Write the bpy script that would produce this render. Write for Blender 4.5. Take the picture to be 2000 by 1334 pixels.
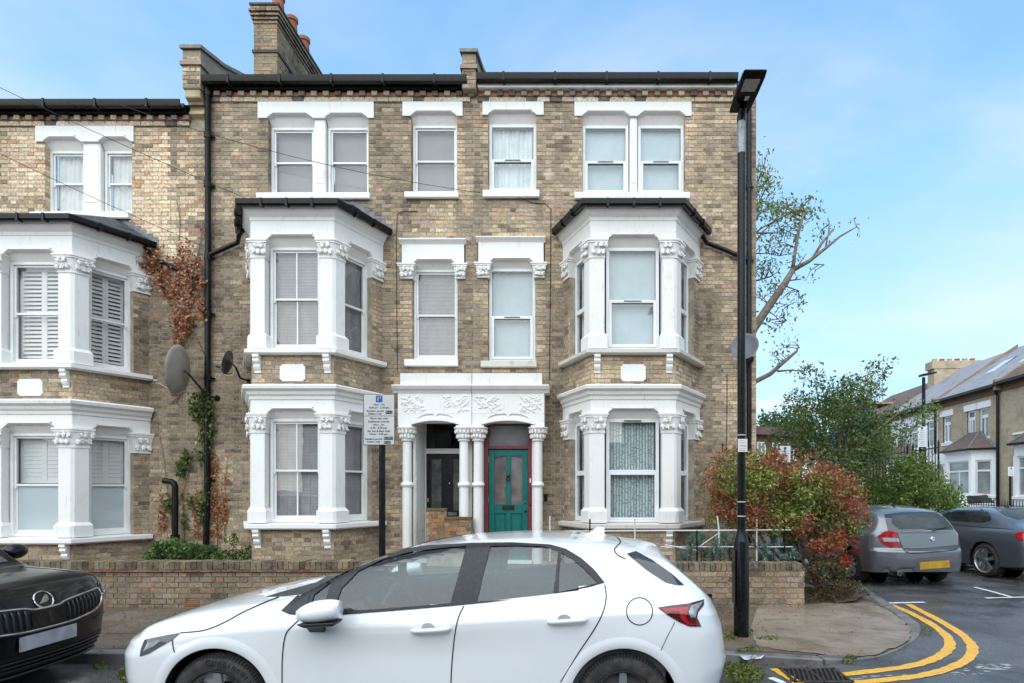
import bpy, bmesh, math, random
import numpy as np
from mathutils import Vector, Matrix, noise
from mathutils.bvhtree import BVHTree
from mathutils.geometry import delaunay_2d_cdt
for _o in list(bpy.data.objects):
 bpy.data.objects.remove(_o, do_unlink=True)
scene = bpy.context.scene
COL = scene.collection
R = math.radians
random.seed(7)
rng = np.random.default_rng(7)
# ---------------------------------------------------------------- camera
FL, CU, CV, EYE = 1170.0, 1130.0, 957.0, 1.72      # focal length / principal point in 2000 px widths, eye height
cam_data = bpy.data.cameras.new('camera')
cam = bpy.data.objects.new('camera', cam_data)
COL.objects.link(cam)
cam.location = (0, 0, EYE)
cam.rotation_euler = (R(90), 0, 0)
cam_data.sensor_width = 36.0
cam_data.sensor_fit = 'HORIZONTAL'
cam_data.lens = 36.0 * FL / 2000.0
cam_data.shift_x = (1000.0 - CU) / 2000.0
cam_data.shift_y = (CV - 667.0) / 2000.0
cam_data.clip_start = 0.05
cam_data.clip_end = 3000
scene.camera = cam
# ---------------------------------------------------------------- world: thin cloud over a blue sky
SUN_EL, SUN_AZ = 48.0, 195.0        # bright cloud behind the camera
world = bpy.data.worlds.new('World')
scene.world = world
world.use_nodes = True
wt = world.node_tree
wt.nodes.clear()
w_out = wt.nodes.new('ShaderNodeOutputWorld')
w_bg = wt.nodes.new('ShaderNodeBackground')
w_bg.inputs['Strength'].default_value = 0.088
sky = wt.nodes.new('ShaderNodeTexSky')
sky.sky_type = 'NISHITA'
sky.sun_disc = False
sky.sun_elevation = R(SUN_EL)
sky.sun_rotation = R(SUN_AZ)
sky.altitude = 0
sky.air_density = 1.0
sky.dust_density = 0.6
sky.ozone_density = 2.0
w_tc = wt.nodes.new('ShaderNodeTexCoord')
w_sep = wt.nodes.new('ShaderNodeSeparateXYZ')
wt.links.new(w_tc.outputs['Generated'], w_sep.inputs[0])
def wmath(op, a, b=None, clamp=False):
 n = wt.nodes.new('ShaderNodeMath')
 n.operation = op
 n.use_clamp = clamp
 for i, v in enumerate((a, b)):
  if v is None:
   continue
  if isinstance(v, (int, float)):
   n.inputs[i].default_value = v
  else:
   wt.links.new(v, n.inputs[i])
 return n.outputs[0]
zc = wmath('MAXIMUM', w_sep.outputs['Z'], 0.0)
zd = wmath('ADD', zc, 0.22)
w_comb = wt.nodes.new('ShaderNodeCombineXYZ')
wt.links.new(wmath('DIVIDE', w_sep.outputs['X'], zd), w_comb.inputs[0])
wt.links.new(wmath('DIVIDE', w_sep.outputs['Y'], zd), w_comb.inputs[1])
def wnoise(scale, detail, rough, loc, sc, dist=0.0):
 m = wt.nodes.new('ShaderNodeMapping')
 m.inputs['Location'].default_value = loc
 m.inputs['Scale'].default_value = sc
 wt.links.new(w_comb.outputs[0], m.inputs[0])
 n = wt.nodes.new('ShaderNodeTexNoise')
 n.inputs['Scale'].default_value = scale
 n.inputs['Detail'].default_value = detail
 n.inputs['Roughness'].default_value = rough
 n.inputs['Distortion'].default_value = dist
 wt.links.new(m.outputs[0], n.inputs[0])
 return n.outputs[0]
def wramp(x, lo, hi):
 r = wt.nodes.new('ShaderNodeMapRange')
 r.interpolation_type = 'SMOOTHSTEP'
 r.inputs['From Min'].default_value = lo
 r.inputs['From Max'].default_value = hi
 wt.links.new(x, r.inputs['Value'])
 return r.outputs[0]
big = wramp(wnoise(1.1, 5, 0.55, (3.25, 1.7, 0), (0.8, 1.0, 1), 0.4), 0.36, 0.70)
streak = wramp(wnoise(1.6, 6, 0.6, (7.3, 4.2, 2.0), (0.55, 1.7, 1), 0.3), 0.53, 0.72)
haze_h = wmath('POWER', wmath('SUBTRACT', 1.0, zc), 5.0)
mask = wmath('MAXIMUM', wmath('MULTIPLY', big, 0.58), wmath('MULTIPLY', streak, 0.85))
mask = wmath('MINIMUM', mask, 1.0, True)
w_gain = wt.nodes.new('ShaderNodeMix')          # the sky's blue, lifted to the picture's
w_gain.data_type = 'RGBA'
w_gain.blend_type = 'MULTIPLY'
w_gain.inputs[0].default_value = 1.0
wt.links.new(sky.outputs[0], w_gain.inputs[6])
w_gain.inputs[7].default_value = (0.36, 1.18, 1.5, 1)
w_mix = wt.nodes.new('ShaderNodeMix')
w_mix.data_type = 'RGBA'
wt.links.new(mask, w_mix.inputs[0])
w_hz = wt.nodes.new('ShaderNodeMix')          # pale haze towards the horizon
w_hz.data_type = 'RGBA'
wt.links.new(wmath('MULTIPLY', wmath('POWER', wmath('SUBTRACT', 1.0, zc), 1.35), 0.97), w_hz.inputs[0])
wt.links.new(w_gain.outputs[2], w_hz.inputs[6])
w_hz.inputs[7].default_value = (2.9, 3.62, 4.1, 1)
wt.links.new(w_hz.outputs[2], w_mix.inputs[6])
w_mix.inputs[7].default_value = (4.1, 4.2, 4.3, 1)
wt.links.new(w_mix.outputs[2], w_bg.inputs['Color'])
wt.links.new(w_bg.outputs[0], w_out.inputs['Surface'])
# ---------------------------------------------------------------- sun through thin cloud
sun_data = bpy.data.lights.new('sun', 'SUN')
sun_data.energy = 1.5
sun_data.angle = R(100)
sun_data.color = (1.0, 0.90, 0.775)
sun = bpy.data.objects.new('sun', sun_data)
COL.objects.link(sun)
_az = R(SUN_AZ)
_d = Vector((math.sin(_az) * math.cos(R(SUN_EL)), math.cos(_az) * math.cos(R(SUN_EL)), math.sin(R(SUN_EL))))
sun.rotation_euler = _d.to_track_quat('Z', 'Y').to_euler()
sun.location = _d * 60
# ---------------------------------------------------------------- picture
scene.render.engine = 'CYCLES'
scene.view_settings.view_transform = 'Standard'
scene.view_settings.look = 'None'
scene.view_settings.gamma = 1.0
scene.view_settings.use_curve_mapping = False
scene.view_settings.exposure = 1.5
scene.cycles.max_bounces = 8
scene.cycles.transparent_max_bounces = 12
scene.cycles.caustics_reflective = False
scene.cycles.caustics_refractive = False
# ================================================================ helpers
def PX(u, Y):
 return (u - CU) / FL * Y
def PZ(v, Y):
 return EYE - (v - CV) / FL * Y
def P3(u, v, Y):
 return (PX(u, Y), Y, PZ(v, Y))
def GP(u, v, z=0.0):
 """point on the ground plane z seen at pixel u, v"""
 Y = FL * (EYE - z) / (v - CV)
 return (PX(u, Y), Y, z)
class Frame:
 """wall plane: u runs right along the wall, d goes into the wall, z is up"""
 def __init__(s, ox, oy, dx=1.0, dy=0.0):
  l = math.hypot(dx, dy)
  s.o = (ox, oy)
  s.d = (dx / l, dy / l)
  s.n = (-dy / l, dx / l)
 def __call__(s, u, d, z):
  return (s.o[0] + s.d[0] * u + s.n[0] * d, s.o[1] + s.d[1] * u + s.n[1] * d, z)
 def ang(s):
  return math.atan2(s.d[1], s.d[0])
WORLD = Frame(0, 0)
class MB:
 """collects shapes into one mesh"""
 def __init__(s):
  s.v, s.f, s.c, s.cur = [], [], [], (1, 1, 1)
  s.mi, s.m = [], 0
 def add(s, verts, faces, col=None):
  b = len(s.v)
  s.v.extend(verts)
  s.c.extend([col or s.cur] * len(verts))
  for f in faces:
   s.f.append(tuple(i + b for i in f))
   s.mi.append(s.m)
  return s
 def box(s, u0, u1, d0, d1, z0, z1, fr=WORLD, col=None):
  p = [fr(u, d, z) for z in (z0, z1) for d in (d0, d1) for u in (u0, u1)]
  return s.add(p, [(0, 2, 3, 1), (4, 5, 7, 6), (0, 1, 5, 4), (2, 6, 7, 3), (0, 4, 6, 2), (1, 3, 7, 5)], col)
 def quad(s, a, b, c, d, col=None):
  return s.add([a, b, c, d], [(0, 1, 2, 3)], col)
 def poly(s, pts, d0, d1, fr=WORLD, col=None):
  """polygon in (u, z), thick from d0 to d1"""
  n = len(pts)
  vs = [fr(u, d0, z) for u, z in pts] + [fr(u, d1, z) for u, z in pts]
  fs = [tuple(range(n)), tuple(range(2 * n - 1, n - 1, -1))]
  fs += [(i, i + n, (i + 1) % n + n, (i + 1) % n) for i in range(n)]
  return s.add(vs, fs, col)
 def prism(s, pts, z0, z1, col=None):
  """polygon in (x, y), from z0 to z1"""
  n = len(pts)
  vs = [(x, y, z0) for x, y in pts] + [(x, y, z1) for x, y in pts]
  fs = [tuple(range(n - 1, -1, -1)), tuple(range(n, 2 * n))]
  fs += [(i, (i + 1) % n, (i + 1) % n + n, i + n) for i in range(n)]
  return s.add(vs, fs, col)
 def tube(s, path, r, n=8, col=None, cap=True):
  path = [Vector(p) for p in path]
  rs = r if isinstance(r, (list, tuple)) else [r] * len(path)
  vs, fs = [], []
  prev = None
  for i, p in enumerate(path):
   t = (path[min(i + 1, len(path) - 1)] - path[max(i - 1, 0)])
   if t.length < 1e-9:
    t = Vector((0, 0, 1))
   t.normalize()
   if prev is None:
    a = t.cross(Vector((0, 0, 1)) if abs(t.z) < .9 else Vector((1, 0, 0)))
   else:
    a = prev - t * prev.dot(t)
   a.normalize()
   prev = a
   b = t.cross(a)
   for k in range(n):
    q = 2 * math.pi * k / n
    vs.append(tuple(p + (a * math.cos(q) + b * math.sin(q)) * rs[i]))
  for i in range(len(path) - 1):
   for k in range(n):
    k2 = (k + 1) % n
    fs.append((i * n + k, i * n + k2, (i + 1) * n + k2, (i + 1) * n + k))
  if cap:
   fs.append(tuple(range(n - 1, -1, -1)))
   fs.append(tuple(range((len(path) - 1) * n, len(path) * n)))
  return s.add(vs, fs, col)
 def lathe(s, prof, center, axis='z', n=16, col=None, M=None, cap=True):
  """prof: (radius, height) pairs about an axis through center"""
  vs, fs = [], []
  cx, cy, cz = center
  for r, h in prof:
   for k in range(n):
    q = 2 * math.pi * k / n
    a, b = r * math.cos(q), r * math.sin(q)
    if M is not None:
     w = M @ Vector((a, b, h))
     vs.append((cx + w.x, cy + w.y, cz + w.z))
    elif axis == 'z':
     vs.append((cx + a, cy + b, cz + h))
    elif axis == 'y':
     vs.append((cx + a, cy + h, cz + b))
    else:
     vs.append((cx + h, cy + a, cz + b))
  m = len(prof)
  for i in range(m - 1):
   for k in range(n):
    k2 = (k + 1) % n
    fs.append((i * n + k, i * n + k2, (i + 1) * n + k2, (i + 1) * n + k))
  if cap:
   fs.append(tuple(range(n)))
   fs.append(tuple(range((m - 1) * n, m * n)))
  return s.add(vs, fs, col)
 def blob(s, c, rx, ry, rz, fr=WORLD, n=6, m=4, col=None, jit=0.0):
  vs, fs = [], []
  for i in range(m + 1):
   th = math.pi * i / m
   for k in range(n):
    q = 2 * math.pi * k / n
    j = 1 + random.uniform(-jit, jit)
    vs.append(fr(c[0] + rx * j * math.sin(th) * math.cos(q), c[1] + ry * j * math.sin(th) * math.sin(q), c[2] + rz * j * math.cos(th)))
  for i in range(m):
   for k in range(n):
    k2 = (k + 1) % n
    fs.append((i * n + k, (i + 1) * n + k, (i + 1) * n + k2, i * n + k2))
  return s.add(vs, fs, col)
 def sweep(s, plan, prof, closed=False, ends=True, col=None):
  """prof: (outward offset, z) pairs carried along the plan polyline (outside = right-hand side seen along the plan)"""
  rings = [offset_plan(plan, o) for o, z in prof]
  n, m = len(plan), len(prof)
  vs = [(rings[j][i][0], rings[j][i][1], prof[j][1]) for i in range(n) for j in range(m)]
  fs = []
  for i in range(n - 1):
   for j in range(m):
    j2 = (j + 1) % m
    fs.append((i * m + j, (i + 1) * m + j, (i + 1) * m + j2, i * m + j2))
  if ends:
   fs.append(tuple(range(m)))
   fs.append(tuple(range((n - 1) * m + m - 1, (n - 1) * m - 1, -1)))
  return s.add(vs, fs, col)
 def mesh(s, name, mats, origin=(0, 0, 0), smooth=False, bevel=0.0, fix=True, angle=None):
  me = bpy.data.meshes.new(name)
  v = np.array(s.v, dtype=np.float64).reshape(-1, 3) - np.array(origin)
  me.from_pydata(v.tolist(), [], s.f)
  ca = me.color_attributes.new('Col', 'FLOAT_COLOR', 'POINT')
  c = np.ones((len(s.v), 4), dtype=np.float32)
  c[:, :3] = np.array(s.c, dtype=np.float32).reshape(-1, 3)
  ca.data.foreach_set('color', c.ravel())
  for m in (mats if isinstance(mats, (list, tuple)) else [mats]):
   me.materials.append(m)
  if any(s.mi):
   me.polygons.foreach_set('material_index', s.mi)
  if fix or bevel:
   bm = bmesh.new()
   bm.from_mesh(me)
   if fix:
    bmesh.ops.recalc_face_normals(bm, faces=bm.faces)
   if bevel:
    ed = [e for e in bm.edges if len(e.link_faces) == 2 and e.calc_face_angle(0) > 0.6]
    bmesh.ops.bevel(bm, geom=ed, offset=bevel, segments=1, affect='EDGES', profile=0.5, clamp_overlap=True)
   bm.to_mesh(me)
   bm.free()
  if smooth:
   me.polygons.foreach_set('use_smooth', [True] * len(me.polygons))
   if angle is not None:
    me.set_sharp_from_angle(angle=R(angle))
  me.update()
  return me
def offset_plan(plan, o):
 if abs(o) < 1e-9:
  return list(plan)
 out = []
 n = len(plan)
 for i in range(n):
  ns = []
  if i > 0:
   dx, dy = plan[i][0] - plan[i - 1][0], plan[i][1] - plan[i - 1][1]
   l = math.hypot(dx, dy)
   ns.append((dy / l, -dx / l))
  if i < n - 1:
   dx, dy = plan[i + 1][0] - plan[i][0], plan[i + 1][1] - plan[i][1]
   l = math.hypot(dx, dy)
   ns.append((dy / l, -dx / l))
  if len(ns) == 1:
   nx, ny = ns[0]
   out.append((plan[i][0] + nx * o, plan[i][1] + ny * o))
  else:
   bx, by = ns[0][0] + ns[1][0], ns[0][1] + ns[1][1]
   k = 2.0 / max(0.2, bx * bx + by * by)
   out.append((plan[i][0] + bx * k * o, plan[i][1] + by * k * o))
 return out
class Thing:
 def __init__(s, name, loc, label, cat, group=None, rotz=0.0):
  s.o = bpy.data.objects.new(name, None)
  COL.objects.link(s.o)
  s.loc = loc
  s.o.location = loc
  s.o.rotation_euler = (0, 0, rotz)
  s.o.empty_display_size = 0.2
  s.o['label'] = label
  s.o['category'] = cat
  if group:
   s.o['group'] = group
 def part(s, name, mb, mats, parent=None, label=None, kind=None, **kw):
  me = mb if isinstance(mb, bpy.types.Mesh) else mb.mesh(name, mats, s.loc, **kw)
  return s.link(name, me, parent, label, kind)
 def link(s, name, me, parent=None, label=None, kind=None, loc=None, rot=None, scale=None):
  o = bpy.data.objects.new(name, me)
  COL.objects.link(o)
  o.parent = parent or s.o
  if loc is not None:
   o.location = (loc[0] - s.loc[0], loc[1] - s.loc[1], loc[2] - s.loc[2])
  if rot is not None:
   o.rotation_euler = rot
  if scale is not None:
   o.scale = scale
  if label:
   o['label'] = label
  if kind:
   o['kind'] = kind
  return o
def single(name, mb, mats, label, cat, group=None, origin=None, **kw):
 """a thing that is one mesh"""
 if origin is None:
  a = np.array(mb.v)
  origin = (float(a[:, 0].mean()), float(a[:, 1].mean()), float(a[:, 2].min()))
 o = bpy.data.objects.new(name, mb.mesh(name, mats, origin, **kw))
 COL.objects.link(o)
 o.location = origin
 o['label'] = label
 o['category'] = cat
 if group:
  o['group'] = group
 return o
def struct(name, mb, mats, kind='structure', label=None, **kw):
 o = bpy.data.objects.new(name, mb.mesh(name, mats, **kw))
 COL.objects.link(o)
 o['kind'] = kind
 if label:
  o['label'] = label
 return o
# ================================================================ materials
MATS = {}
def node_mat(name, rough=0.6, col=(0.5, 0.5, 0.5), metal=0.0, spec=0.5, coat=0.0, coat_rough=0.05):
 m = bpy.data.materials.new(name)
 m.use_nodes = True
 nt = m.node_tree
 b = nt.nodes['Principled BSDF']
 b.inputs['Base Color'].default_value = (*col, 1)
 b.inputs['Roughness'].default_value = rough
 b.inputs['Metallic'].default_value = metal
 b.inputs['Specular IOR Level'].default_value = spec
 b.inputs['Coat Weight'].default_value = coat
 b.inputs['Coat Roughness'].default_value = coat_rough
 MATS[name] = m
 return m, nt, b
def tex_coord(nt, kind='Object', scale=(1, 1, 1), rot=(0, 0, 0)):
 if kind == 'World':
  g = nt.nodes.new('ShaderNodeNewGeometry')
  src = g.outputs['Position']
 else:
  t = nt.nodes.new('ShaderNodeTexCoord')
  src = t.outputs[kind]
 mp = nt.nodes.new('ShaderNodeMapping')
 mp.inputs['Scale'].default_value = scale
 mp.inputs['Rotation'].default_value = rot
 nt.links.new(src, mp.inputs[0])
 return mp.outputs[0]
def n_noise(nt, vec, scale, detail=4, rough=0.55, dist=0.0):
 n = nt.nodes.new('ShaderNodeTexNoise')
 n.inputs['Scale'].default_value = scale
 n.inputs['Detail'].default_value = detail
 n.inputs['Roughness'].default_value = rough
 n.inputs['Distortion'].default_value = dist
 nt.links.new(vec, n.inputs[0])
 return n.outputs[0]
def n_range(nt, x, a, b, c=0.0, d=1.0, smooth=True):
 r = nt.nodes.new('ShaderNodeMapRange')
 if smooth:
  r.interpolation_type = 'SMOOTHSTEP'
 r.inputs['From Min'].default_value = a
 r.inputs['From Max'].default_value = b
 r.inputs['To Min'].default_value = c
 r.inputs['To Max'].default_value = d
 nt.links.new(x, r.inputs['Value'])
 return r.outputs[0]
def n_mix(nt, fac, a, b, mode='MIX'):
 m = nt.nodes.new('ShaderNodeMix')
 m.data_type = 'RGBA'
 m.blend_type = mode
 for i, v in ((0, fac), (6, a), (7, b)):
  if isinstance(v, (int, float)):
   m.inputs[i].default_value = v
  elif isinstance(v, tuple):
   m.inputs[i].default_value = (*v[:3], 1)
  else:
   nt.links.new(v, m.inputs[i])
 return m.outputs[2]
def n_math(nt, op, a, b=0.0):
 n = nt.nodes.new('ShaderNodeMath')
 n.operation = op
 for i, v in enumerate((a, b)):
  if isinstance(v, (int, float)):
   n.inputs[i].default_value = v
  else:
   nt.links.new(v, n.inputs[i])
 return n.outputs[0]
def n_bump(nt, b, h, strength=0.3, dist=0.01):
 bp = nt.nodes.new('ShaderNodeBump')
 bp.inputs['Strength'].default_value = strength
 bp.inputs['Distance'].default_value = dist
 nt.links.new(h, bp.inputs['Height'])
 nt.links.new(bp.outputs[0], b.inputs['Normal'])
 return bp
def mottled(name, c1, c2, scale=8, rough=0.7, lo=0.35, hi=0.65, bump=0.0, bscale=60, bdist=0.005, metal=0.0, spec=0.4, kind='World', detail=5, rvar=0.0):
 m, nt, b = node_mat(name, rough, c1, metal, spec)
 vec = tex_coord(nt, kind)
 f = n_range(nt, n_noise(nt, vec, scale, detail, 0.6), lo, hi)
 nt.links.new(n_mix(nt, f, c1, c2), b.inputs['Base Color'])
 if rvar:
  nt.links.new(n_range(nt, n_noise(nt, vec, scale * 0.7, 3), 0.35, 0.65, rough - rvar, rough + rvar), b.inputs['Roughness'])
 if bump:
  n_bump(nt, b, n_noise(nt, vec, bscale, 4, 0.6), bump, bdist)
 return m
def attr_mat(name, rough=0.8, noise_scale=90, amount=0.35, bump=0.4, bdist=0.004, spec=0.25, big=0.0, smudge=0.0):
 """colour from the mesh's own colour per piece, broken up by grain"""
 m, nt, b = node_mat(name, rough, (0.5, 0.5, 0.5), 0, spec)
 a = nt.nodes.new('ShaderNodeAttribute')
 a.attribute_name = 'Col'
 vec = tex_coord(nt, 'World')
 f = n_noise(nt, vec, noise_scale, 5, 0.65)
 k = n_range(nt, f, 0.25, 0.75, 1 - amount, 1 + amount, False)
 comb = nt.nodes.new('ShaderNodeCombineXYZ')
 for i in range(3):
  nt.links.new(k, comb.inputs[i])
 col = n_mix(nt, 1.0, a.outputs['Color'], comb.outputs[0], 'MULTIPLY')
 if big:
  f2 = n_range(nt, n_noise(nt, vec, 2.2, 5, 0.6), 0.5, 0.72, 0, big)
  col = n_mix(nt, f2, col, (0.055, 0.048, 0.04))
 if smudge:
  f3 = n_range(nt, n_noise(nt, vec, 7.0, 6, 0.7), 0.42, 0.70, 0, smudge)
  col = n_mix(nt, f3, col, (0.40, 0.335, 0.25))
  f4 = n_range(nt, n_noise(nt, tex_coord(nt, 'World', (1, 1, 0.45)), 3.1, 6, 0.7), 0.56, 0.74, 0, smudge * 1.1)
  col = n_mix(nt, f4, col, (0.13, 0.105, 0.085))
 nt.links.new(col, b.inputs['Base Color'])
 if bump:
  n_bump(nt, b, f, bump, bdist)
 return m
def glass_mat(name, tint=(0.8, 0.86, 0.86), refl=0.06, rough=0.0, wavy=0.0, drops=False, opacity=0.0, film=(0.6, 0.66, 0.68)):
 """window glass: a clear sheet that lets you look through and mirrors the sky"""
 m = bpy.data.materials.new(name)
 m.use_nodes = True
 nt = m.node_tree
 nt.nodes.clear()
 out = nt.nodes.new('ShaderNodeOutputMaterial')
 tr = nt.nodes.new('ShaderNodeBsdfTransparent')
 tr.inputs[0].default_value = (*tint, 1)
 gl = nt.nodes.new('ShaderNodeBsdfGlossy')
 gl.inputs['Color'].default_value = (1, 1, 1, 1)
 gl.inputs['Roughness'].default_value = rough
 ge = nt.nodes.new('ShaderNodeNewGeometry')
 dt = nt.nodes.new('ShaderNodeVectorMath')
 dt.operation = 'DOT_PRODUCT'
 nt.links.new(ge.outputs['Normal'], dt.inputs[0])
 nt.links.new(ge.outputs['Incoming'], dt.inputs[1])
 sch = n_math(nt, 'POWER', n_math(nt, 'SUBTRACT', 1.0, n_math(nt, 'ABSOLUTE', dt.outputs['Value'])), 5.0)
 fac = n_math(nt, 'ADD', n_math(nt, 'MULTIPLY', sch, 0.9), refl + 0.035)
 mix = nt.nodes.new('ShaderNodeMixShader')
 nt.links.new(fac, mix.inputs[0])
 base = tr.outputs[0]
 if opacity:
  df = nt.nodes.new('ShaderNodeBsdfDiffuse')
  df.inputs[0].default_value = (*film, 1)
  mx = nt.nodes.new('ShaderNodeMixShader')
  mx.inputs[0].default_value = opacity
  nt.links.new(tr.outputs[0], mx.inputs[1])
  nt.links.new(df.outputs[0], mx.inputs[2])
  base = mx.outputs[0]
 nt.links.new(base, mix.inputs[1])
 nt.links.new(gl.outputs[0], mix.inputs[2])
 nt.links.new(mix.outputs[0], out.inputs[0])
 if wavy or drops:
  vec = tex_coord(nt, 'World')
  h = n_noise(nt, vec, 1.6, 2, 0.5)
  bp = nt.nodes.new('ShaderNodeBump')
  bp.inputs['Strength'].default_value = wavy
  bp.inputs['Distance'].default_value = 0.02
  nt.links.new(h, bp.inputs['Height'])
  if drops:
   vo = nt.nodes.new('ShaderNodeTexVoronoi')
   vo.inputs['Scale'].default_value = 85
   nt.links.new(vec, vo.inputs['Vector'])
   hd = n_range(nt, vo.outputs['Distance'], 0.0, 0.32, 1.0, 0.0)
   b2 = nt.nodes.new('ShaderNodeBump')
   b2.inputs['Strength'].default_value = 0.10
   b2.inputs['Distance'].default_value = 0.003
   nt.links.new(hd, b2.inputs['Height'])
   nt.links.new(bp.outputs[0], b2.inputs['Normal'])
   bp = b2
  nt.links.new(bp.outputs[0], gl.inputs['Normal'])
 MATS[name] = m
 return m
M_BRICK = attr_mat('brick', 0.85, 36, 0.62, 0.6, 0.005, 0.2, smudge=0.42)
M_MORTAR = mottled('mortar', (0.44, 0.37, 0.275), (0.27, 0.225, 0.165), 6, 0.9, 0.35, 0.65, 0.4, 120)
M_STONE = None
def stone_mat(name, base, dirt, amount):
 m, nt, b = node_mat(name, 0.55, base, 0, 0.35)
 vec = tex_coord(nt, 'World')
 st = tex_coord(nt, 'World', (9, 9, 0.9))
 f = n_range(nt, n_noise(nt, vec, 3.5, 6, 0.65), 0.54, 0.80, 0, amount * .6)
 g = n_range(nt, n_noise(nt, st, 2.5, 5, 0.7), 0.56, 0.78, 0, amount * 1.15)
 t = n_range(nt, n_noise(nt, vec, 1.1, 3, 0.5), 0.3, 0.7, 0.0, 0.12)
 c = n_mix(nt, t, base, (base[0] * .86, base[1] * .84, base[2] * .79))
 c = n_mix(nt, f, c, dirt)
 c = n_mix(nt, g, c, (dirt[0] * .8, dirt[1] * .75, dirt[2] * .7))
 nt.links.new(c, b.inputs['Base Color'])
 n_bump(nt, b, n_noise(nt, vec, 45, 4, 0.6), 0.12, 0.004)
 return m
M_WHITE = stone_mat('painted_stone_clean', (0.84, 0.825, 0.785), (0.42, 0.39, 0.33), 0.45)
M_CREAM = stone_mat('painted_stone_worn', (0.82, 0.79, 0.745), (0.42, 0.36, 0.28), 0.55)
M_SILLDIRT = stone_mat('sill_worn', (0.62, 0.585, 0.52), (0.22, 0.17, 0.11), 0.85)
M_UPVC = mottled('white_plastic', (0.80, 0.81, 0.81), (0.74, 0.75, 0.75), 3, 0.3)
M_WOODW = mottled('white_gloss_timber', (0.80, 0.80, 0.775), (0.70, 0.69, 0.65), 5, 0.35, 0.45, 0.8)
M_BLACK = mottled('black_paint_iron', (0.008, 0.008, 0.008), (0.02, 0.02, 0.02), 9, 0.3, 0.4, 0.8, 0.1, 40, spec=.2)
M_GUTTER = mottled('black_gutter', (0.007, 0.007, 0.007), (0.018, 0.018, 0.018), 14, 0.25, 0.45, 0.8, spec=.22)
M_GLASS = glass_mat('window_glass', (0.93, 0.93, 0.92), 0.005, 0.0, 0.08)
M_GLASSN = glass_mat('new_window_glass', (0.93, 0.95, 0.95), 0.005, 0.0, 0.03)
M_FROST = glass_mat('frosted_glass', (0.8, 0.86, 0.87), 0.04, 0.1, 0.0, False, 0.85, (0.50, 0.56, 0.57))
M_SLATE = attr_mat('slate', 0.45, 30, 0.3, 0.3, 0.004, 0.5)
M_LEAD = mottled('lead_flashing', (0.20, 0.21, 0.225), (0.12, 0.125, 0.13), 12, 0.5)
M_ATTR = attr_mat('plain_piece', 0.7, 40, 0.2, 0.2, 0.003, 0.3)
M_LEAF = None
def leaf_mat(name, rough=0.45, trans=0.35):
 m, nt, b = node_mat(name, rough, (0.1, 0.2, 0.05), 0, 0.4)
 a = nt.nodes.new('ShaderNodeAttribute')
 a.attribute_name = 'Col'
 nt.links.new(a.outputs['Color'], b.inputs['Base Color'])
 tl = nt.nodes.new('ShaderNodeBsdfTranslucent')
 nt.links.new(a.outputs['Color'], tl.inputs[0])
 mx = nt.nodes.new('ShaderNodeMixShader')
 mx.inputs[0].default_value = trans
 nt.links.new(b.outputs[0], mx.inputs[1])
 nt.links.new(tl.outputs[0], mx.inputs[2])
 nt.links.new(mx.outputs[0], nt.nodes['Material Output'].inputs[0])
 return m
M_LEAF = leaf_mat('leaf')
M_LEAFDRY = leaf_mat('dry_leaf', 0.7, 0.2)
M_BARK = mottled('bark', (0.17, 0.115, 0.075), (0.30, 0.235, 0.17), 14, 0.9, 0.35, 0.7, 0.6, 60, 0.01)
# ================================================================ the setting: road, pavement, kerb, markings
def asphalt_mat():
 m, nt, b = node_mat('wet_asphalt', 0.4, (0.045, 0.045, 0.048), 0, 0.5)
 vec = tex_coord(nt, 'World')
 big = n_noise(nt, vec, 0.7, 6, 0.6)
 fine = n_noise(nt, vec, 95, 3, 0.7)
 grit = n_range(nt, fine, 0.54, 0.74, 0, 0.75)
 c = n_mix(nt, n_range(nt, big, 0.4, 0.65), (0.058, 0.057, 0.056), (0.105, 0.103, 0.10))
 c = n_mix(nt, grit, c, (0.16, 0.16, 0.16))
 nt.links.new(c, b.inputs['Base Color'])
 wet = n_range(nt, n_noise(nt, vec, 1.3, 5, 0.65), 0.42, 0.62)
 nt.links.new(n_range(nt, wet, 0, 1, 0.20, 0.55, False), b.inputs['Roughness'])
 bp = n_bump(nt, b, fine, 0.5, 0.006)
 nt.links.new(n_range(nt, wet, 0, 1, 0.12, 0.75, False), bp.inputs['Strength'])
 return m
def paving_mat(name, c1, c2, c3, rough=0.5):
 m, nt, b = node_mat(name, rough, c1, 0, 0.45)
 vec = tex_coord(nt, 'World')
 st = tex_coord(nt, 'World', (0.8, 2.2, 1), (0, 0, 0.25))
 f = n_range(nt, n_noise(nt, vec, 1.4, 6, 0.62), 0.36, 0.64)
 g = n_range(nt, n_noise(nt, st, 3.2, 6, 0.7, 0.6), 0.50, 0.72, 0, 0.85)
 gr = n_noise(nt, vec, 110, 3, 0.7)
 c = n_mix(nt, f, c1, c2)
 c = n_mix(nt, g, c, c3)
 c = n_mix(nt, n_range(nt, gr, 0.6, 0.8, 0, 0.35), c, (0.35, 0.31, 0.26))
 nt.links.new(c, b.inputs['Base Color'])
 nt.links.new(n_range(nt, n_noise(nt, vec, 2.1, 4), 0.35, 0.65, rough - 0.2, rough + 0.2), b.inputs['Roughness'])
 n_bump(nt, b, gr, 0.35, 0.004)
 return m
M_ROAD = asphalt_mat()
M_PAVE = paving_mat('mud_stained_pavement', (0.108, 0.08, 0.057), (0.155, 0.118, 0.086), (0.058, 0.045, 0.033), 0.38)
M_CONC = paving_mat('worn_concrete', (0.215, 0.165, 0.115), (0.275, 0.222, 0.165), (0.11, 0.078, 0.05), 0.38)
M_KERB = paving_mat('granite_kerb', (0.13, 0.12, 0.11), (0.20, 0.19, 0.175), (0.06, 0.054, 0.047), 0.4)
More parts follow.
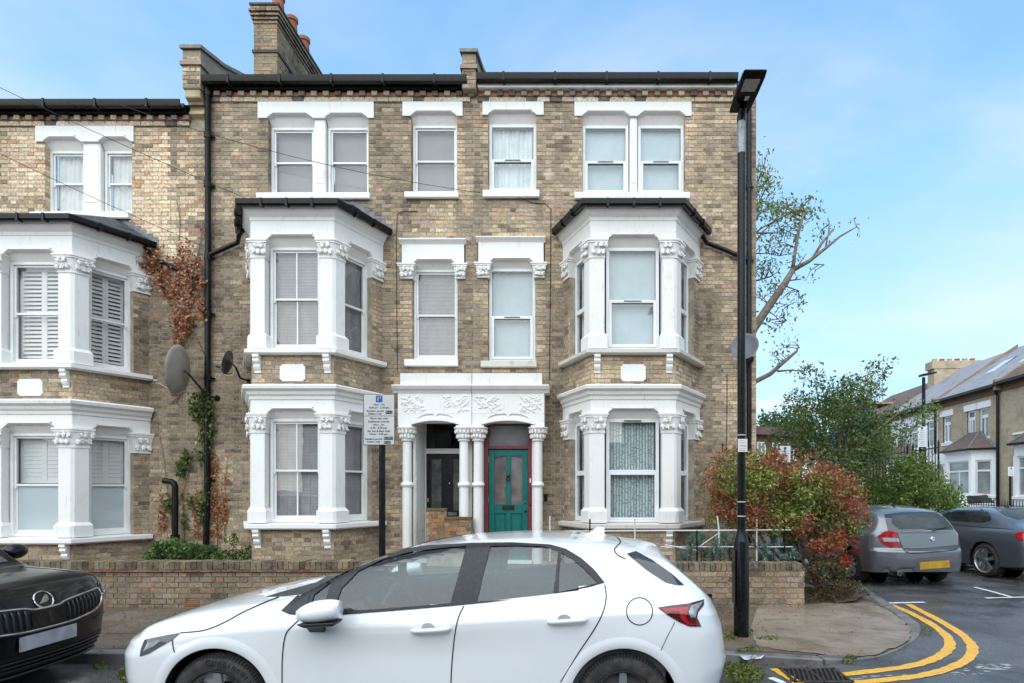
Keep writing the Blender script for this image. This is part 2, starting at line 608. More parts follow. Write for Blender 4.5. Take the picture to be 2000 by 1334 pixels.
M_SOIL = paving_mat('leafy_soil', (0.075, 0.045, 0.028), (0.12, 0.07, 0.042), (0.035, 0.024, 0.016), 0.9)
def paint_mat(name, col, wear=0.5, worn=(0.12, 0.11, 0.10)):
 m, nt, b = node_mat(name, 0.38, col, 0, 0.45)
 vec = tex_coord(nt, 'World')
 f = n_range(nt, n_noise(nt, vec, 26, 6, 0.75), 0.60 - wear * 0.1, 0.70)
 g = n_range(nt, n_noise(nt, vec, 3.0, 4, 0.6), 0.35, 0.75, 0, 0.4)
 c = n_mix(nt, g, col, tuple(x * 0.72 for x in col))
 c = n_mix(nt, n_math(nt, 'MULTIPLY', f, wear), c, worn)
 nt.links.new(c, b.inputs['Base Color'])
 n_bump(nt, b, n_noise(nt, vec, 95, 3, 0.7), 0.3, 0.003)
 return m
M_YELLOW = paint_mat('yellow_road_paint', (0.84, 0.44, 0.03), 0.9, (.16, .12, .07))
M_ROADWHITE = paint_mat('white_road_paint', (0.78, 0.78, 0.75), 0.9)
mb = MB()
mb.quad((-900, -900, -0.03), (900, -900, -0.03), (900, 900, -0.03), (-900, 900, -0.03))
struct('ground', mb, mottled('far_ground', (0.09, 0.085, 0.075), (0.06, 0.07, 0.045), 0.2, 0.9))
mb = MB()
N = 40
mb.quad((-70, -14, 0), (70, -14, 0), (70, 90, 0), (-70, 90, 0))
struct('road', mb, M_ROAD)
# kerb line: straight along the street, round the corner, up the side street
KERB = [(-30 + 0.95 * i, 5.93) for i in range(34)]
KERB = [p for p in KERB if p[0] < 2.0]
_cor = [GP(1610, 1298), GP(1665, 1294), GP(1712, 1287), GP(1757, 1270), GP(1789, 1250), GP(1800, 1236), GP(1796, 1221), GP(1776, 1206), GP(1752, 1190), GP(1722, 1171), GP(1695, 1152)]
KERB += [(x, y) for x, y, z in _cor] + [(5.2, 12.0), (5.3, 14), (5.4, 20), (5.5, 34)]
def kerb_h(x, y):
 if x < 1.6:
  return 0.11
 if y < 6.6 and x < 3.0:
  return 0.11 - 0.085 * min(1, max(0, (x - 1.7) / 1.1))
 return 0.025
def kerb_in(i, o):
 return offset_plan(KERB, -o)[i]
KIN = offset_plan(KERB, -0.15)
KIN2 = offset_plan(KERB, -0.16)
# pavement sheet
mb = MB()
inner = []
for i, (x, y) in enumerate(KERB):
 if y < 6.0:
  inner.append((min(x, 3.3), 8.6))
 else:
  inner.append((3.3, max(8.6, min(y + 1.2, 34))))
for i in range(len(KERB) - 1):
 a, b2, c, d = KIN2[i], KIN2[i + 1], inner[i + 1], inner[i]
 za, zb = kerb_h(*KERB[i]) - 0.006, kerb_h(*KERB[i + 1]) - 0.006
 zi = 0.10
 n = 6
 for k in range(n):
  t0, t1 = k / n, (k + 1) / n
  L = lambda p, q, t: (p[0] + (q[0] - p[0]) * t, p[1] + (q[1] - p[1]) * t)
  s0, s1 = min(1, t0 * 1.6), min(1, t1 * 1.6)
  p0, p1, p2, p3 = L(a, d, t0), L(b2, c, t0), L(b2, c, t1), L(a, d, t1)
  mb.quad((*p0, za + (zi - za) * s0), (*p1, zb + (zi - zb) * s0), (*p2, zb + (zi - zb) * s1), (*p3, za + (zi - za) * s1))
mb.quad((-32, 5.9, -0.01), (-32, 8.6, -0.01), (-32, 8.6, 0.1), (-32, 5.9, 0.1))
pavement = struct('pavement', mb, M_PAVE, fix=False)
# lighter concrete at the corner, a thin sheet laid over the pavement
mb = MB()
cpts = [(1478, 1192), (1560, 1186), (1640, 1180), (1700, 1172), (1735, 1186), (1765, 1205), (1780, 1225), (1776, 1242), (1748, 1258), (1706, 1272), (1650, 1276), (1580, 1272), (1520, 1268), (1478, 1262), (1466, 1230)]
gp = []
for u, v in cpts:
 x, y, z = GP(u, v, 0.075)
 if gp:
  for t in (.2, .4, .6, .8):
   a_ = gp[-1] if t == .2 else a_
   gp.append((a_[0] + (x - a_[0]) * t + .05 * noise.noise((x * 3, y * 3, t * 7)), a_[1] + (y - a_[1]) * t + .04 * noise.noise((x * 3, y * 3, 5 + t * 7))))
 gp.append((x, y))
pave_bvh = BVHTree.FromPolygons([tuple(v.co) for v in pavement.data.vertices], [tuple(p.vertices) for p in pavement.data.polygons])
def pave_z(x, y):
 h = pave_bvh.ray_cast(Vector((x, y, 3)), Vector((0, 0, -1)))[0]
 if h is not None:
  return h.z
 best = min(range(len(KIN2)), key=lambda i: (KIN2[i][0] - x) ** 2 + (KIN2[i][1] - y) ** 2)
 d = math.hypot(KIN2[best][0] - x, KIN2[best][1] - y)
 zk = kerb_h(*KERB[best]) - 0.006
 return zk + (0.10 - zk) * min(1, d / 1.5)
def tri_sheet(name, pts, z_of, mat, step=0.25, kind='structure', parent=None):
 xs, ys = [p[0] for p in pts], [p[1] for p in pts]
 P = [Vector(p) for p in pts]
 n = len(P)
 x = min(xs)
 inner = []
 while x < max(xs):
  y = min(ys)
  while y < max(ys):
   if pt_in(pts, x, y):
    inner.append(Vector((x, y)))
   y += step
  x += step
 r = delaunay_2d_cdt(P + inner, [(i, (i + 1) % n) for i in range(n)], [list(range(n))], 1, 1e-5)
 mb = MB()
 mb.add([(v.x, v.y, z_of(v.x, v.y)) for v in r[0]], [tuple(f) for f in r[2]])
 me = mb.mesh(name, mat)
 o = bpy.data.objects.new(name, me)
 COL.objects.link(o)
 if parent:
  o.parent = parent
 else:
  o['kind'] = kind
 return o
def pt_in(poly, x, y):
 c = False
 n = len(poly)
 j = n - 1
 for i in range(n):
  if (poly[i][1] > y) != (poly[j][1] > y) and x < (poly[j][0] - poly[i][0]) * (y - poly[i][1]) / (poly[j][1] - poly[i][1]) + poly[i][0]:
   c = not c
  j = i
 return c
tri_sheet('corner_pavement', gp, lambda x, y: pave_z(x, y) + 0.009, M_CONC, 0.1)
# paving joints in the mud-stained footway: flag stones just proud of it
flag_mats = [M_PAVE, paving_mat('flag_stone', (0.12, 0.092, 0.072), (0.175, 0.14, 0.11), (0.062, 0.05, 0.04), 0.38)]
fx = -8.4
row = 0
for row, (ya, yb) in enumerate(((6.10, 6.72), (6.73, 7.35), (7.36, 7.98))):
 fx = -8.4 + 0.33 * row
 while fx < -2.9:
  w = random.choice((0.6, 0.75, 0.9))
  mb = MB()
  dz = [0.1045 + random.uniform(0, 0.006) for _ in range(4)]
  a, b2 = fx, fx + w - 0.008
  mb.add([(a, ya, dz[0]), (b2, ya, dz[1]), (b2, yb - .004, dz[2]), (a, yb - .004, dz[3]), (a, ya, 0.09), (b2, ya, 0.09), (b2, yb - .004, 0.09), (a, yb - .004, 0.09)],
    [(0, 1, 2, 3), (0, 4, 5, 1), (1, 5, 6, 2), (2, 6, 7, 3), (3, 7, 4, 0)])
  o = bpy.data.objects.new('paving_slab', mb.mesh('paving_slab', flag_mats[random.random() < 0.6]))
  COL.objects.link(o)
  o.parent = pavement
  fx += w
# kerb of separate stones
mb = MB()
for i in range(len(KERB) - 1):
 h0, h1 = kerb_h(*KERB[i]) - 0.012, kerb_h(*KERB[i + 1]) - 0.012
 o0, o1 = offset_plan(KERB, -0.004)[i], offset_plan(KERB, -0.004)[i + 1]
 mb.add([(*o0, -0.02), (*o1, -0.02), (*o1, h1), (*o0, h0), (*KIN2[i], h0), (*KIN2[i + 1], h1)], [(0, 1, 2, 3), (3, 2, 5, 4)])
kerb = struct('kerb', mb, mottled('kerb_bed', (0.05, 0.045, 0.04), (0.08, 0.07, 0.06), 9, 0.9))
for i in range(len(KERB) - 1):
 a, b2, c, d = Vector(KERB[i]), Vector(KERB[i + 1]), Vector(KIN[i + 1]), Vector(KIN[i])
 if a.x < -9 or a.y > 15:
  continue
 e = (b2 - a).normalized() * 0.005
 a, b2, c, d = a + e, b2 - e, c - e, d + e
 h0, h1 = kerb_h(*KERB[i]), kerb_h(*KERB[i + 1])
 j = random.uniform(-0.004, 0.004)
 mb = MB()
 mb.add([(a.x, a.y, -0.02), (b2.x, b2.y, -0.02), (c.x, c.y, -0.02), (d.x, d.y, -0.02), (a.x, a.y, h0 + j), (b2.x, b2.y, h1 + j), (c.x, c.y, h1 + j), (d.x, d.y, h0 + j)],
   [(3, 2, 1, 0), (4, 5, 6, 7), (0, 1, 5, 4), (1, 2, 6, 5), (2, 3, 7, 6), (3, 0, 4, 7)])
 o = bpy.data.objects.new('kerb_stone', mb.mesh('kerb_stone', M_KERB, bevel=0.012))
 COL.objects.link(o)
 o.parent = kerb
# painted lines
def strip(pts, w, z=0.005):
 """ground strip of width w along pts"""
 mb = MB()
 P = [Vector(p[:2]) for p in pts]
 # smooth
 Q = []
 for i in range(len(P) - 1):
  p0, p1, p2, p3 = P[max(i - 1, 0)], P[i], P[i + 1], P[min(i + 2, len(P) - 1)]
  for k in range(6):
   t = k / 6
   Q.append(0.5 * ((2 * p1) + (p2 - p0) * t + (2 * p0 - 5 * p1 + 4 * p2 - p3) * t * t + (3 * p1 - p0 - 3 * p2 + p3) * t ** 3))
 Q.append(P[-1])
 L, Rr = [], []
 for i, q in enumerate(Q):
  t = (Q[min(i + 1, len(Q) - 1)] - Q[max(i - 1, 0)]).normalized()
  n = Vector((-t.y, t.x))
  j = 0.008
  L.append(q + n * (w / 2 + random.uniform(-j, j)))
  Rr.append(q - n * (w / 2 + random.uniform(-j, j)))
 for i in range(len(Q) - 1):
  mb.quad((*L[i], z), (*Rr[i], z), (*Rr[i + 1], z), (*L[i + 1], z))
 return mb
def zz(lst):
 return [GP(1360 + a / 3.125, 1080 + b / 3.125, 0.005) for a, b in lst]
struct('yellow_line', strip(zz([(1185, 314), (1300, 362), (1420, 425), (1510, 490), (1548, 548), (1528, 597), (1440, 650), (1300, 690), (1100, 718), (885, 741)]), 0.105), M_YELLOW)
struct('yellow_line', strip(zz([(1292, 312), (1420, 378), (1550, 450), (1650, 522), (1688, 585), (1655, 645), (1560, 697), (1400, 742), (1200, 770), (950, 791)]), 0.105), M_YELLOW)
struct('yellow_line', strip(zz([(470, 705), (540, 745), (620, 790), (700, 850)]), 0.09), M_YELLOW)
struct('white_line', strip([GP(1718, 1178, .009), GP(1762, 1177, .009), GP(1806, 1176, .009)], 0.09, 0.009), M_ROADWHITE)
struct('white_line', strip([GP(1903, 1147), GP(1938, 1156), GP(1974, 1166)], 0.07), M_ROADWHITE)
struct('white_line', strip([GP(1924, 1169), GP(1980, 1167.5), GP(2060, 1166)], 0.07, 0.009), M_ROADWHITE)
struct('white_line', strip(zz([(450, 760), (520, 790), (580, 850)]), 0.07), M_ROADWHITE)
# old white paint left beside the yellow lines
mb = MB()
for i in range(70):
 t = random.random()
 a = zz([(900 + 900 * t + random.uniform(-60, 120), 768 - 60 * t * t + random.uniform(-18, 14))])[0]
 if random.random() < 0.4:
  a = zz([(1720 + random.uniform(0, 200), 690 + random.uniform(-14, 22))])[0]
 r = random.uniform(0.006, 0.028)
 pts = [(a[0] + r * 2 * math.cos(q) * random.uniform(.5, 1.2), a[1] + r * math.sin(q) * random.uniform(.5, 1.2), 0.0015 + i * 1e-5) for q in np.linspace(0, 6.283, 7)[:-1]]
 mb.add(pts, [tuple(range(6))])
struct('worn_paint_flecks', mb, paint_mat('old_white_paint', (.34, .34, .33), 1.0, (.07, .07, .07)), kind='stuff', label='flecks of old white paint left on the wet road')
# drain grate
Mg = mottled('cast_iron', (0.035, 0.028, 0.024), (0.09, 0.065, 0.05), 20, 0.5, metal=0.4)
gx, gy = GP(1592, 1320)[:2]
th = Thing('drain_grate', (gx, gy, 0), 'cast iron road gully grate by the kerb with yellow paint beside it', 'drain')
mb = MB()
hw, hd = 0.27, 0.21
for (a, b2, c, d) in ((-hw, hw, -hd, -hd + .03), (-hw, hw, hd - .03, hd), (-hw, -hw + .03, -hd, hd), (hw - .03, hw, -hd, hd), (-.012, .012, -hd, hd)):
 mb.box(gx + a, gx + b2, gy + c, gy + d, 0.002, 0.016)
th.part('frame', mb, Mg, bevel=0.003)
mb = MB()
mb.quad((gx - hw, gy - hd, 0.003), (gx + hw, gy - hd, 0.003), (gx + hw, gy + hd, 0.003), (gx - hw, gy + hd, 0.003))
th.part('pit', mb, mottled('drain_dark', (0.004, 0.004, 0.004), (0.01, 0.008, 0.007), 9, 0.9))
for side in (-1, 1):
 for k in range(6):
  cx = gx + side * 0.13 + (k - 2.5) * 0.042
  mb = MB()
  s = 0.05
  mb.add([(cx - s - .008, gy - hd + .03, .005), (cx - s + .010, gy - hd + .03, .005), (cx + s + .010, gy + hd - .03, .005), (cx + s - .008, gy + hd - .03, .005),
    (cx - s - .008, gy - hd + .03, .014), (cx - s + .010, gy - hd + .03, .014), (cx + s + .010, gy + hd - .03, .014), (cx + s - .008, gy + hd - .03, .014)],
    [(4, 5, 6, 7), (0, 1, 5, 4), (1, 2, 6, 5), (2, 3, 7, 6), (3, 0, 4, 7)])
  th.part('bar', mb, Mg)
# soil of the front gardens and of the strip under the bush
F = 11.3
mb = MB()
for i in range(24):
 for j in range(4):
  x0, x1 = -13 + 16.35 * i / 24, -13 + 16.35 * (i + 1) / 24
  y0, y1 = 8.46 + (F - 8.46) * j / 4, 8.46 + (F - 8.46) * (j + 1) / 4
  h = lambda x, y: 0.36 + 0.05 * noise.noise((x * 1.3, y * 1.3, 0))
  mb.quad((x0, y0, h(x0, y0)), (x1, y0, h(x1, y0)), (x1, y1, h(x1, y1)), (x0, y1, h(x0, y1)))
struct('garden_soil', mb, M_SOIL, fix=False, smooth=True)
spts = [GP(1571, 1184, .1)[:2], GP(1625, 1180, .1)[:2], GP(1672, 1174, .1)[:2], GP(1690, 1158, .1)[:2], (4.55, 10.3), (4.5, 14), (3.3, 14), (3.12, 8.47)]
def soil_z(x, y):
 d = min(1.0, max(0, y - 8.6) * .6) * min(1, max(0, 4.6 - x)) * min(1, max(0, (x - 3.1) * .8 + .25))
 return max(0.103, pave_z(x, y) + .006) + 0.22 * d
tri_sheet('planted_soil', spts, soil_z, M_SOIL, 0.22)
# ================================================================ brickwork
COURSE = 0.0757
BR_L, BR_H, JN = 0.2145, 0.102, 0.010
def sub_int(ints, a, b):
 out = []
 for x0, x1 in ints:
  if b <= x0 or a >= x1:
   out.append((x0, x1))
   continue
  if a > x0:
   out.append((x0, a))
  if b < x1:
   out.append((b, x1))
 return out
def brick_field(fr, u0, u1, z0, z1, holes, colf, off=0.006, start=0.0, thick=0.05, clip=None, coursez=None):
 """Flemish bond over a wall rectangle: list of (frame, u0, u1, z0, z1, proud, colour)"""
 out = []
 k0 = int(math.floor(z0 / COURSE))
 k = k0
 P = BR_L + BR_H + 2 * JN
 while k * COURSE < z1 - 0.01:
  a, b = k * COURSE, (k + 1) * COURSE - JN
  k += 1
  a, b = max(a, z0), min(b, z1)
  if b - a < 0.02:
   continue
  zm = (a + b) / 2
  ints = [(u0, u1)]
  for h in holes:
   if h[2] < zm < h[3]:
    ints = sub_int(ints, h[0], h[1])
  if clip:
   lo, hi = clip(zm)
   ints = sub_int(sub_int(ints, -1e3, lo), hi, 1e3)
  u = math.floor((u0 - 1) / P) * P + (P / 2 if k % 2 else 0) + start
  st = True
  while u < u1:
   L = BR_L if st else BR_H
   for x0, x1 in ints:
    s, e = max(u, x0), min(u + L, x1)
    if e - s > 0.028:
     out.append((fr, s + random.uniform(0, .002), e - random.uniform(0, .002), a + random.uniform(0, .002), b - random.uniform(0, .003), off + random.uniform(-0.003, 0.004), colf(fr, (s + e) / 2, zm)))
   u += L + JN
   st = not st
 return out
def add_bricks(mb, bricks, back=0.03):
 for fr, a, b, c, d, o, col in bricks:
  p = [fr(a, -o, c), fr(b, -o, c), fr(b, -o, d), fr(a, -o, d), fr(a, back, c), fr(b, back, c), fr(b, back, d), fr(a, back, d)]
  mb.add(p, [(0, 1, 2, 3), (1, 0, 4, 5), (2, 1, 5, 6), (3, 2, 6, 7), (0, 3, 7, 4)], col)
UNIT = {}
def unit_brick(col):
 key = tuple(round(c, 3) for c in col)
 if key not in UNIT:
  mb = MB()
  mb.box(-.5, .5, -.5, .5, -.5, .5, col=col)
  UNIT[key] = mb.mesh('brick', M_BRICK)
 return UNIT[key]
def finish_bricks(th, wall, bricks, n_single=300, npal=28):
 """the bricks that show largest become pieces of their own, the rest one mesh"""
 def show(b):
  x, y, z = b[0]((b[1] + b[2]) / 2, 0, (b[3] + b[4]) / 2)
  vis = max(0.05, -(b[0].n[0] * (x - 0) + b[0].n[1] * (y - 0)) / -math.hypot(x, y))
  return (b[2] - b[1]) * (b[4] - b[3]) * vis / (y * y)
 inview = [b for b in bricks if -13 < b[0](b[1], 0, 0)[0] < 3.4 and b[3] > 0.55]
 inview.sort(key=show, reverse=True)
 pick = inview[:max(n_single * 3, 1)]
 random.Random(3).shuffle(pick)
 pick = pick[:n_single]
 ids = set(id(b) for b in pick)
 rest = [b for b in bricks if id(b) not in ids]
 mb = MB()
 add_bricks(mb, rest)
 th.part('brickwork', mb, M_BRICK, wall, kind='stuff', fix=False)
 cols = [b[6] for b in pick]
 pal = cols[:npal]
 for b in pick:
  fr, a, bb, c, d, o, col = b
  q = min(pal, key=lambda p: sum((p[i] - col[i]) ** 2 for i in range(3)))
  back = 0.03
  cen = fr((a + bb) / 2, (back - o) / 2, (c + d) / 2)
  th.link('brick', unit_brick(q), wall, loc=cen, rot=(0, 0, fr.ang()), scale=(bb - a, back + o, d - c))
STREAKS = []                                # soot and damp runs on the walls: x, top z, length, half width, strength
def pal_fn(base, dark_amt=0.25, seed=0.0, light=1.0, red=0.03):
 """London stock brick: buff, grey, brown, soot-dark, the odd red"""
 def f(fr, u, z):
  x, y, _ = fr(u, 0, z)
  n1 = noise.fractal((x * 0.7 + seed, y * 0.7, z * 0.42), 1.0, 2.0, 4)
  n2 = noise.noise((x * 2.1 + seed, y, z * 1.3))
  soot_k = .24
  soot = dark_amt + 0.30 * n1 + 0.12 * n2
  k = 1.0
  for sx_, sz_, ln, hw, st in STREAKS:
   if sz_ - ln < z < sz_ and abs(x - sx_) < hw:
    t = st * (1 - (abs(x - sx_) / hw) ** 2) * (1 - (sz_ - z) / ln)
    soot += t * .9
    k *= 1 - t * .45
  q = random.random()
  if random.random() < red:
   c = (0.40, 0.235, 0.16)
  elif q < soot * 0.38:
   c = random.choice(((0.105, 0.09, 0.075), (0.14, 0.118, 0.098), (0.18, 0.15, 0.12)))
  elif q < soot * 1.8:
   c = random.choice(((0.285, 0.24, 0.185), (0.255, 0.215, 0.168), (0.315, 0.275, 0.22)))
  else:
   c = random.choice(base)
  av = (.375, .292, .205)
  c = tuple(av[i] * soot_k + c[i] * (1 - soot_k) for i in range(3))
  j = random.uniform(0.90, 1.10) * light * k * max(.5, 1 - 0.46 * n1 - 0.12 * n2)
  return (c[0] * j * 1.03, c[1] * j * random.uniform(.92, .97), c[2] * j * random.uniform(.80, .92))
 return f
STOCK = ((0.46, 0.38, 0.275), (0.42, 0.345, 0.25), (0.385, 0.315, 0.23), (0.52, 0.445, 0.34), (0.35, 0.295, 0.225), (0.44, 0.345, 0.225))
STOCK_L = ((0.62, 0.53, 0.39), (0.57, 0.48, 0.34), (0.66, 0.585, 0.46), (0.54, 0.45, 0.325), (0.51, 0.435, 0.33), (0.58, 0.44, 0.32))
def sheet_with_holes(mb, fr, u0, u1, z0, z1, holes, d=0.0):
 us = sorted(set([u0, u1] + [h[0] for h in holes if u0 < h[0] < u1] + [h[1] for h in holes if u0 < h[1] < u1]))
 zs = sorted(set([z0, z1] + [h[2] for h in holes if z0 < h[2] < z1] + [h[3] for h in holes if z0 < h[3] < z1]))
 for i in range(len(us) - 1):
  for j in range(len(zs) - 1):
   um, zm = (us[i] + us[i + 1]) / 2, (zs[j] + zs[j + 1]) / 2
   if any(h[0] < um < h[1] and h[2] < zm < h[3] for h in holes):
    continue
   mb.quad(fr(us[i], d, zs[j]), fr(us[i + 1], d, zs[j]), fr(us[i + 1], d, zs[j + 1]), fr(us[i], d, zs[j + 1]))
# ================================================================ carved capital, bracket, plaque: shared shapes
def capital_mb(pts_fn, z0, z1):
 """leafy capital over a plan polygon; pts_fn(offset) gives the polygon"""
 mb = MB()
 h = z1 - z0
 mb.prism(pts_fn(0.012), z0, z0 + h * 0.08)
 n = len(pts_fn(0))
 rings = [(0.004, z0 + h * .08), (0.018, z0 + h * .45), (0.042, z0 + h * .8)]
 P = [pts_fn(o) for o, z in rings]
 vs, fs = [], []
 for k, (o, z) in enumerate(rings):
  vs += [(x, y, z) for x, y in P[k]]
 for k in range(2):
  for i in range(n):
   fs.append((k * n + i, k * n + (i + 1) % n, (k + 1) * n + (i + 1) % n, (k + 1) * n + i))
 mb.add(vs, fs)
 mb.prism(pts_fn(0.055), z0 + h * .80, z0 + h * .90)
 mb.prism(pts_fn(0.068), z0 + h * .905, z1)
 return mb
def leaves_on(mb, fr, u0, u1, z0, z1, d, n, size, rnd):
 """curled carved leaves on a wall plane"""
 for i in range(n):
  u = u0 + (u1 - u0) * (i + 0.5) / n + rnd.uniform(-.01, .01)
  for row in range(2):
   z = z0 + (z1 - z0) * (0.28 + 0.42 * row) + rnd.uniform(-.008, .008)
   uu = u + (0.5 * (u1 - u0) / n if row else 0)
   if uu > u1:
    continue
   mb.blob((uu, d - 0.012 - 0.014 * row, z), size * rnd.uniform(.75, 1.1), 0.020, size * rnd.uniform(.9, 1.25), fr, 6, 4, jit=.18)
   for k in range(3):
    a = rnd.uniform(0, 6.28)
    mb.blob((uu + math.cos(a) * size * .8, d - 0.026 - 0.014 * row, z + math.sin(a) * size * .9), size * .36, 0.016, size * .36, fr, 5, 3, jit=.2)
CAP_RND = random.Random(5)
def lintel(th, fr, x0, x1, zb, zt, opens, zcut, proud=0.05, back=0.16, mat=None, parent=None, name='lintel', key=True, c=0.11, drop=.015):
 """white stone head with shouldered cut-outs and a hollow splay under each"""
 mb = MB()
 mb.box(x0, x1, -proud, back, zcut, zt, fr)
 edges = [x0]
 cur = x0
 for o0, o1 in opens:
  # stone left of this opening
  mb.poly([(cur, zb), (o0, zb), (o0 + c * .35, zb + (zcut - zb) * .35), (o0 + c * .8, zb + (zcut - zb) * .75), (o0 + c, zcut), (cur, zcut)], -proud, back, fr) if o0 - cur > 0.005 else \
   mb.poly([(o0, zb), (o0 + c * .35, zb + (zcut - zb) * .35), (o0 + c * .8, zb + (zcut - zb) * .75), (o0 + c, zcut), (o0, zcut)], -proud, back, fr)
  m = (o0 + o1) / 2
  mb.poly([(m, zcut), (o1 - c, zcut), (o1 - c * .8, zb + (zcut - zb) * .75), (o1 - c * .35, zb + (zcut - zb) * .35), (o1, zb), (o1, zcut + .0005)], -proud, back, fr)
  cur = o1
 mb.box(cur, x1, -proud, back, zb, zcut, fr) if x1 - cur > 0.005 else None
 o = th.part(name, mb, mat, parent, bevel=0.004)
 for o0, o1 in opens:
  mb = MB()
  fr_pts = [(o0 + .004, zb), (o0 + c * .35, zb + (zcut - zb) * .35), (o0 + c * .8, zb + (zcut - zb) * .75), (o0 + c, zcut - .002), ((o0 + o1) / 2, zcut - .002), (o1 - c, zcut - .002), (o1 - c * .8, zb + (zcut - zb) * .75), (o1 - c * .35, zb + (zcut - zb) * .35), (o1 - .004, zb)]
  n = len(fr_pts)
  # rolled moulding along the edge, then the splay going back
  rows = [(0.0, 0.0, -proud - .02), (0.016, 0.0, -proud - .024), (0.034, -0.012, -proud + .002), (0.05, -0.03, 0.03), (0.0, 0, back - .02)]
  vs = []
  for k, (ins, dz, dd) in enumerate(rows):
   for (u, z) in fr_pts:
    t = (z - zb) / max(1e-6, zcut - zb)
    m = (o0 + o1) / 2
    uu = u + (m - u) / abs(m - u) * ins * 0.0 if abs(m - u) > 1e-6 else u
    if k == 4:
     vs.append(fr(min(max(u, o0 + .004), o1 - .004), dd, zb - drop))
    else:
     vs.append(fr(uu, dd, z - ins * t + (0.0)))
  fs = []
  for k in range(4):
   for i in range(n - 1):
    fs.append((k * n + i, k * n + i + 1, (k + 1) * n + i + 1, (k + 1) * n + i))
  mb.add(vs, fs)
  if key:
   m = (o0 + o1) / 2
   mb.poly([(m - .022, zcut), (m, zcut + .032), (m + .022, zcut)], -proud - .016, -proud + .01, fr)
   mb.box(o0 + c - .015, o1 - c + .015, -proud - .018, -proud + .004, zcut - .001, zcut + .012, fr)
  th.part('hood_moulding', mb, mat, o, bevel=0)
 return o
def sill(th, fr, x0, x1, z0, z1, proud=0.09, back=0.13, mat=None, parent=None):
 mb = MB()
 mb.poly([(-proud, z0), (back, z0), (back, z1), (-proud + .0, z1 - .012)], x0, x1, lambda u, d, z: fr(d, u, z))
 mb.box(x0, x1, -proud + .012, -proud + .03, z0 - .012, z0 - .001, fr)
 return th.part('sill', mb, mat, parent, bevel=0.005)
# ================================================================ windows
M_BLINDV = mottled('venetian_slat', (0.42, 0.415, 0.435), (0.36, 0.355, 0.37), 4, 0.5)
M_ROLLER = mottled('roller_blind_grey', (0.27, 0.268, 0.275), (0.23, 0.228, 0.235), 2, 0.8)
M_SHEET = mottled('pale_blind', (0.54, 0.595, 0.61), (0.47, 0.53, 0.55), 1.5, 0.8)
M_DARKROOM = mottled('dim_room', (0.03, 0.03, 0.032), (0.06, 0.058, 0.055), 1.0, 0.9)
M_SHUT = mottled('shutter_white', (0.86, 0.86, 0.85), (0.80, 0.80, 0.79), 3, 0.5)
M_NETPLAIN = mottled('sheer_curtain', (0.78, 0.80, 0.79), (0.66, 0.69, 0.69), 4, 0.9)
def lace_mat():
 m, nt, b = node_mat('lace_curtain', 0.9, (0.6, 0.66, 0.65))
 vec = tex_coord(nt, 'World', (1, 0.3, 1))
 w = nt.nodes.new('ShaderNodeTexWave')
 w.wave_type = 'BANDS'
 w.bands_direction = 'X'
 w.inputs['Scale'].default_value = 6.2
 w.inputs['Distortion'].default_value = 0.8
 nt.links.new(vec, w.inputs[0])
 v = nt.nodes.new('ShaderNodeTexVoronoi')
 v.inputs['Scale'].default_value = 24
 nt.links.new(vec, v.inputs['Vector'])
 lace = n_range(nt, v.outputs['Distance'], 0.28, 0.5)
 band = n_range(nt, w.outputs[0], 0.35, 0.65)
 f = n_math(nt, 'MULTIPLY', lace, band)
 f = n_math(nt, 'ADD', n_math(nt, 'MULTIPLY', f, 0.8), 0.0)
 c = n_mix(nt, f, (0.30, 0.35, 0.345), (0.78, 0.81, 0.80))
 nt.links.new(c, b.inputs['Base Color'])
 return m
M_LACE = lace_mat()
def rect_frame(mb, fr, u0, u1, z0, z1, w, d0, d1, wb=None, wt=None):
 wb, wt = wb or w, wt or w
 mb.box(u0, u0 + w, d0, d1, z0, z1, fr)
 mb.box(u1 - w, u1, d0, d1, z0, z1, fr)
 mb.box(u0 + w, u1 - w, d0, d1, z0, z0 + wb, fr)
 mb.box(u0 + w, u1 - w, d0, d1, z1 - wt, z1, fr)
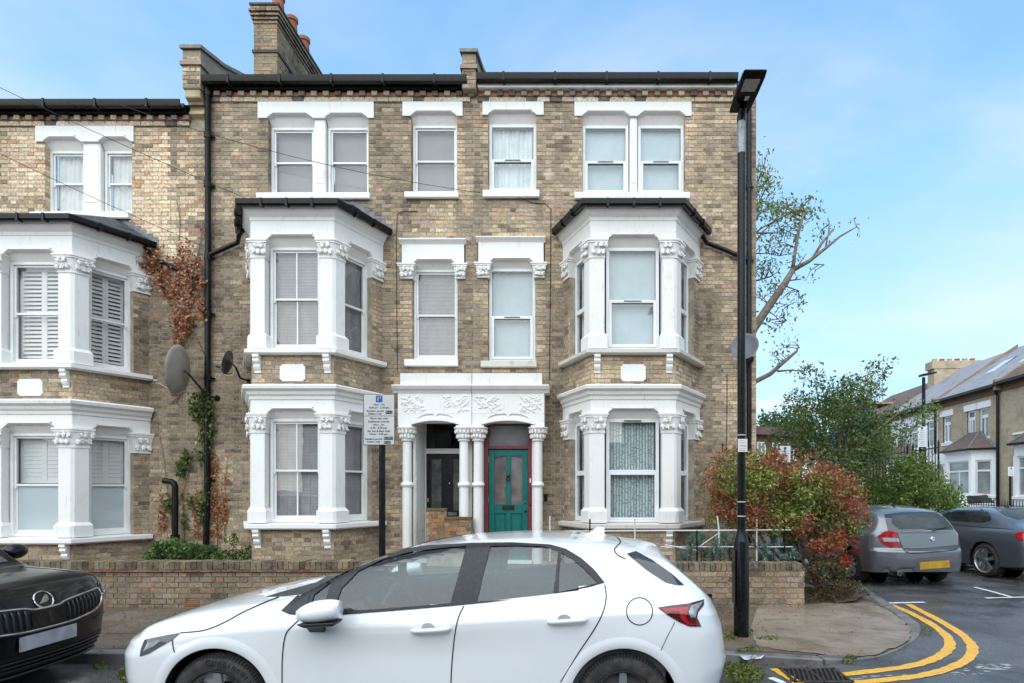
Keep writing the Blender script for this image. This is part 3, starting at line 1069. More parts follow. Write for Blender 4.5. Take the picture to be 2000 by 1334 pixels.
def backing(th, win, fr, u0, u1, z0, z1, d, kind, seed=0):
 """what hangs behind the glass, and the dim room"""
 rr = random.Random(seed)
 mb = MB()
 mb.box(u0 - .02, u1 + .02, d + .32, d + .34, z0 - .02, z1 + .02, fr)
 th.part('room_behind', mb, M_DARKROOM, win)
 if kind == 'venetian':
  mb = MB()
  z = z0 + 0.01
  gap = rr.choice((0.0, 0.0, 0.0))
  while z < z1 - .01:
   tilt = 0.0045
   mb.quad(fr(u0 + .012, d + .06, z), fr(u1 - .012, d + .06, z), fr(u1 - .012, d + .06 + tilt * 2, z + .0235), fr(u0 + .012, d + .06 + tilt * 2, z + .0235))
   z += 0.0255
  for q in (0.25, 0.75):
   uu = u0 + (u1 - u0) * q
   mb.box(uu - .002, uu + .002, d + .054, d + .056, z0, z1, fr)
  th.part('venetian_blind', mb, M_BLINDV, win, fix=False)
 elif kind == 'roller':
  mb = MB()
  mb.box(u0 + .03, u1 - .015, d + .09, d + .094, z0 + .0, z1, fr)
  th.part('roller_blind', mb, M_ROLLER, win)
 elif kind in ('sheet', 'lace', 'net'):
  mb = MB()
  n = 48
  amp, fq = {'sheet': (0.002, 30), 'lace': (0.012, 55), 'net': (0.014, 70)}[kind]
  ph = rr.uniform(0, 6)
  for i in range(n):
   ua, ub = u0 + (u1 - u0) * i / n, u0 + (u1 - u0) * (i + 1) / n
   g = lambda u: d + .07 + amp * math.sin(u * fq + ph) + amp * .7 * math.sin(u * fq * .37 + ph * 2)
   mb.quad(fr(ua, g(ua), z0), fr(ub, g(ub), z0), fr(ub, g(ub), z1), fr(ua, g(ua), z1))
  nm = {'sheet': 'pale_blind', 'lace': 'lace_curtain', 'net': 'net_curtain'}[kind]
  th.part(nm, mb, {'sheet': M_SHEET, 'lace': M_LACE, 'net': M_NETPLAIN}[kind], win, fix=False, smooth=True)
 elif kind.startswith('shutter'):
  st = 0.045
  nleaf = 2 if u1 - u0 > 0.55 else 1
  for k in range(nleaf):
   a, b = u0 + (u1 - u0) * k / nleaf, u0 + (u1 - u0) * (k + 1) / nleaf
   mb = MB()
   rect_frame(mb, fr, a, b, z0, z1, st, d + .10, d + .125)
   sh = th.part('shutter', mb, M_SHUT, win)
   z = z0 + st
   while z < z1 - st - .02:
    mb = MB()
    if kind == 'shutter_closed':
     mb.box(a + st, b - st, d + .112, d + .118, z, z + .0685, fr)
     th.part('slat', mb, M_SHUT, win)
     z += .072
     continue
    mb.add([fr(a + st, d + .095, z), fr(b - st, d + .095, z), fr(b - st, d + .135, z + .052), fr(a + st, d + .135, z + .052),
      fr(a + st, d + .102, z - .004), fr(b - st, d + .102, z - .004), fr(b - st, d + .142, z + .048), fr(a + st, d + .142, z + .048)],
      [(0, 1, 2, 3), (7, 6, 5, 4), (0, 4, 5, 1), (3, 2, 6, 7)])
    th.part('slat', mb, M_SHUT, win, fix=False)
    z += 0.072
def sash_window(th, fr, u0, u1, z0, z1, d, bars=0, back='venetian', zmid=None, frosted=False, seed=0, edge=0.045, mat=None):
 mat = mat or M_WOODW
 zm = zmid or (z0 + z1) / 2
 mb = MB()
 rect_frame(mb, fr, u0, u1, z0, z1, edge, d, d + .11, wb=.05)
 win = th.part('window', mb, mat, bevel=0.003)
 a, b = u0 + edge, u1 - edge
 for up in (1, 0):
  dd = d + (.03 if up else .055)
  za, zb = (zm - .018, z1 - edge) if up else (z0 + .05, zm + .018)
  mb = MB()
  rect_frame(mb, fr, a, b, za, zb, .034, dd, dd + .028, wb=.036 if up else .062, wt=.036)
  if up:
   for uu in (a, b - .034):      # horns
    mb.poly([(uu, za), (uu + .034, za), (uu + .028, za - .045), (uu + .006, za - .045)], dd, dd + .028, fr)
  for k in range(bars):
   uu = a + .034 + (b - a - .068) * (k + 1) / (bars + 1)
   mb.box(uu - .012, uu + .012, dd + .003, dd + .024, za + .03, zb - .03, fr)
  if not up:
   for q in ((0.25, 0.75) if b - a > .45 else (.5,)):
    uu = a + (b - a) * q
    mb.box(uu - .035, uu + .035, dd - .018, dd, zb - .03, zb - .018, fr)
  th.part('sash', mb, mat, win, bevel=0.002)
  n = bars + 1
  for k in range(n):
   ua = a + .034 + (b - a - .068) * k / n
   ub = a + .034 + (b - a - .068) * (k + 1) / n
   mb = MB()
   mb.box(ua, ub, dd + .012, dd + .016, za + .03, zb - .03, fr)
   th.part('pane', mb, M_FROST if (frosted and not up) else M_GLASS, win)
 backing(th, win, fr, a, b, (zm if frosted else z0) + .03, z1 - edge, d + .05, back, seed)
 return win
def upvc_window(th, fr, u0, u1, z0, z1, d, back='sheet', split=0.47, seed=0, vent='mid', casement=True):
 zm = z0 + (z1 - z0) * split
 w = 0.058
 mb = MB()
 rect_frame(mb, fr, u0, u1, z0, z1, w, d, d + .07)
 mb.box(u0 + w, u1 - w, d, d + .07, zm - .03, zm + .03, fr)
 win = th.part('window', mb, M_UPVC, bevel=0.006)
 mb = MB()
 a, b = u0 + w - .01, u1 - w + .01
 if casement:
  rect_frame(mb, fr, a, b, z0 + w - .01, zm + .022, .052, d - .016, d + .05)
 else:
  rect_frame(mb, fr, a, b, z0 + w - .01, zm - .028, .03, d - .006, d + .05)
 th.part('casement', mb, M_UPVC, win, bevel=0.006)
 i = .042 if casement else .022
 for (za, zb, ii) in ((z0 + w + .03, zm - .02, i), (zm + .03, z1 - w, 0.0)):
  mb = MB()
  mb.box(u0 + w + ii, u1 - w - ii, d + .02, d + .04, za - (.02 if not casement else 0), zb, fr)
  th.part('pane', mb, M_GLASSN, win)
 m = (u0 + u1) / 2
 vw = min(.15, (u1 - u0) * .2)
 zv = zm + .002 if vent == 'mid' else z1 - .03
 if vent:
  mb = MB()
  mb.box(m - vw, m + vw, d - .024, d - .014, zv - .010, zv + .010, fr)
  th.part('trickle_vent', mb, mottled('vent_dark', (0.16, 0.155, 0.15), (0.1, 0.1, 0.1), 9, 0.6) if 'vent_dark' not in MATS else MATS['vent_dark'], win)
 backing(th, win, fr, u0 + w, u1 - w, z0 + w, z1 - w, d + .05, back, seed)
 return win
# ================================================================ the houses
FB = F - 1.05                               # front of the bays
XLC, XCR, XR = PX(405, F), PX(925, F), PX(1477, F)
WALL = Frame(0, F)
fx_ = lambda u: PX(u, F)
fz_ = lambda v: PZ(v, F)
bz_ = lambda v: PZ(v, FB)
house_L = Thing('terraced_house', (-9.8, F, 0), 'pale brick terraced house at far left with white shuttered bay and dead creeper', 'house', 'three storey Victorian houses')
house_C = Thing('terraced_house', (-4.5, F, 0), 'middle brick terraced house with grey blinds, tall chimney and black front door', 'house', 'three storey Victorian houses')
house_R = Thing('terraced_house', (0.7, F, 0), 'end brick terraced house with green door, peeling cream stonework and lace curtains', 'house', 'three storey Victorian houses')
def bay(th, plan, L, mat, sillmat, style, colf, holes_wall, bricks, mortar, backs, zroof_extra=0.0, upper=None):
 """two-storey canted bay. plan: wall-left, front-left, front-right, wall-right. L: levels"""
 wl, fl, frr, wr = plan
 fr_f = Frame(*fl, frr[0] - fl[0], frr[1] - fl[1])
 fr_l = Frame(*wl, fl[0] - wl[0], fl[1] - wl[1])
 fr_r = Frame(*frr, wr[0] - frr[0], wr[1] - frr[1])
 len_f, len_l, len_r = math.dist(fl, frr), math.dist(wl, fl), math.dist(frr, wr)
 sides = ((fr_l, len_l, 'l'), (fr_f, len_f, 'f'), (fr_r, len_r, 'r'))
 pw = 0.255                      # pier width along each face
 jb = 0.27                       # brick jamb next to the house wall
 # brick aprons under the sills
 for fr, ln, s in sides:
  for (za, zb) in ((L['gsill0'] - 1.0, L['gsill0']), (L['cor1'], L['sill0'])):
   bricks += brick_field(fr, 0.002, ln - 0.002, za, zb, [], colf)
   mortar.quad(fr(0, 0, za), fr(ln, 0, za), fr(ln, 0, zb), fr(0, 0, zb))
  if s != 'f':
   u0, u1 = (0.0, jb) if s == 'l' else (ln - jb, ln)
   for (za, zb) in ((L['gsill1'], L['gcap0']), (L['sill1'], L['cap0'])):
    bricks += brick_field(fr, u0, u1, za, zb - .03, [], colf)
    mortar.quad(fr(u0, 0, za), fr(u1, 0, za), fr(u1, 0, zb), fr(u0, 0, zb))
    e = u1 if s == 'l' else u0
    mortar.quad(fr(e, 0, za), fr(e, .12, za), fr(e, .12, zb), fr(e, 0, zb))
 for st, (s0, s1, c0, c1, b0, b1, zt, wt) in enumerate(((L['gsill0'], L['gsill1'], L['gcap0'], L['gcap1'], L['gsill1'], L['gbase'], L['gcor0'], L['gwin']),
               (L['sill0'], L['sill1'], L['cap0'], L['cap1'], L['sill1'], L['base'], L['top0'], L['win']))):
  # sill swept round the bay, on brackets
  mb = MB()
  mb.sweep(plan, [(-0.12, s0), (0.10, s0), (0.10, s0 + .012), (0.125, s0 + .02), (0.125, s1 - .02), (-0.12, s1)])
  th.part('bay_sill', mb, sillmat, bevel=0.005)
  for (px, py, ex, ey) in ((*fl, -1, 0), (*frr, 1, 0)):
   cx = px + (0.10 if ex < 0 else -0.10)
   mb = MB()
   H = 0.34 if st else 0.36
   pr = [(0, 0), (-.11, 0), (-.11, -.05), (-.085, -.075), (-.10, -.12), (-.075, -.16), (-.05, -.175), (-.065, -.22), (-.045, -.27), (-.02, -.30), (-.02, -H), (0, -H)]
   sc = H / .36
   frb = Frame(cx, py, 0, 1)
   mb.poly([(a - .002, s0 - .001 + b * 0.9) for a, b in pr], -.055, .055, frb)
   th.part('bracket', mb, mat, bevel=0.005)
  # corner piers with base and capital
  for (P, e1, e2, n1, n2) in ((fl, fr_f.d, (-fr_l.d[0], -fr_l.d[1]), fr_f.n, fr_l.n), (frr, fr_r.d, (-fr_f.d[0], -fr_f.d[1]), fr_r.n, fr_f.n)):
   def pts(o, P=P, e1=e1, e2=e2, n1=n1, n2=n2, w=pw - .03):
    # pier wraps the corner
    q = offset_plan([(P[0] + e2[0] * (w + o), P[1] + e2[1] * (w + o)), P, (P[0] + e1[0] * (w + o), P[1] + e1[1] * (w + o))], o + .03)
    k1 = (q[2][0] + n1[0] * (.2 + o), q[2][1] + n1[1] * (.2 + o))
    k2 = (q[0][0] + n2[0] * (.2 + o), q[0][1] + n2[1] * (.2 + o))
    # chamfered nose
    a = Vector(q[1])
    va, vb = (Vector(q[0]) - a).normalized(), (Vector(q[2]) - a).normalized()
    ch = .035
    return [q[0], tuple(a + va * ch), tuple(a + vb * ch), q[2], k1, k2]
   mb = MB()
   mb.prism(pts(0), b1 - .01, c0 + .01)
   pier = th.part('column', mb, mat, bevel=0.004)
   mb = MB()
   mb.prism(pts(.045), b0, b1 - .03)
   n = 6
   A, B = pts(.045), pts(.004)
   mb.add([(x, y, b1 - .0301) for x, y in A] + [(x, y, b1 + .03) for x, y in B], [(i, (i + 1) % n, (i + 1) % n + n, i + n) for i in range(n)])
   th.part('column_base', mb, mat, pier, bevel=0.004)
   mb = capital_mb(pts, c0, c1)
   q = pts(.03)
   for (a, b) in ((q[0], q[1]), (q[2], q[3])):
    fq = Frame(a[0], a[1], b[0] - a[0], b[1] - a[1])
    leaves_on(mb, fq, 0.0, math.dist(a, b), c0 + .03, c1 - .03, 0, 3, .042, CAP_RND)
   th.part('capital', mb, mat, pier, smooth=True, angle=40)
  # capitals on the brick jambs against the house wall
  for fr, ln, s in sides:
   if s == 'f':
    continue
   u0, u1 = (-.02, jb) if s == 'l' else (ln - jb, ln + .02)
   def pts2(o, fr=fr, u0=u0, u1=u1):
    q = [fr(u0 - o, -.02 - o, 0), fr(u1 + o, -.02 - o, 0), fr(u1 + o, .1, 0), fr(u0 - o, .1, 0)]
    return [(x, y) for x, y, z in q]
   mb = capital_mb(pts2, c0 - .04, wt + .002)
   leaves_on(mb, fr, u0, u1, c0 - .02, c1 - .04, -.04, 3, .044, CAP_RND)
   th.part('capital', mb, mat, smooth=True, angle=40)
  # frieze with a shouldered head over each window
  wins = ((fr_l, jb, len_l - pw + .0, 'l'), (fr_f, pw, len_f - pw, 'f'), (fr_r, pw, len_r - jb, 'r'))
  for fr, a, b, s in wins:
   ln = {'l': len_l, 'f': len_f, 'r': len_r}[s]
   c = .10 if s == 'f' else .085
   lintel(th, fr, -.012 if s != 'l' else 0, ln + (.012 if s != 'r' else 0), wt, zt, [(a + .004, b - .004)], wt + .105, proud=.03, back=.15, mat=mat, name='frieze', c=c, drop=.10)
  # windows
  for fr, a, b, s in wins:
   bk = backs[st][0 if s == 'f' else 1]
   z0, z1 = s1 + .005, wt - .08
   if style == 'sash':
    sash_window(th, fr, a, b, z0, z1, .10, 1 if s == 'f' else 0, bk, seed=hash((s, st)) % 99)
   elif style == 'shutter':
    sash_window(th, fr, a, b, z0, z1, .10, 0, bk, frosted=(st == 0), seed=hash((s, st)) % 99)
   else:
    if st == 0:
     upvc_window(th, fr, a, b, z0, z1, .10, bk, .49, 3 + (s == 'l'), 'top' if s == 'f' else None, False)
    else:
     upvc_window(th, fr, a, b, z0, z1, .10, bk, .475, 5 + (s == 'l'), 'mid' if s == 'f' else None, s == 'f')
 # cornice between the storeys
 mb = MB()
 c0, c1 = L['gcor0'], L['cor1']
 h = c1 - c0
 mb.sweep(plan, [(-.03, c0), (.045, c0), (.055, c0 + h * .22), (.085, c0 + h * .35), (.10, c0 + h * .55), (.15, c0 + h * .70), (.16, c0 + h * .92), (.13, c1), (-.03, c1 + .03)])
 th.part('cornice', mb, mat, bevel=0.003)
 # plaque
 cx = len_f / 2
 pz0, pz1 = L['plq0'], L['plq1']
 w, hh = .215, (pz1 - pz0) / 2
 k = .035
 zc = (pz0 + pz1) / 2
 pts = []
 for sx, sz in ((-1, -1), (1, -1), (1, 1), (-1, 1)):
  X, Z = cx + sx * w, zc + sz * hh
  arc = [(X - sx * k * math.cos(t), Z - sz * k * math.sin(t)) for t in (0.0, .78, 1.57)]
  arc = [(X - sx * 0, Z - sz * k), (X - sx * k * .75, Z - sz * k * .75), (X - sx * k, Z)]
  pts += arc if (sx * sz < 0) else arc[::-1]
 pts = [p for p in pts]
 ctr = (cx, zc)
 pts.sort(key=lambda p: math.atan2(p[1] - zc, p[0] - cx))
 mb = MB()
 mb.poly(pts, -.03, .01, fr_f)
 th.part('plaque', mb, mat, bevel=0.004)
 # upper cornice, gutter, slate roof
 t0, t1 = L['top0'], L['eave']
 mb = MB()
 h = t1 - t0
 mb.sweep(plan, [(-.03, t0), (.04, t0), (.05, t0 + h * .3), (.09, t0 + h * .5), (.13, t0 + h * .8), (.15, t1), (-.03, t1)])
 th.part('cornice', mb, mat, bevel=0.003)
 mb = MB()
 g = L['eave']
 mb.sweep(plan, [(.15, g + .085), (.15, g + .004), (.18, g - .02), (.225, g - .02), (.255, g + .004), (.262, g + .085), (.235, g + .085), (.225, g + .02), (.185, g + .015), (.175, g + .085)])
 gut = th.part('bay_gutter', mb, M_GUTTER, smooth=True, angle=35)
 for (i, j) in ((0, 1), (1, 2), (2, 3)):
  P, Q = offset_plan(plan, .262)[i], offset_plan(plan, .262)[j]
  n = 3 if (i, j) != (1, 2) else 4
  for k2 in range(1, n):
   t = k2 / n
   cx, cy = P[0] + (Q[0] - P[0]) * t, P[1] + (Q[1] - P[1]) * t
   frk = Frame(cx, cy, Q[0] - P[0], Q[1] - P[1])
   mb = MB()
   mb.box(-.02, .02, -.012, .09, g - .035, g + .09, frk)
   th.part('gutter_bracket', mb, M_GUTTER, gut)
 rt = L['eave'] + .075
 ro = offset_plan(plan, .20)
 rise = .50 + zroof_extra
 ridge = [(ro[1][0] + .33, F - .002, rt + rise), (ro[2][0] - .33, F - .002, rt + rise)]
 ridge = [(fl[0] + .06, F - .002, rt + rise), (frr[0] - .06, F - .002, rt + rise)]
 mb = MB()
 wl2, fl2, fr2, wr2 = [(x, min(y, F - .002), rt) for x, y in ro]
 mb.add([wl2, fl2, ridge[0]], [(0, 1, 2)], (.05, .052, .058))
 mb.add([fl2, fr2, ridge[1], ridge[0]], [(0, 1, 2, 3)], (.05, .052, .058))
 mb.add([fr2, wr2, ridge[1]], [(0, 1, 2)], (.05, .052, .058))
 roof = th.part('bay_roof', mb, M_SLATE, fix=False)
 # slates in rows
 def slates(a, b, c, d=None):
  a, b, c = Vector(a), Vector(b), Vector(c)
  d = Vector(d) if d else c.copy()
  n = 6
  nrm = (b - a).cross(c - a).normalized()
  if nrm.z < 0:
   nrm = -nrm
  rr = random.Random(11)
  for r in range(n):
   t0, t1 = r / n, min(1, (r + 1.12) / n)
   l0, r0 = a.lerp(d, t0), b.lerp(c, t0)
   l1, r1 = a.lerp(d, t1), b.lerp(c, t1)
   w = (r0 - l0).length
   m = max(1, int(w / .26))
   for k2 in range(m):
    s0, s1 = (k2 + (.0)) / m, (k2 + 1 - .02) / m
    sh = rr.uniform(.75, 1.3)
    col = (.075 * sh, .078 * sh, .088 * sh)
    q = [l0.lerp(r0, s0) + nrm * .016, l0.lerp(r0, s1) + nrm * .016, l1.lerp(r1, s1) + nrm * .006, l1.lerp(r1, s0) + nrm * .006]
    mb = MB()
    vs = [tuple(p) for p in q] + [tuple(p - nrm * .006) for p in q]
    mb.add(vs, [(0, 1, 2, 3), (0, 4, 5, 1), (1, 5, 6, 2), (3, 2, 6, 7), (0, 3, 7, 4)], col)
    th.part('slate', mb, M_SLATE, roof, fix=False)
 slates(fl2, fr2, ridge[1], ridge[0])
 slates(fr2, wr2, ridge[1])
 slates(wl2, fl2, ridge[0])
 for a_, b_ in ((fl2, ridge[0]), (fr2, ridge[1])):
  mb = MB()
  mb.tube([a_, b_], .03, 6)
  th.part('hip_lead', mb, M_LEAD, roof)
 # stepped lead flashing against the wall
 for (A, B, sg) in ((wl2, ridge[0], -1), (wr2, ridge[1], 1)):
  mb = MB()
  for k2 in range(7):
   t0, t1 = k2 / 7, (k2 + 1) / 7
   x0, x1 = A[0] + (B[0] - A[0]) * t0, A[0] + (B[0] - A[0]) * t1
   za, zb = A[2] + (B[2] - A[2]) * t0, A[2] + (B[2] - A[2]) * t1
   mb.poly([(x0, za), (x1, zb), (x1, zb + .085), (x0, zb + .085)], -.016, -.010, WALL)
  th.part('flashing', mb, M_LEAD, roof)
 holes_wall.append((wl[0] + .01, wr[0] - .01, 0.0, L['eave'] + .05))
def levels(dv_lo=0.0, dv_hi=0.0):
 b = lambda v, dz: bz_(v) + dz
 return dict(gsill0=b(1034, dv_lo), gsill1=b(1021, dv_lo), gbase=b(995, dv_lo), gcap0=b(846, dv_lo), gcap1=b(807.5, dv_lo), gwin=b(808, dv_lo), gcor0=b(781, dv_lo), cor1=b(753, dv_lo),
    sill0=b(694, dv_hi), sill1=b(682, dv_hi), base=b(655, dv_hi), cap0=b(505, dv_hi), cap1=b(469.5, dv_hi), win=b(470, dv_hi), top0=b(433, dv_hi), eave=b(411, dv_hi),
    plq0=b(745, dv_lo), plq1=b(712, dv_lo))
def gutter_run(th, x0, x1, z, fascia=None):
 mb = MB()
 fr = Frame(0, F - .14)
 prof = [(.0, z + .005), (-.02, z - .06), (-.075, z - .085), (-.13, z - .06), (-.15, z + .01), (-.15, z + .05), (-.125, z + .05), (-.12, z - .02), (-.075, z - .05), (-.03, z - .03), (-.02, z + .05), (0, z + .05)]
 mb.poly(prof, x0, x1, lambda d, u, zz_: fr(u, d, zz_))
 g = th.part('gutter', mb, M_GUTTER, smooth=True, angle=35)
 x = x0 + .5
 while x < x1:
  mb = MB()
  mb.box(x - .02, x + .02, -.16, .0, z - .095, z + .062, fr)
  th.part('gutter_bracket', mb, M_GUTTER, g)
  x += .95
 mb = MB()
 if fascia == 'white':
  mb.box(x0, x1, F - .15, F - .0, z - .135, z - .06)
  th.part('fascia', mb, M_CREAM, bevel=.006)
 else:
  mb.box(x0, x1, F - .142, F - .0, z - .105, z + .04)
  th.part('fascia', mb, M_BLACK)
def dentil_course(th, wall, x0, x1, z, colf, seed):
 """projecting dog-tooth bricks over a red band, then a string course"""
 rr = random.Random(seed)
 mb = MB()
 mb.box(x0, x1, F - .03, F + .02, z, z + .075, col=(.30, .10, .055))
 mb2 = MB()
 x = x0 + .03
 i = 0
 while x < x1 - .1:
  c = rr.choice(((.36, .13, .07), (.33, .11, .06), (.26, .09, .06), (.30, .16, .10)))
  mbb = MB()
  mbb.box(x, x + .105, F - .045, F - .0305, z + .003, z + .072, col=c)
  th.part('brick', mbb, M_BRICK, wall)
  c = rr.choice(((.48, .42, .30), (.40, .33, .22), (.10, .09, .08), (.42, .36, .27), (.20, .17, .14)))
  mbb = MB()
  mbb.box(x + .113, x + .219, F - .09, F - .0305, z - .002, z + .074, col=c)
  th.part('brick', mbb, M_BRICK, wall)
  x += .227
 th.part('red_band', mb, M_BRICK, wall)
 mb = MB()
 x = x0
 while x < x1 - .02:
  c = rr.choice(STOCK_L + ((.12, .10, .09),))
  mb.box(x, min(x + .218, x1), F - .04, F + .02, z - .09, z - .008, col=c)
  x += .227
 th.part('string_course', mb, M_BRICK, wall, kind='stuff')
def party_parapet(th, x0, x1, zf, zb, colf, corbel=True, bend=None):
 """wall between two roofs: front pier with coping, then raking back"""
 wy0 = F - .22
 prof = [(wy0, 9.15), (wy0, zf - .07), (wy0 + .70, zf + .10), (wy0 + 1.62, zf + .47), (wy0 + 4.6, zb), (wy0 + 4.6, 8.2), (F + .02, 8.2), (F + .02, 9.15)]
 mb = MB()
 fr = Frame(x0, 0, 0, 1)
 mb.poly(prof, -(x1 - x0), 0, fr)
 w = th.part('parapet', mb, M_BRICKTEX)
 bricks = brick_field(Frame(0, wy0), x0, x1, 9.17, zf - .20, [], colf)
 mbb = MB()
 add_bricks(mbb, bricks)
 th.part('brickwork', mbb, M_BRICK, w, fix=False, kind='stuff')
 mb = MB()
 t = .055
 pr = [(wy0 - .05, zf - .068), (wy0 + .70, zf + .103), (wy0 + 1.62, zf + .473), (wy0 + 4.6, zb + .005), (wy0 + 4.6, zb + .07), (wy0 + 1.61, zf + .545), (wy0 + .69, zf + .175), (wy0 - .05, zf + .0)]
 mb.poly(pr, -(x1 - x0) - .04, .04, fr)
 th.part('coping', mb, mottled('coping_stone', (.30, .28, .25), (.20, .18, .15), 6, .8) if 'coping_stone' not in MATS else MATS['coping_stone'], w, bevel=.004)
 mb = MB()
 mb.box(x0 - .035, x1 + .035, wy0 - .04, wy0 + .3, zf - .36, zf - .29)
 th.part('brick_collar', mb, M_BRICKTEX, w)
 if corbel:
  mb = MB()
  pr = [(wy0 + .02, 9.15), (F + .01, 9.15), (F + .01, 8.70), (wy0 + .12, 8.76), (wy0 + .17, 8.86), (wy0 + .10, 8.96), (wy0 + .02, 9.0)]
  mb.poly(pr, -(x1 - x0) + .02, -.02, fr)
  th.part('corbel', mb, mottled('corbel_stone', (.46, .37, .22), (.36, .27, .15), 5, .7) if 'corbel_stone' not in MATS else MATS['corbel_stone'], w, bevel=.012)
def bricktex(name, c1, c2, c3):
 """brick pattern for walls seen edge-on or far away"""
 m, nt, b = node_mat(name, .9, c1, 0, .2)
 g = nt.nodes.new('ShaderNodeNewGeometry')
 sp = nt.nodes.new('ShaderNodeSeparateXYZ')
 nt.links.new(g.outputs['Position'], sp.inputs[0])
 cb = nt.nodes.new('ShaderNodeCombineXYZ')
 nt.links.new(n_math(nt, 'ADD', sp.outputs['X'], sp.outputs['Y']), cb.inputs[0])
 nt.links.new(sp.outputs['Z'], cb.inputs[1])
 t = nt.nodes.new('ShaderNodeTexBrick')
 t.inputs['Color1'].default_value = (*c1, 1)
 t.inputs['Color2'].default_value = (*c2, 1)
 t.inputs['Mortar'].default_value = (*c3, 1)
 t.inputs['Scale'].default_value = 1.0
 t.inputs['Mortar Size'].default_value = .006
 t.inputs['Brick Width'].default_value = .225
 t.inputs['Row Height'].default_value = .0757
 t.inputs['Bias'].default_value = -.2
 nt.links.new(cb.outputs[0], t.inputs[0])
 f = n_noise(nt, g.outputs['Position'], 1.3, 6, .65)
 c = n_mix(nt, n_range(nt, f, .45, .7, 0, .6), t.outputs[0], tuple(x * .45 for x in c1))
 f2 = n_noise(nt, g.outputs['Position'], 30, 4, .65)
 c = n_mix(nt, n_range(nt, f2, .35, .75, 0, .35), c, tuple(min(1, x * 1.5) for x in c2))
 nt.links.new(c, b.inputs['Base Color'])
 n_bump(nt, b, t.outputs['Fac'], -.4, .006)
 return m
M_BRICKTEX = bricktex('stock_brick_far', (.36, .295, .215), (.27, .22, .165), (.28, .24, .18))
def shell(th, x0, x1, depth, zt, name='side_walls', right=True):
 """side and back walls and the slate roof of a house"""
 mb = MB()
 if right:
  mb.quad((x1, F + .0, 0), (x1, F + depth, 0), (x1, F + depth, zt), (x1, F, zt))
 mb.quad((x0, F + .3, 0), (x0, F + depth, 0), (x0, F + depth, zt), (x0, F + .3, zt))
 mb.quad((x0, F + depth, 0), (x1, F + depth, 0), (x1, F + depth, zt), (x0, F + depth, zt))
 th.part(name, mb, M_BRICKTEX, fix=False)
 mb = MB()
 ye, yr, yb = F - .13, F + depth / 2, F + depth
 zr = zt + .15 + depth / 2 * .50
 mb.add([(x0, ye, zt + .05), (x1, ye, zt + .05), (x1, yr, zr), (x0, yr, zr), (x1, yb, zt), (x0, yb, zt)], [(0, 1, 2, 3), (3, 2, 4, 5)], (.06, .062, .07))
 mb.add([(x1, F, zt), (x1, yb, zt), (x1, yr, zr - .02)], [(0, 1, 2)], (.25, .2, .14))
 return th.part('roof', mb, M_SLATE, fix=False)
def jamb_bricks(bricks, mortar, x, d, z0, z1, side, colf):
 """brick reveal at a window's side: side -1 = left jamb (faces right), +1 = right jamb"""
 fr = Frame(x, F, 0, 1) if side < 0 else Frame(x, F + d, 0, -1)
 # left jamb faces +x : u runs into the wall
 mortar.quad((x, F, z0), (x, F + d, z0), (x, F + d, z1), (x, F, z1))
 fr2 = Frame(x, F, 0, 1)
 fr2.n = (-1, 0) if side < 0 else (1, 0)
 k = int(z0 / COURSE)
 while k * COURSE < z1:
  a, b = max(k * COURSE, z0), min((k + 1) * COURSE - JN, z1)
  k += 1
  if b - a > .02:
   bricks.append((fr2, .004, d, a, b, .004, colf(fr2, d / 2, (a + b) / 2)))
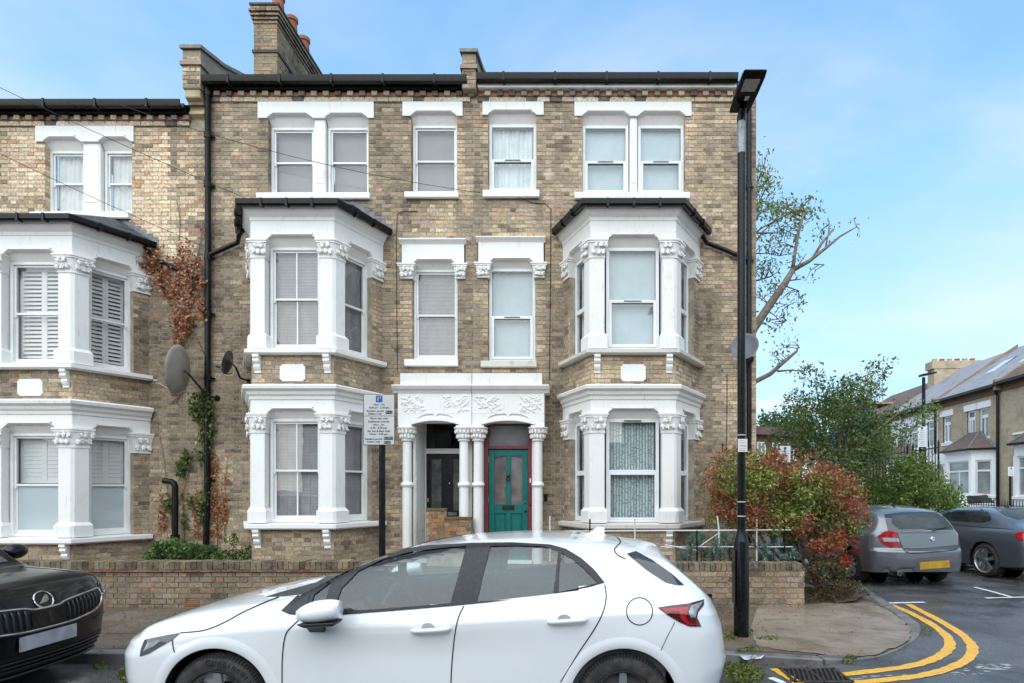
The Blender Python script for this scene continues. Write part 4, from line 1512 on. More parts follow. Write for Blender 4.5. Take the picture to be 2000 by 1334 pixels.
def build_house(th, x0, x1, zbase, wins2, singles, plan, L, colf, mat, sillmat, style, backs, ztop, extra_holes=(), win_style=None, hood=True):
 bricks, mortar, holes = [], MB(), []
 # second floor: (lintel x0,x1, zb, zt, openings, sill x0,x1,z0,z1, style, back)
 for w in wins2:
  for (a, b) in w['op']:
   holes.append((a, b, w['sz1'] - .03, w['zb'] + .02))
  holes.append((w['x0'], w['x1'], w['zb'], w['zt']))
  if len(w['op']) == 2:
   holes.append((w['op'][0][1], w['op'][1][0], w['sz1'] - .03, w['zb']))
 for w in singles:
  holes.append((w['op'][0], w['op'][1], w['sz1'] - .03, w['zb'] + .02))
  holes.append((w['x0'] + .02, w['x1'] - .02, w['zb'], w['zt'] - .02))
 holes += list(extra_holes)
 bay(th, plan, L, mat, sillmat, style, colf, holes, bricks, mortar, backs)
 for w in wins2:
  l = lintel(th, WALL, w['x0'], w['x1'], w['zb'], w['zt'], w['op'], w['zb'] + .10, proud=.035, back=.15, mat=mat, key=w.get('key', True), drop=.13)
  sill(th, WALL, w['sx0'], w['sx1'], w['sz0'], w['sz1'], mat=mat)
  if len(w['op']) == 2:
   mb = MB()
   a, b = w['op'][0][1], w['op'][1][0]
   mb.box(a + .01, b - .01, -.012 + .03, .2, w['sz1'], w['zb'] + .01, WALL)
   mb.box(a + .035, b - .035, .008, .03, w['sz1'] + .2, w['zb'] - .02, WALL)
   th.part('mullion', mb, mat, bevel=.008)
  for i, (a, b) in enumerate(w['op']):
   jamb_bricks(bricks, mortar, a, .12, w['sz1'], w['zb'], -1, colf) if i == 0 else None
   jamb_bricks(bricks, mortar, b, .12, w['sz1'], w['zb'], 1, colf) if i == len(w['op']) - 1 else None
   if w['style'] == 'sash':
    sash_window(th, WALL, a + .006, b - .006, w['sz1'], w['zb'] - .11, .10, 0, w['back'], zmid=w.get('zm'), seed=i)
   else:
    upvc_window(th, WALL, a + .006, b - .006, w['sz1'], w['zb'] - .11, .09, w['back'], .475, i)
 for w in singles:
  a, b = w['op']
  lintel(th, WALL, w['x0'] + .04, w['x1'] - .04, w['zb'], w['zt'] - .05, [(a, b)], w['zb'] + .11, proud=.05, back=.15, mat=mat, name='window_head', drop=.07)
  mb = MB()
  zt = w['zt']
  pr = [(.05, zt - .09), (-.05, zt - .09), (-.075, zt - .06), (-.10, zt - .04), (-.12, zt - .02), (-.12, zt), (.02, zt + .015), (.05, zt)]
  mb.poly(pr, w['x0'], w['x1'], lambda d, u, z: WALL(u, d, z))
  th.part('window_cornice', mb, mat, bevel=.003)
  for cx0, cx1 in ((w['x0'], a + .05), (b - .05, w['x1'])):
   def pts2(o, cx0=cx0, cx1=cx1):
    return [(cx0 + .03 - o, F - .05 - o), (cx1 - .03 + o, F - .05 - o), (cx1 - .03 + o, F + .1), (cx0 + .03 - o, F + .1)]
   mb = capital_mb(pts2, w['zb'] - .27, w['zb'] + .005)
   leaves_on(mb, WALL, cx0 + .02, cx1 - .02, w['zb'] - .25, w['zb'] - .04, -.075, 3, .042, CAP_RND)
   th.part('capital', mb, mat, smooth=True, angle=40)
  sill(th, WALL, w['sx0'], w['sx1'], w['sz0'], w['sz1'], mat=sillmat if th is house_R else mat)
  jamb_bricks(bricks, mortar, a, .12, w['sz1'], w['zb'], -1, colf)
  jamb_bricks(bricks, mortar, b, .12, w['sz1'], w['zb'], 1, colf)
  if w['style'] == 'sash':
   sash_window(th, WALL, a + .006, b - .006, w['sz1'], w['zb'] - .05, .10, 0, w['back'], seed=4)
  else:
   upvc_window(th, WALL, a + .006, b - .006, w['sz1'], w['zb'] - .05, .09, w['back'], .475, 7)
 sheet_with_holes(mortar, WALL, x0, x1, 0, ztop, holes)
 wall = th.part('wall', mortar, M_MORTAR, fix=False)
 bricks += brick_field(WALL, x0 + .004, x1 - .004, zbase, ztop - .17, holes, colf)
 return wall, bricks
def w2(lx0, lx1, lz0, lz1, ops, sx0, sx1, sz0, sz1, style, back, **k):
 return dict(x0=fx_(lx0), x1=fx_(lx1), zt=fz_(lz0), zb=fz_(lz1), op=[(fx_(a), fx_(b)) for a, b in ops], sx0=fx_(sx0), sx1=fx_(sx1), sz1=fz_(sz0), sz0=fz_(sz1), style=style, back=back, **k)
def w1(lx0, lx1, lz0, lz1, op, sx0, sx1, sz0, sz1, style, back):
 return dict(x0=fx_(lx0), x1=fx_(lx1), zt=fz_(lz0), zb=fz_(lz1), op=(fx_(op[0]), fx_(op[1])), sx0=fx_(sx0), sx1=fx_(sx1), sz1=fz_(sz0), sz0=fz_(sz1), style=style, back=back)
ZTOP = fz_(178)
for u, v, ln, hw, st in ((406, 170, 8, .35, .5), (420, 430, 3, .5, .7), (730, 395, 1.6, .14, .6), (505, 395, 1.4, .12, .6), (792, 392, 1.2, .1, .5), (897, 392, 2.0, .12, .6), (925, 200, 6, .22, .5), (944, 392, 1.2, .1, .5), (1052, 392, 1.5, .12, .6), (1122, 395, 1.2, .12, .5),
       (1345, 395, 2.2, .15, .6), (1462, 240, 8, .25, .4), (1380, 560, 4, .3, .55), (1090, 560, 5, .25, .7), (760, 560, 3, .25, .5), (895, 720, 1, .2, .6), (1075, 760, 2.5, .3, .7), (750, 1000, 1, .3, .6), (1400, 900, 2, .5, .4), (465, 640, 4, .3, .6), (345, 240, 2.2, .16, .8), (310, 560, 3, .4, .5)):
 STREAKS.append((fx_(u), fz_(v), ln, hw, st))
col_C = pal_fn(STOCK, .30, 0.0, 1.0, .02)
col_R = pal_fn(STOCK, .30, 9.0, 1.06, .02)
col_L0 = pal_fn(STOCK_L, .06, 4.0, 1.12, .09)
col_L1 = pal_fn(STOCK, .33, 4.0, .92, .02)
def col_L(fr, u, z):
 x = fr(u, 0, z)[0]
 t = z + 0.6 * noise.noise((x, z, 3)) + (0.5 if x < -8.4 else 0)
 return col_L0(fr, u, z) if t > 4.9 else col_L1(fr, u, z)
# doors of the middle and end houses (hole px at the wall)
PO = F - .30                                  # front of the porch
hole_C = (PX(806, F), XCR - .12, 0.0, fz_(735))
hole_R = (XCR - .12, PX(1052, F), 0.0, fz_(735))
plan_C = [(-6.18, F), (PX(493, FB), FB), (PX(652, FB), FB), (PX(746, F), F)]
plan_R = [(PX(1102, F), F), (PX(1155, FB), FB), (PX(1318, FB), FB), (PX(1364, F), F)]
plan_L = [(PX(142, FB) - 1.42 - .52, F), (PX(142, FB) - 1.42, FB), (PX(142, FB), FB), (PX(292, F), F)]
wall_C, br_C = build_house(house_C, XLC, XCR, .35,
 [w2(505, 731, 197, 232, [(524, 612), (636, 720)], 505, 725, 379, 391, 'sash', 'roller', key=False),
  w2(787, 904, 193, 228, [(803, 893)], 792, 897, 377, 389, 'sash', 'roller')],
 [w1(782, 911, 470, 518, (805, 894), 792, 896, 702, 716, 'sash', 'venetian')],
 plan_C, levels(), col_C, M_WHITE, M_WHITE, 'sash', (('venetian', 'venetian'), ('venetian', 'venetian')), ZTOP, [hole_C])
wall_R, br_R = build_house(house_R, XCR, XR, .35,
 [w2(943, 1062, 193, 226, [(953, 1048)], 944, 1054, 374, 388, 'upvc', 'net'),
  w2(1122, 1350, 195, 228, [(1137, 1229), (1246, 1338)], 1122, 1346, 378, 391, 'upvc', 'sheet')],
 [w1(931, 1066, 466, 516, (953, 1046), 940, 1049, 705, 718, 'upvc', 'sheet')],
 plan_R, levels(), col_R, M_CREAM, M_SILLDIRT, 'upvc', (('lace', 'lace'), ('sheet', 'net')), ZTOP, [hole_R])
DZL = -.25
wall_L, br_L = build_house(house_L, -13.2, XLC, .3,
 [w2(72, 263, 243, 278, [(88, 160), (196, 258)], 65, 257, 416, 429, 'sash', 'net')],
 [], plan_L, levels(DZL, DZL), col_L, M_WHITE, M_WHITE, 'shutter', (('shutter_closed', 'shutter_closed'), ('shutter', 'shutter')), fz_(232))
for th, x0, x1, fas, z, br, wall, colf, sd in ((house_C, XLC + .05, XCR - .08, None, fz_(150) - .20, br_C, wall_C, col_C, 1), (house_R, XCR + .10, PX(1440, F - .2), 'white', fz_(148) - .18, br_R, wall_R, col_R, 2), (house_L, -13.2, PX(370, F), None, fz_(203) - .14, br_L, wall_L, col_L, 3)):
 gutter_run(th, x0, x1, z, fas)
 dentil_course(th, wall, x0 - .02, x1 + .02, fz_(191) if th is not house_L else fz_(236) - .02, colf, sd)
 finish_bricks(th, wall, br)
roof_C = shell(house_C, XLC, XCR, 9, 9.3, right=False)
roof_R = shell(house_R, XCR, XR, 9, 9.3)
roof_L = shell(house_L, -13.2, XLC, 9, 8.85, right=False)
party_parapet(house_C, PX(372, F), PX(408, F) - .02, 9.93, 11.75, col_L0)
party_parapet(house_R, PX(907, F) - .0, PX(933, F), 9.86, 11.7, col_C, corbel=False)
# chimney stack on the party wall
CY0, CY1 = 12.9, 14.95
cx0, cx1 = PX(496, CY0), PX(541, CY0)
ztc = PZ(14, CY0)
mb = MB()
mb.box(cx0, cx1, CY0, CY1, 9.0, ztc - .05, WORLD)
chim = house_C.part('chimney', mb, M_MORTAR)
cb = []
colK = pal_fn(((.30, .23, .14), (.26, .205, .135), (.36, .29, .19), (.22, .18, .125)), .30, 2.0, .9, .06)
frf, frs = Frame(cx0, CY0), Frame(cx1, CY0, 0, 1)
frs.n = (-1, 0)
cb += brick_field(frf, 0, cx1 - cx0, 10.4, ztc - .36, [], colK)
cb += brick_field(frs, 0, CY1 - CY0, 10.4, ztc - .36, [], colK)
for i in range(5):
 o = .015 + .022 * i if i < 4 else .05
 za = ztc - .36 + i * COURSE
 a = Frame(cx0 - o, CY0 - o)
 b2 = Frame(cx1 + o, CY0 - o, 0, 1)
 b2.n = (-1, 0)
 cb += brick_field(a, 0, cx1 - cx0 + 2 * o, za, za + COURSE - .005, [], colK)
 cb += brick_field(b2, 0, CY1 - CY0 + 2 * o, za, za + COURSE - .005, [], colK)
mb = MB()
add_bricks(mb, cb, .12)
house_C.part('brickwork', mb, M_BRICK, chim, fix=False, kind='stuff')
mb = MB()
mb.box(cx0 - .07, cx1 + .07, CY0 - .07, CY1 + .07, ztc + .005, ztc + .05)
mb.box(cx0 - .03, cx1 + .03, CY0 - .03, CY1 + .03, ztc - .99, ztc - .93)
house_C.part('cap', mb, mottled('chimney_cap', (.10, .09, .08), (.06, .055, .05), 8, .9), chim)
Mpot = mottled('terracotta', (.40, .13, .075), (.30, .10, .06), 7, .8)
for k in range(3):
 mb = MB()
 r = .14
 mb.lathe([(r * .95, .04), (r * .9, .12), (r * .82, .42), (r * 1.0, .44), (r * 1.0, .52), (r * .82, .53), (r * .78, .3)], ((cx0 + cx1) / 2 + .1, CY0 + .35 + k * .62, ztc), n=16)
 house_C.part('chimney_pot', mb, Mpot, chim, smooth=True, angle=40)
# ---------------------------------------------------------------- porch over the two doors
M_STREAK = stone_mat('streaked_stone', (.76, .735, .69), (.30, .26, .20), .55)
def porch_half(th, u0, u1, mat, cols, opening, jamb=None):
 fr = Frame(0, PO)
 x0, x1 = PX(u0, PO), PX(u1, PO)
 z = lambda v: PZ(v, PO)
 left = th is house_C
 mb = MB()
 mb.box(x0 + (.04 if left else .001), x1 - (.001 if left else .04), 0, .32, z(752), z(729), fr)
 th.part('porch_parapet', mb, M_STREAK, bevel=.006)
 mb = MB()
 zt, zb = z(752), z(768)
 e0, e1 = (.09, 0) if left else (0, .09)
 pr = [(.32, zb), (-.01, zb), (-.03, zb + .04), (-.07, zb + .07), (-.10, zb + .12), (-.10, zt - .01), (.0, zt + .012), (.32, zt + .004)]
 mb.poly(pr, x0 - e0, x1 + e1, lambda d, u, zz_: fr(u, d, zz_))
 th.part('porch_cornice', mb, M_STREAK, bevel=.003)
 a, b = PX(opening[0], PO), PX(opening[1], PO)
 m = (a + b) / 2
 # entablature with a twin-curved arch cut
 zs, zc = z(822), z(808)
 zmid = z(806)
 body = MB()
 body.box(x0, x1, 0, .31, zc + .0, zb, fr)
 archL = [(a, zs - .03), (a + .06, zs + .02), (a + .14, zc - .045), (a + .25, zc - .015), (m - .07, zc - .001), (m - .05, zc + .0), (a, zc)]
 body.poly([(x0, zs - .08), (a, zs - .08), (a, zs - .03), (a + .06, zs + .02), (a + .14, zc - .045), (a + .24, zc - .012), (m - .05, zc - .001), (x0, zc - .001)], 0, .31, fr)
 body.poly([(m + .05, zc - .001), (b - .24, zc - .012), (b - .14, zc - .045), (b - .06, zs + .02), (b, zs - .03), (b, zs - .08), (x1, zs - .08), (x1, zc - .001)], 0, .31, fr)
 body.poly([(m - .05, zc - .0015), (m, zc - .055), (m + .05, zc - .0015)], 0, .2, fr)
 body.box(a + .02, b - .02, .03, .24, zs - .03, zc + .001, fr)
 ent = th.part('porch_frieze', body, mat, bevel=.003)
 mb = MB()
 # segmental hood band under the curves
 n = 16
 up, lo = [], []
 for i in range(n + 1):
  t = i / n
  u = a - .03 + (b - a + .06) * t
  bow = .075 * (1 - (2 * t - 1) ** 2)
  lo.append((u, zs - .075 + bow))
  up.append((u, zs - .035 + bow))
 for i in range(n):
  mb.poly([lo[i], lo[i + 1], up[i + 1], up[i]], -.035, .25, fr)
  mb.poly([(lo[i][0], lo[i][1] + .041), (lo[i + 1][0], lo[i + 1][1] + .041), (up[i + 1][0], up[i + 1][1] + .05), (up[i][0], up[i][1] + .05)], .012, .25, fr)
 th.part('hood_moulding', mb, mat, ent)
 # carved leaf panels
 rr = random.Random(int(u0))
 spans = ((x0 + .06, m - .22), (m + .15, x1 - .06)) if left else ((x0 + .06, m - .15), (m + .22, x1 - .06))
 for (pa, pb) in spans:
  mb = MB()
  for i in range(46):
   u, zz_ = rr.uniform(pa, pb), rr.uniform(zc + .05, zb - .05)
   if abs(u - m) < .5 * (b - a) and zz_ < zc + .05:
    continue
   an = rr.uniform(0, 3.14)
   L2 = rr.uniform(.03, .065)
   pts = []
   for t in np.linspace(0, 2 * math.pi, 9)[:-1]:
    pu, pz = L2 * math.cos(t), L2 * .34 * math.sin(t)
    pts.append((u + pu * math.cos(an) - pz * math.sin(an), zz_ + pu * math.sin(an) + pz * math.cos(an)))
   ctr = [fr(u, -.022, zz_)]
   vs = [fr(p, -.001, q) for p, q in pts] + ctr
   mb.add(vs, [(k, (k + 1) % 8, 8) for k in range(8)])
  th.part('carved_panel', mb, mat, ent, fix=True)
 # round columns with ring and leafy capital
 for cu in cols:
  cx = PX(cu, PO)
  r = .085
  cy = PO + .11
  zcap1, zcap0 = zs - .08, zs - .08 - .28
  mb = MB()
  zr = z(947)
  mb.lathe([(r * 1.08, .1), (r * 1.02, zr - .04), (r * 1.25, zr - .03), (r * 1.42, zr), (r * 1.30, zr + .035), (r, zr + .05), (r * .96, zcap0)], (cx, cy, 0), n=20)
  c = th.part('porch_column', mb, mat, smooth=True, angle=35)
  def pts(o, cx=cx, cy=cy):
   return [(cx + (r * 1.15 + o * 1.3) * math.cos(t), cy + (r * 1.15 + o * 1.3) * math.sin(t)) for t in np.linspace(0, 2 * math.pi, 13)[:-1]]
  mb = capital_mb(pts, zcap0, zcap1 - .03)
  for k in range(7):
   t = -math.pi * .05 - math.pi * .9 * k / 6
   for row in (0, 1):
    q = t + (.2 if row else 0)
    rad = r * 1.15 + .025 + .025 * row
    mb.blob((cx + rad * math.cos(q), cy + rad * math.sin(q), zcap0 + .08 + .09 * row), .028, .028, .045, n=6, m=4, jit=.2)
  mb.box(cx - .125, cx + .125, cy - .125, cy + .14, zcap1 - .03, zcap1 - .001)
  th.part('capital', mb, mat, c, smooth=True, angle=40)
porch_half(house_C, 777, 921, M_WHITE, (792, 904), (806, 895))
porch_half(house_R, 922, 1063, M_CREAM, (932, 1050), (943, 1042))
# recess of the black door: white painted brick sides, then the frame and leaf
zp = lambda v, Y: PZ(v, Y)
DY = F + .60
mb = MB()
xa = PX(812, PO + .2)
n = 30
for k in range(26):                      # painted brick side wall, each course proud of its joint
 z0 = .3 + k * .0757
 for q in range(4):
  y0 = PO + .24 + (DY - PO - .24) * q / 4
  mb.box(xa - .02, xa + random.uniform(-.002, .004), y0 + .003, y0 + (DY - PO - .24) / 4 - .004, z0, z0 + .069)
mb.box(xa - .05, xa - .006, PO + .2, DY, .2, fz_(800))
house_C.part('porch_side', mb, M_WHITE)
mb = MB()
mb.box(XCR - .10, XCR - .02, PO + .25, DY + .1, .2, fz_(800))
mb.box(xa, XCR - .1, PO + .25, DY + .1, fz_(812), fz_(808))
house_C.part('porch_lining', mb, M_WHITE)
frd = Frame(0, DY)
d0, d1 = PX(832, DY), PX(832, DY) + .86
zdt = PZ(886, DY)
mb = MB()
mb.box(xa - .01, d0, .0, .09, .2, PZ(812, DY), frd)
mb.box(d1, d1 + .1, .0, .09, .2, PZ(812, DY), frd)
mb.box(d0, d1, -.01, .09, zdt, zdt + .10, frd)
mb.box(d0, d1, -.03, .05, zdt + .06, zdt + .095, frd)
house_C.part('door_frame', mb, M_WHITE, bevel=.004)
mb = MB()
mb.box(d0, d1, .05, .055, zdt + .10, PZ(812, DY), frd)
house_C.part('fanlight', mb, glass_mat('dark_fanlight', (.12, .13, .12), .02))
Mblk = mottled('black_gloss_door', (.010, .010, .012), (.016, .016, .018), 4, .28)
mb = MB()
mb.box(d0 + .005, d1 - .005, .04, .085, .25, zdt, frd)
door = house_C.part('front_door', mb, Mblk, label='black panelled front door with two narrow glazed lights')
mid = d0 + (d1 - d0) * .47
for (a, b) in ((d0 + .10, d0 + .30), (mid + .13, d1 - .10)):
 mb = MB()
 rect_frame(mb, frd, a - .03, b + .03, PZ(1000, DY), PZ(892, DY), .03, .022, .045)
 house_C.part('door_moulding', mb, Mblk, door, bevel=.006)
 mb = MB()
 mb.box(a, b, .034, .038, PZ(997, DY), PZ(897, DY), frd)
 house_C.part('door_light', mb, mottled('etched_light', (.13, .135, .12), (.07, .065, .06), 5, .12) if 'etched_light' not in MATS else MATS['etched_light'], door)
mb = MB()
mb.box(mid - .006, mid + .006, .030, .045, .3, zdt - .03, frd)
house_C.part('door_bead', mb, Mblk, door)
Mchrome = mottled('chrome', (.7, .7, .7), (.6, .6, .6), 5, .2, metal=1.0)
mb = MB()
mb.box(mid + .02, mid + .20, .028, .042, PZ(1007, DY), PZ(1000, DY), frd)
house_C.part('letter_plate', mb, Mchrome, door, bevel=.003)
mb = MB()
mb.blob((mid + .055, .036, PZ(944, DY)), .012, .012, .012, frd)
mb.box(d0 + .012, d0 + .05, .030, .042, PZ(980, DY), PZ(973, DY), frd)
house_C.part('spyhole', mb, Mchrome, door)
mb = MB()
mb.box(PX(826, DY) - .03, PX(826, DY) + .01, -.02, 0, PZ(934, DY), PZ(928, DY), frd)
house_C.part('bell_push', mb, mottled('brass', (.45, .33, .15), (.35, .25, .12), 9, .4, metal=.6))
mb = MB()
mb.box(xa, XCR - .1, PO + .1, DY + .1, .2, .42)
house_C.part('doorstep', mb, M_CREAM)
# green door in its maroon frame
GY = F - .02
frg = Frame(0, GY)
Mmar = mottled('maroon_paint', (.165, .035, .04), (.12, .026, .03), 5, .4, .4, .7)
Mgrn = mottled('green_door_paint', (.010, .135, .115), (.006, .105, .092), 6, .35, .4, .7)
g0, g1 = PX(945, GY), PX(1040, GY)
zt = PZ(816, GY)
mb = MB()
w = .085
mb.box(g0, g0 + w, 0, .12, .2, zt, frg)
mb.box(g1 - w, g1, 0, .12, .2, zt, frg)
mb.box(g0 + w, g1 - w, 0, .12, PZ(828, GY), zt, frg)
mb.box(g0 + w, g1 - w, -.012, .12, PZ(877, GY), PZ(871, GY), frg)
house_R.part('door_frame', mb, Mmar, bevel=.006)
mb = MB()
mb.box(PX(1040, GY), PX(1047, GY), -.1, .14, .2, zt, frg)
mb.box(PX(938, GY), PX(945, GY), -.1, .14, .2, zt, frg)
house_R.part('porch_lining', mb, M_CREAM)
mb = MB()
mb.box(g0 + w, g1 - w, .05, .055, PZ(871, GY), PZ(828, GY), frg)
house_R.part('fanlight', mb, mottled('dusty_fanlight', (.10, .10, .11), (.16, .155, .16), 3, .15, spec=.6))
a, b = g0 + w + .004, g1 - w - .004
zt2 = PZ(878, GY)
zmid, zlow = PZ(985, GY), PZ(998, GY)
mb = MB()
st = .105
m = (a + b) / 2
mb.box(a, a + st, .03, .075, .3, zt2, frg)
mb.box(b - st, b, .03, .075, .3, zt2, frg)
mb.box(a + st, b - st, .03, .075, PZ(890, GY), zt2, frg)
mb.box(a + st, b - st, .03, .075, PZ(1003, GY), zmid, frg)
mb.box(m - .045, m + .045, .03, .075, zmid, PZ(890, GY), frg)
mb.box(m - .045, m + .045, .03, .075, .45, PZ(1003, GY), frg)
mb.box(a + st, b - st, .03, .075, .3, .45, frg)
for (p, q) in ((a + st, m - .045), (m + .045, b - st)):
 pm = p if p < m else q
 far = q if p < m else p
 mb.poly([(pm, PZ(890, GY)), (far, PZ(890, GY)), (pm, PZ(893.5, GY))] if pm < far else [(far, PZ(890, GY)), (pm, PZ(890, GY)), (pm, PZ(893.5, GY))], .031, .074, frg)
door = house_R.part('front_door', mb, Mgrn, label='green panelled front door with two tall glazed lights', bevel=.004)
for (p, q) in ((a + st, m - .045), (m + .045, b - st)):
 mb = MB()
 mb.box(p, q, .05, .055, zmid, PZ(890, GY), frg)
 house_R.part('door_light', mb, mottled('door_glass', (.11, .085, .075), (.20, .17, .155), 3, .06, spec=.8) if 'door_glass' not in MATS else MATS['door_glass'], door)
 mb = MB()
 mb.box(p + .0, q - .0, .052, .07, .45, PZ(1003, GY), frg)
 mb.box(p + .025, q - .025, .042, .053, .48, PZ(1007, GY), frg)
 house_R.part('door_panel', mb, Mgrn, door, bevel=.006)
Mbr = mottled('dark_bronze', (.03, .024, .02), (.06, .045, .035), 9, .4, metal=.6)
mb = MB()
mb.box(m - .11, m + .11, .016, .03, PZ(996, GY), PZ(987, GY), frg)
mb.box(m - .085, m + .085, .010, .017, PZ(994, GY), PZ(989, GY), frg)
house_R.part('letter_plate', mb, Mbr, door, bevel=.003)
mb = MB()
mb.blob((m, .01, PZ(929, GY)), .035, .02, .035, frg)
mb.tube([frg(m + .035 * math.cos(t), -.005, PZ(934, GY) + .045 * math.sin(t)) for t in np.linspace(2.2, 7.2, 10)], .010, 6)
house_R.part('door_knocker', mb, Mbr, door, smooth=True)
mb = MB()
mb.blob((b - .05, .012, PZ(998, GY)), .022, .022, .022, frg)
mb.blob((b - .05, .026, PZ(983, GY)), .014, .008, .014, frg)
house_R.part('door_knob', mb, Mbr, door, smooth=True)
mb = MB()
for v in (898, 975):
 mb.box(a - .012, a + .004, .012, .03, PZ(v + 6, GY), PZ(v - 6, GY), frg)
house_R.part('hinge', mb, Mchrome, door)
mb = MB()
mb.box(g1 - w + .03, g1 - w + .06, -.014, 0, PZ(943, GY), PZ(934, GY), frg)
house_R.part('bell_push', mb, mottled('bell_cream', (.8, .6, .45), (.75, .55, .4), 3, .4))
mb = MB()
mb.tube([frg(g1 - w + .05, -.0, PZ(950, GY)), frg(g1 - w + .05, -.05, PZ(953, GY)), frg(g1 - w + .04, -.05, PZ(985, GY)), frg(g1 - w + .04, 0, PZ(988, GY))], .012, 6)
house_R.part('grab_handle', mb, Mmar)
mb = MB()
mb.box(g0, g1, PO + .1 - GY, .1, .2, .40, frg)
house_R.part('doorstep', mb, M_CREAM)
mb = MB()
mb.box(-.03, .03, -.03, 0, PZ(979, F), PZ(965, F), Frame(PX(1066, F), F))
house_R.part('meter_key_box', mb, M_BLACK, bevel=.012)
# dwarf wall of orange brick in front of the black door
QY = F - .55
frq = Frame(0, QY)
colQ = lambda fr, u, z: random.choice(((.34, .17, .07), (.30, .15, .065), (.22, .12, .06), (.38, .21, .10), (.16, .10, .06)))
mb = MB()
q0, q1, q2 = PX(833, QY), PX(868, QY), PX(919, QY)
zq1, zq2 = PZ(998, QY), PZ(1015, QY)
mb.box(q0, q1, .004, .2, .3, zq1, frq)
mb.box(q1, q2, .004, .2, .3, zq2, frq)
pw = house_C.part('porch_wall', mb, M_MORTAR)
bq = brick_field(frq, q0, q1, .6, zq1, [], colQ) + brick_field(frq, q1, q2, .6, zq2, [], colQ)
for fr, a, b, c, d, o, col in bq:
 mb = MB()
 add_bricks(mb, [(fr, a, b, c, d, o, col)], .05)
 house_C.part('brick', mb, M_BRICK, pw, fix=False)
mb = MB()
mb.box(q0 - .01, q1 + .01, -.02, .22, zq1 + .003, zq1 + .045, frq)
mb.box(q1 + .01, q2 + .01, -.02, .22, zq2 + .003, zq2 + .045, frq)
house_C.part('coping', mb, mottled('wall_coping_moss', (.10, .07, .045), (.17, .11, .06), 12, .9), pw)
# ---------------------------------------------------------------- pipes on the walls
def pipe(th, pts, r=.05, name='drainpipe', collars=()):
 mb = MB()
 mb.tube(pts, r, 10)
 p = th.part(name, mb, M_GUTTER, smooth=True, angle=40)
 for c in collars:
  mb = MB()
  mb.lathe([(r * 1.22, -.05), (r * 1.22, .05)], c, n=10)
  mb.box(c[0] - .10, c[0] + .10, c[1] + .03, c[1] + .07, c[2] - .015, c[2] + .015)
  th.part('pipe_collar', mb, M_GUTTER, p)
 return p
xp = PX(406, F - .09)
pipe(house_C, [(xp, F - .2, fz_(160)), (xp, F - .09, fz_(182)), (xp, F - .09, fz_(500)), (xp - .01, F - .09, fz_(930)), (xp - .03, F - .09, fz_(1072))], .052,
  collars=[(xp, F - .09, fz_(v)) for v in (188, 270, 366, 506, 615, 740, 938)])
Y2 = F - .09
pipe(house_C, [(PX(471, F - .5), F - .45, bz_(420)), (PX(470, F - .3), F - .35, PZ(462, F - .3)), (PX(466, Y2), Y2 - .02, fz_(478)), (xp, Y2, fz_(503))], .042, 'bay_downpipe')
pipe(house_L, [(PX(283, F - .2), F - .2, fz_(490)), (PX(300, Y2), Y2, fz_(508)), (PX(330, Y2), Y2, fz_(522)), (xp, Y2, fz_(556))], .042, 'bay_downpipe')
xq = PX(1463, F - .09)
pipe(house_R, [(xq, Y2, fz_(215)), (xq, Y2, fz_(800)), (xq, Y2, fz_(1060))], .048, collars=[(xq, Y2, fz_(v)) for v in (368, 510, 700)])
pipe(house_R, [(PX(1372, F - .2), F - .2, fz_(470)), (PX(1380, Y2), Y2, fz_(478)), (PX(1414, Y2), Y2, fz_(491)), (xq, Y2, fz_(512))], .042, 'bay_downpipe')
# black vent pipe with a bent top in the left garden
xv = PX(342, F - .16)
mb = MB()
mb.tube([(xv, F - .16, .35), (xv, F - .16, fz_(952)), (xv - .02, F - .16, fz_(945)), (xv - .06, F - .17, fz_(941)), (xv - .20, F - .19, fz_(939))], .055, 10)
mb.lathe([(.075, 0), (.075, .09)], (xv, F - .16, fz_(1052)), n=10)
single('vent_pipe', mb, M_GUTTER, 'short black vent pipe with bent top by the left bay', 'pipe', smooth=True, angle=40)
# thin cables clipped to the wall
def cable(th, pts, r=.006):
 mb = MB()
 mb.tube(pts, r, 5)
 th.part('cable', mb, M_BLACK)
Yc = F - .02
cable(house_C, [P3(815, 412, Yc), P3(785, 413, Yc), P3(776, 418, Yc), P3(774, 460, Yc), P3(775, 600, Yc), P3(776, 725, Yc)])
cable(house_R, [P3(1010, 385, Yc - .05), P3(1040, 396, Yc), P3(1065, 398, Yc), P3(1076, 408, Yc), P3(1075, 560, Yc), P3(1073, 740, Yc)])
cable(house_R, [P3(1420, 730, Yc), P3(1420, 800, Yc), P3(1419, 880, Yc)])
mb = MB()
mb.tube([P3(1412, 868, Yc), P3(1421, 875, Yc - .15), P3(1411, 884, Yc)], .01, 5)
mb.tube([P3(1411, 866, Yc), P3(1411, 886, Yc)], .01, 5)
house_R.part('wire_bracket', mb, M_BLACK)
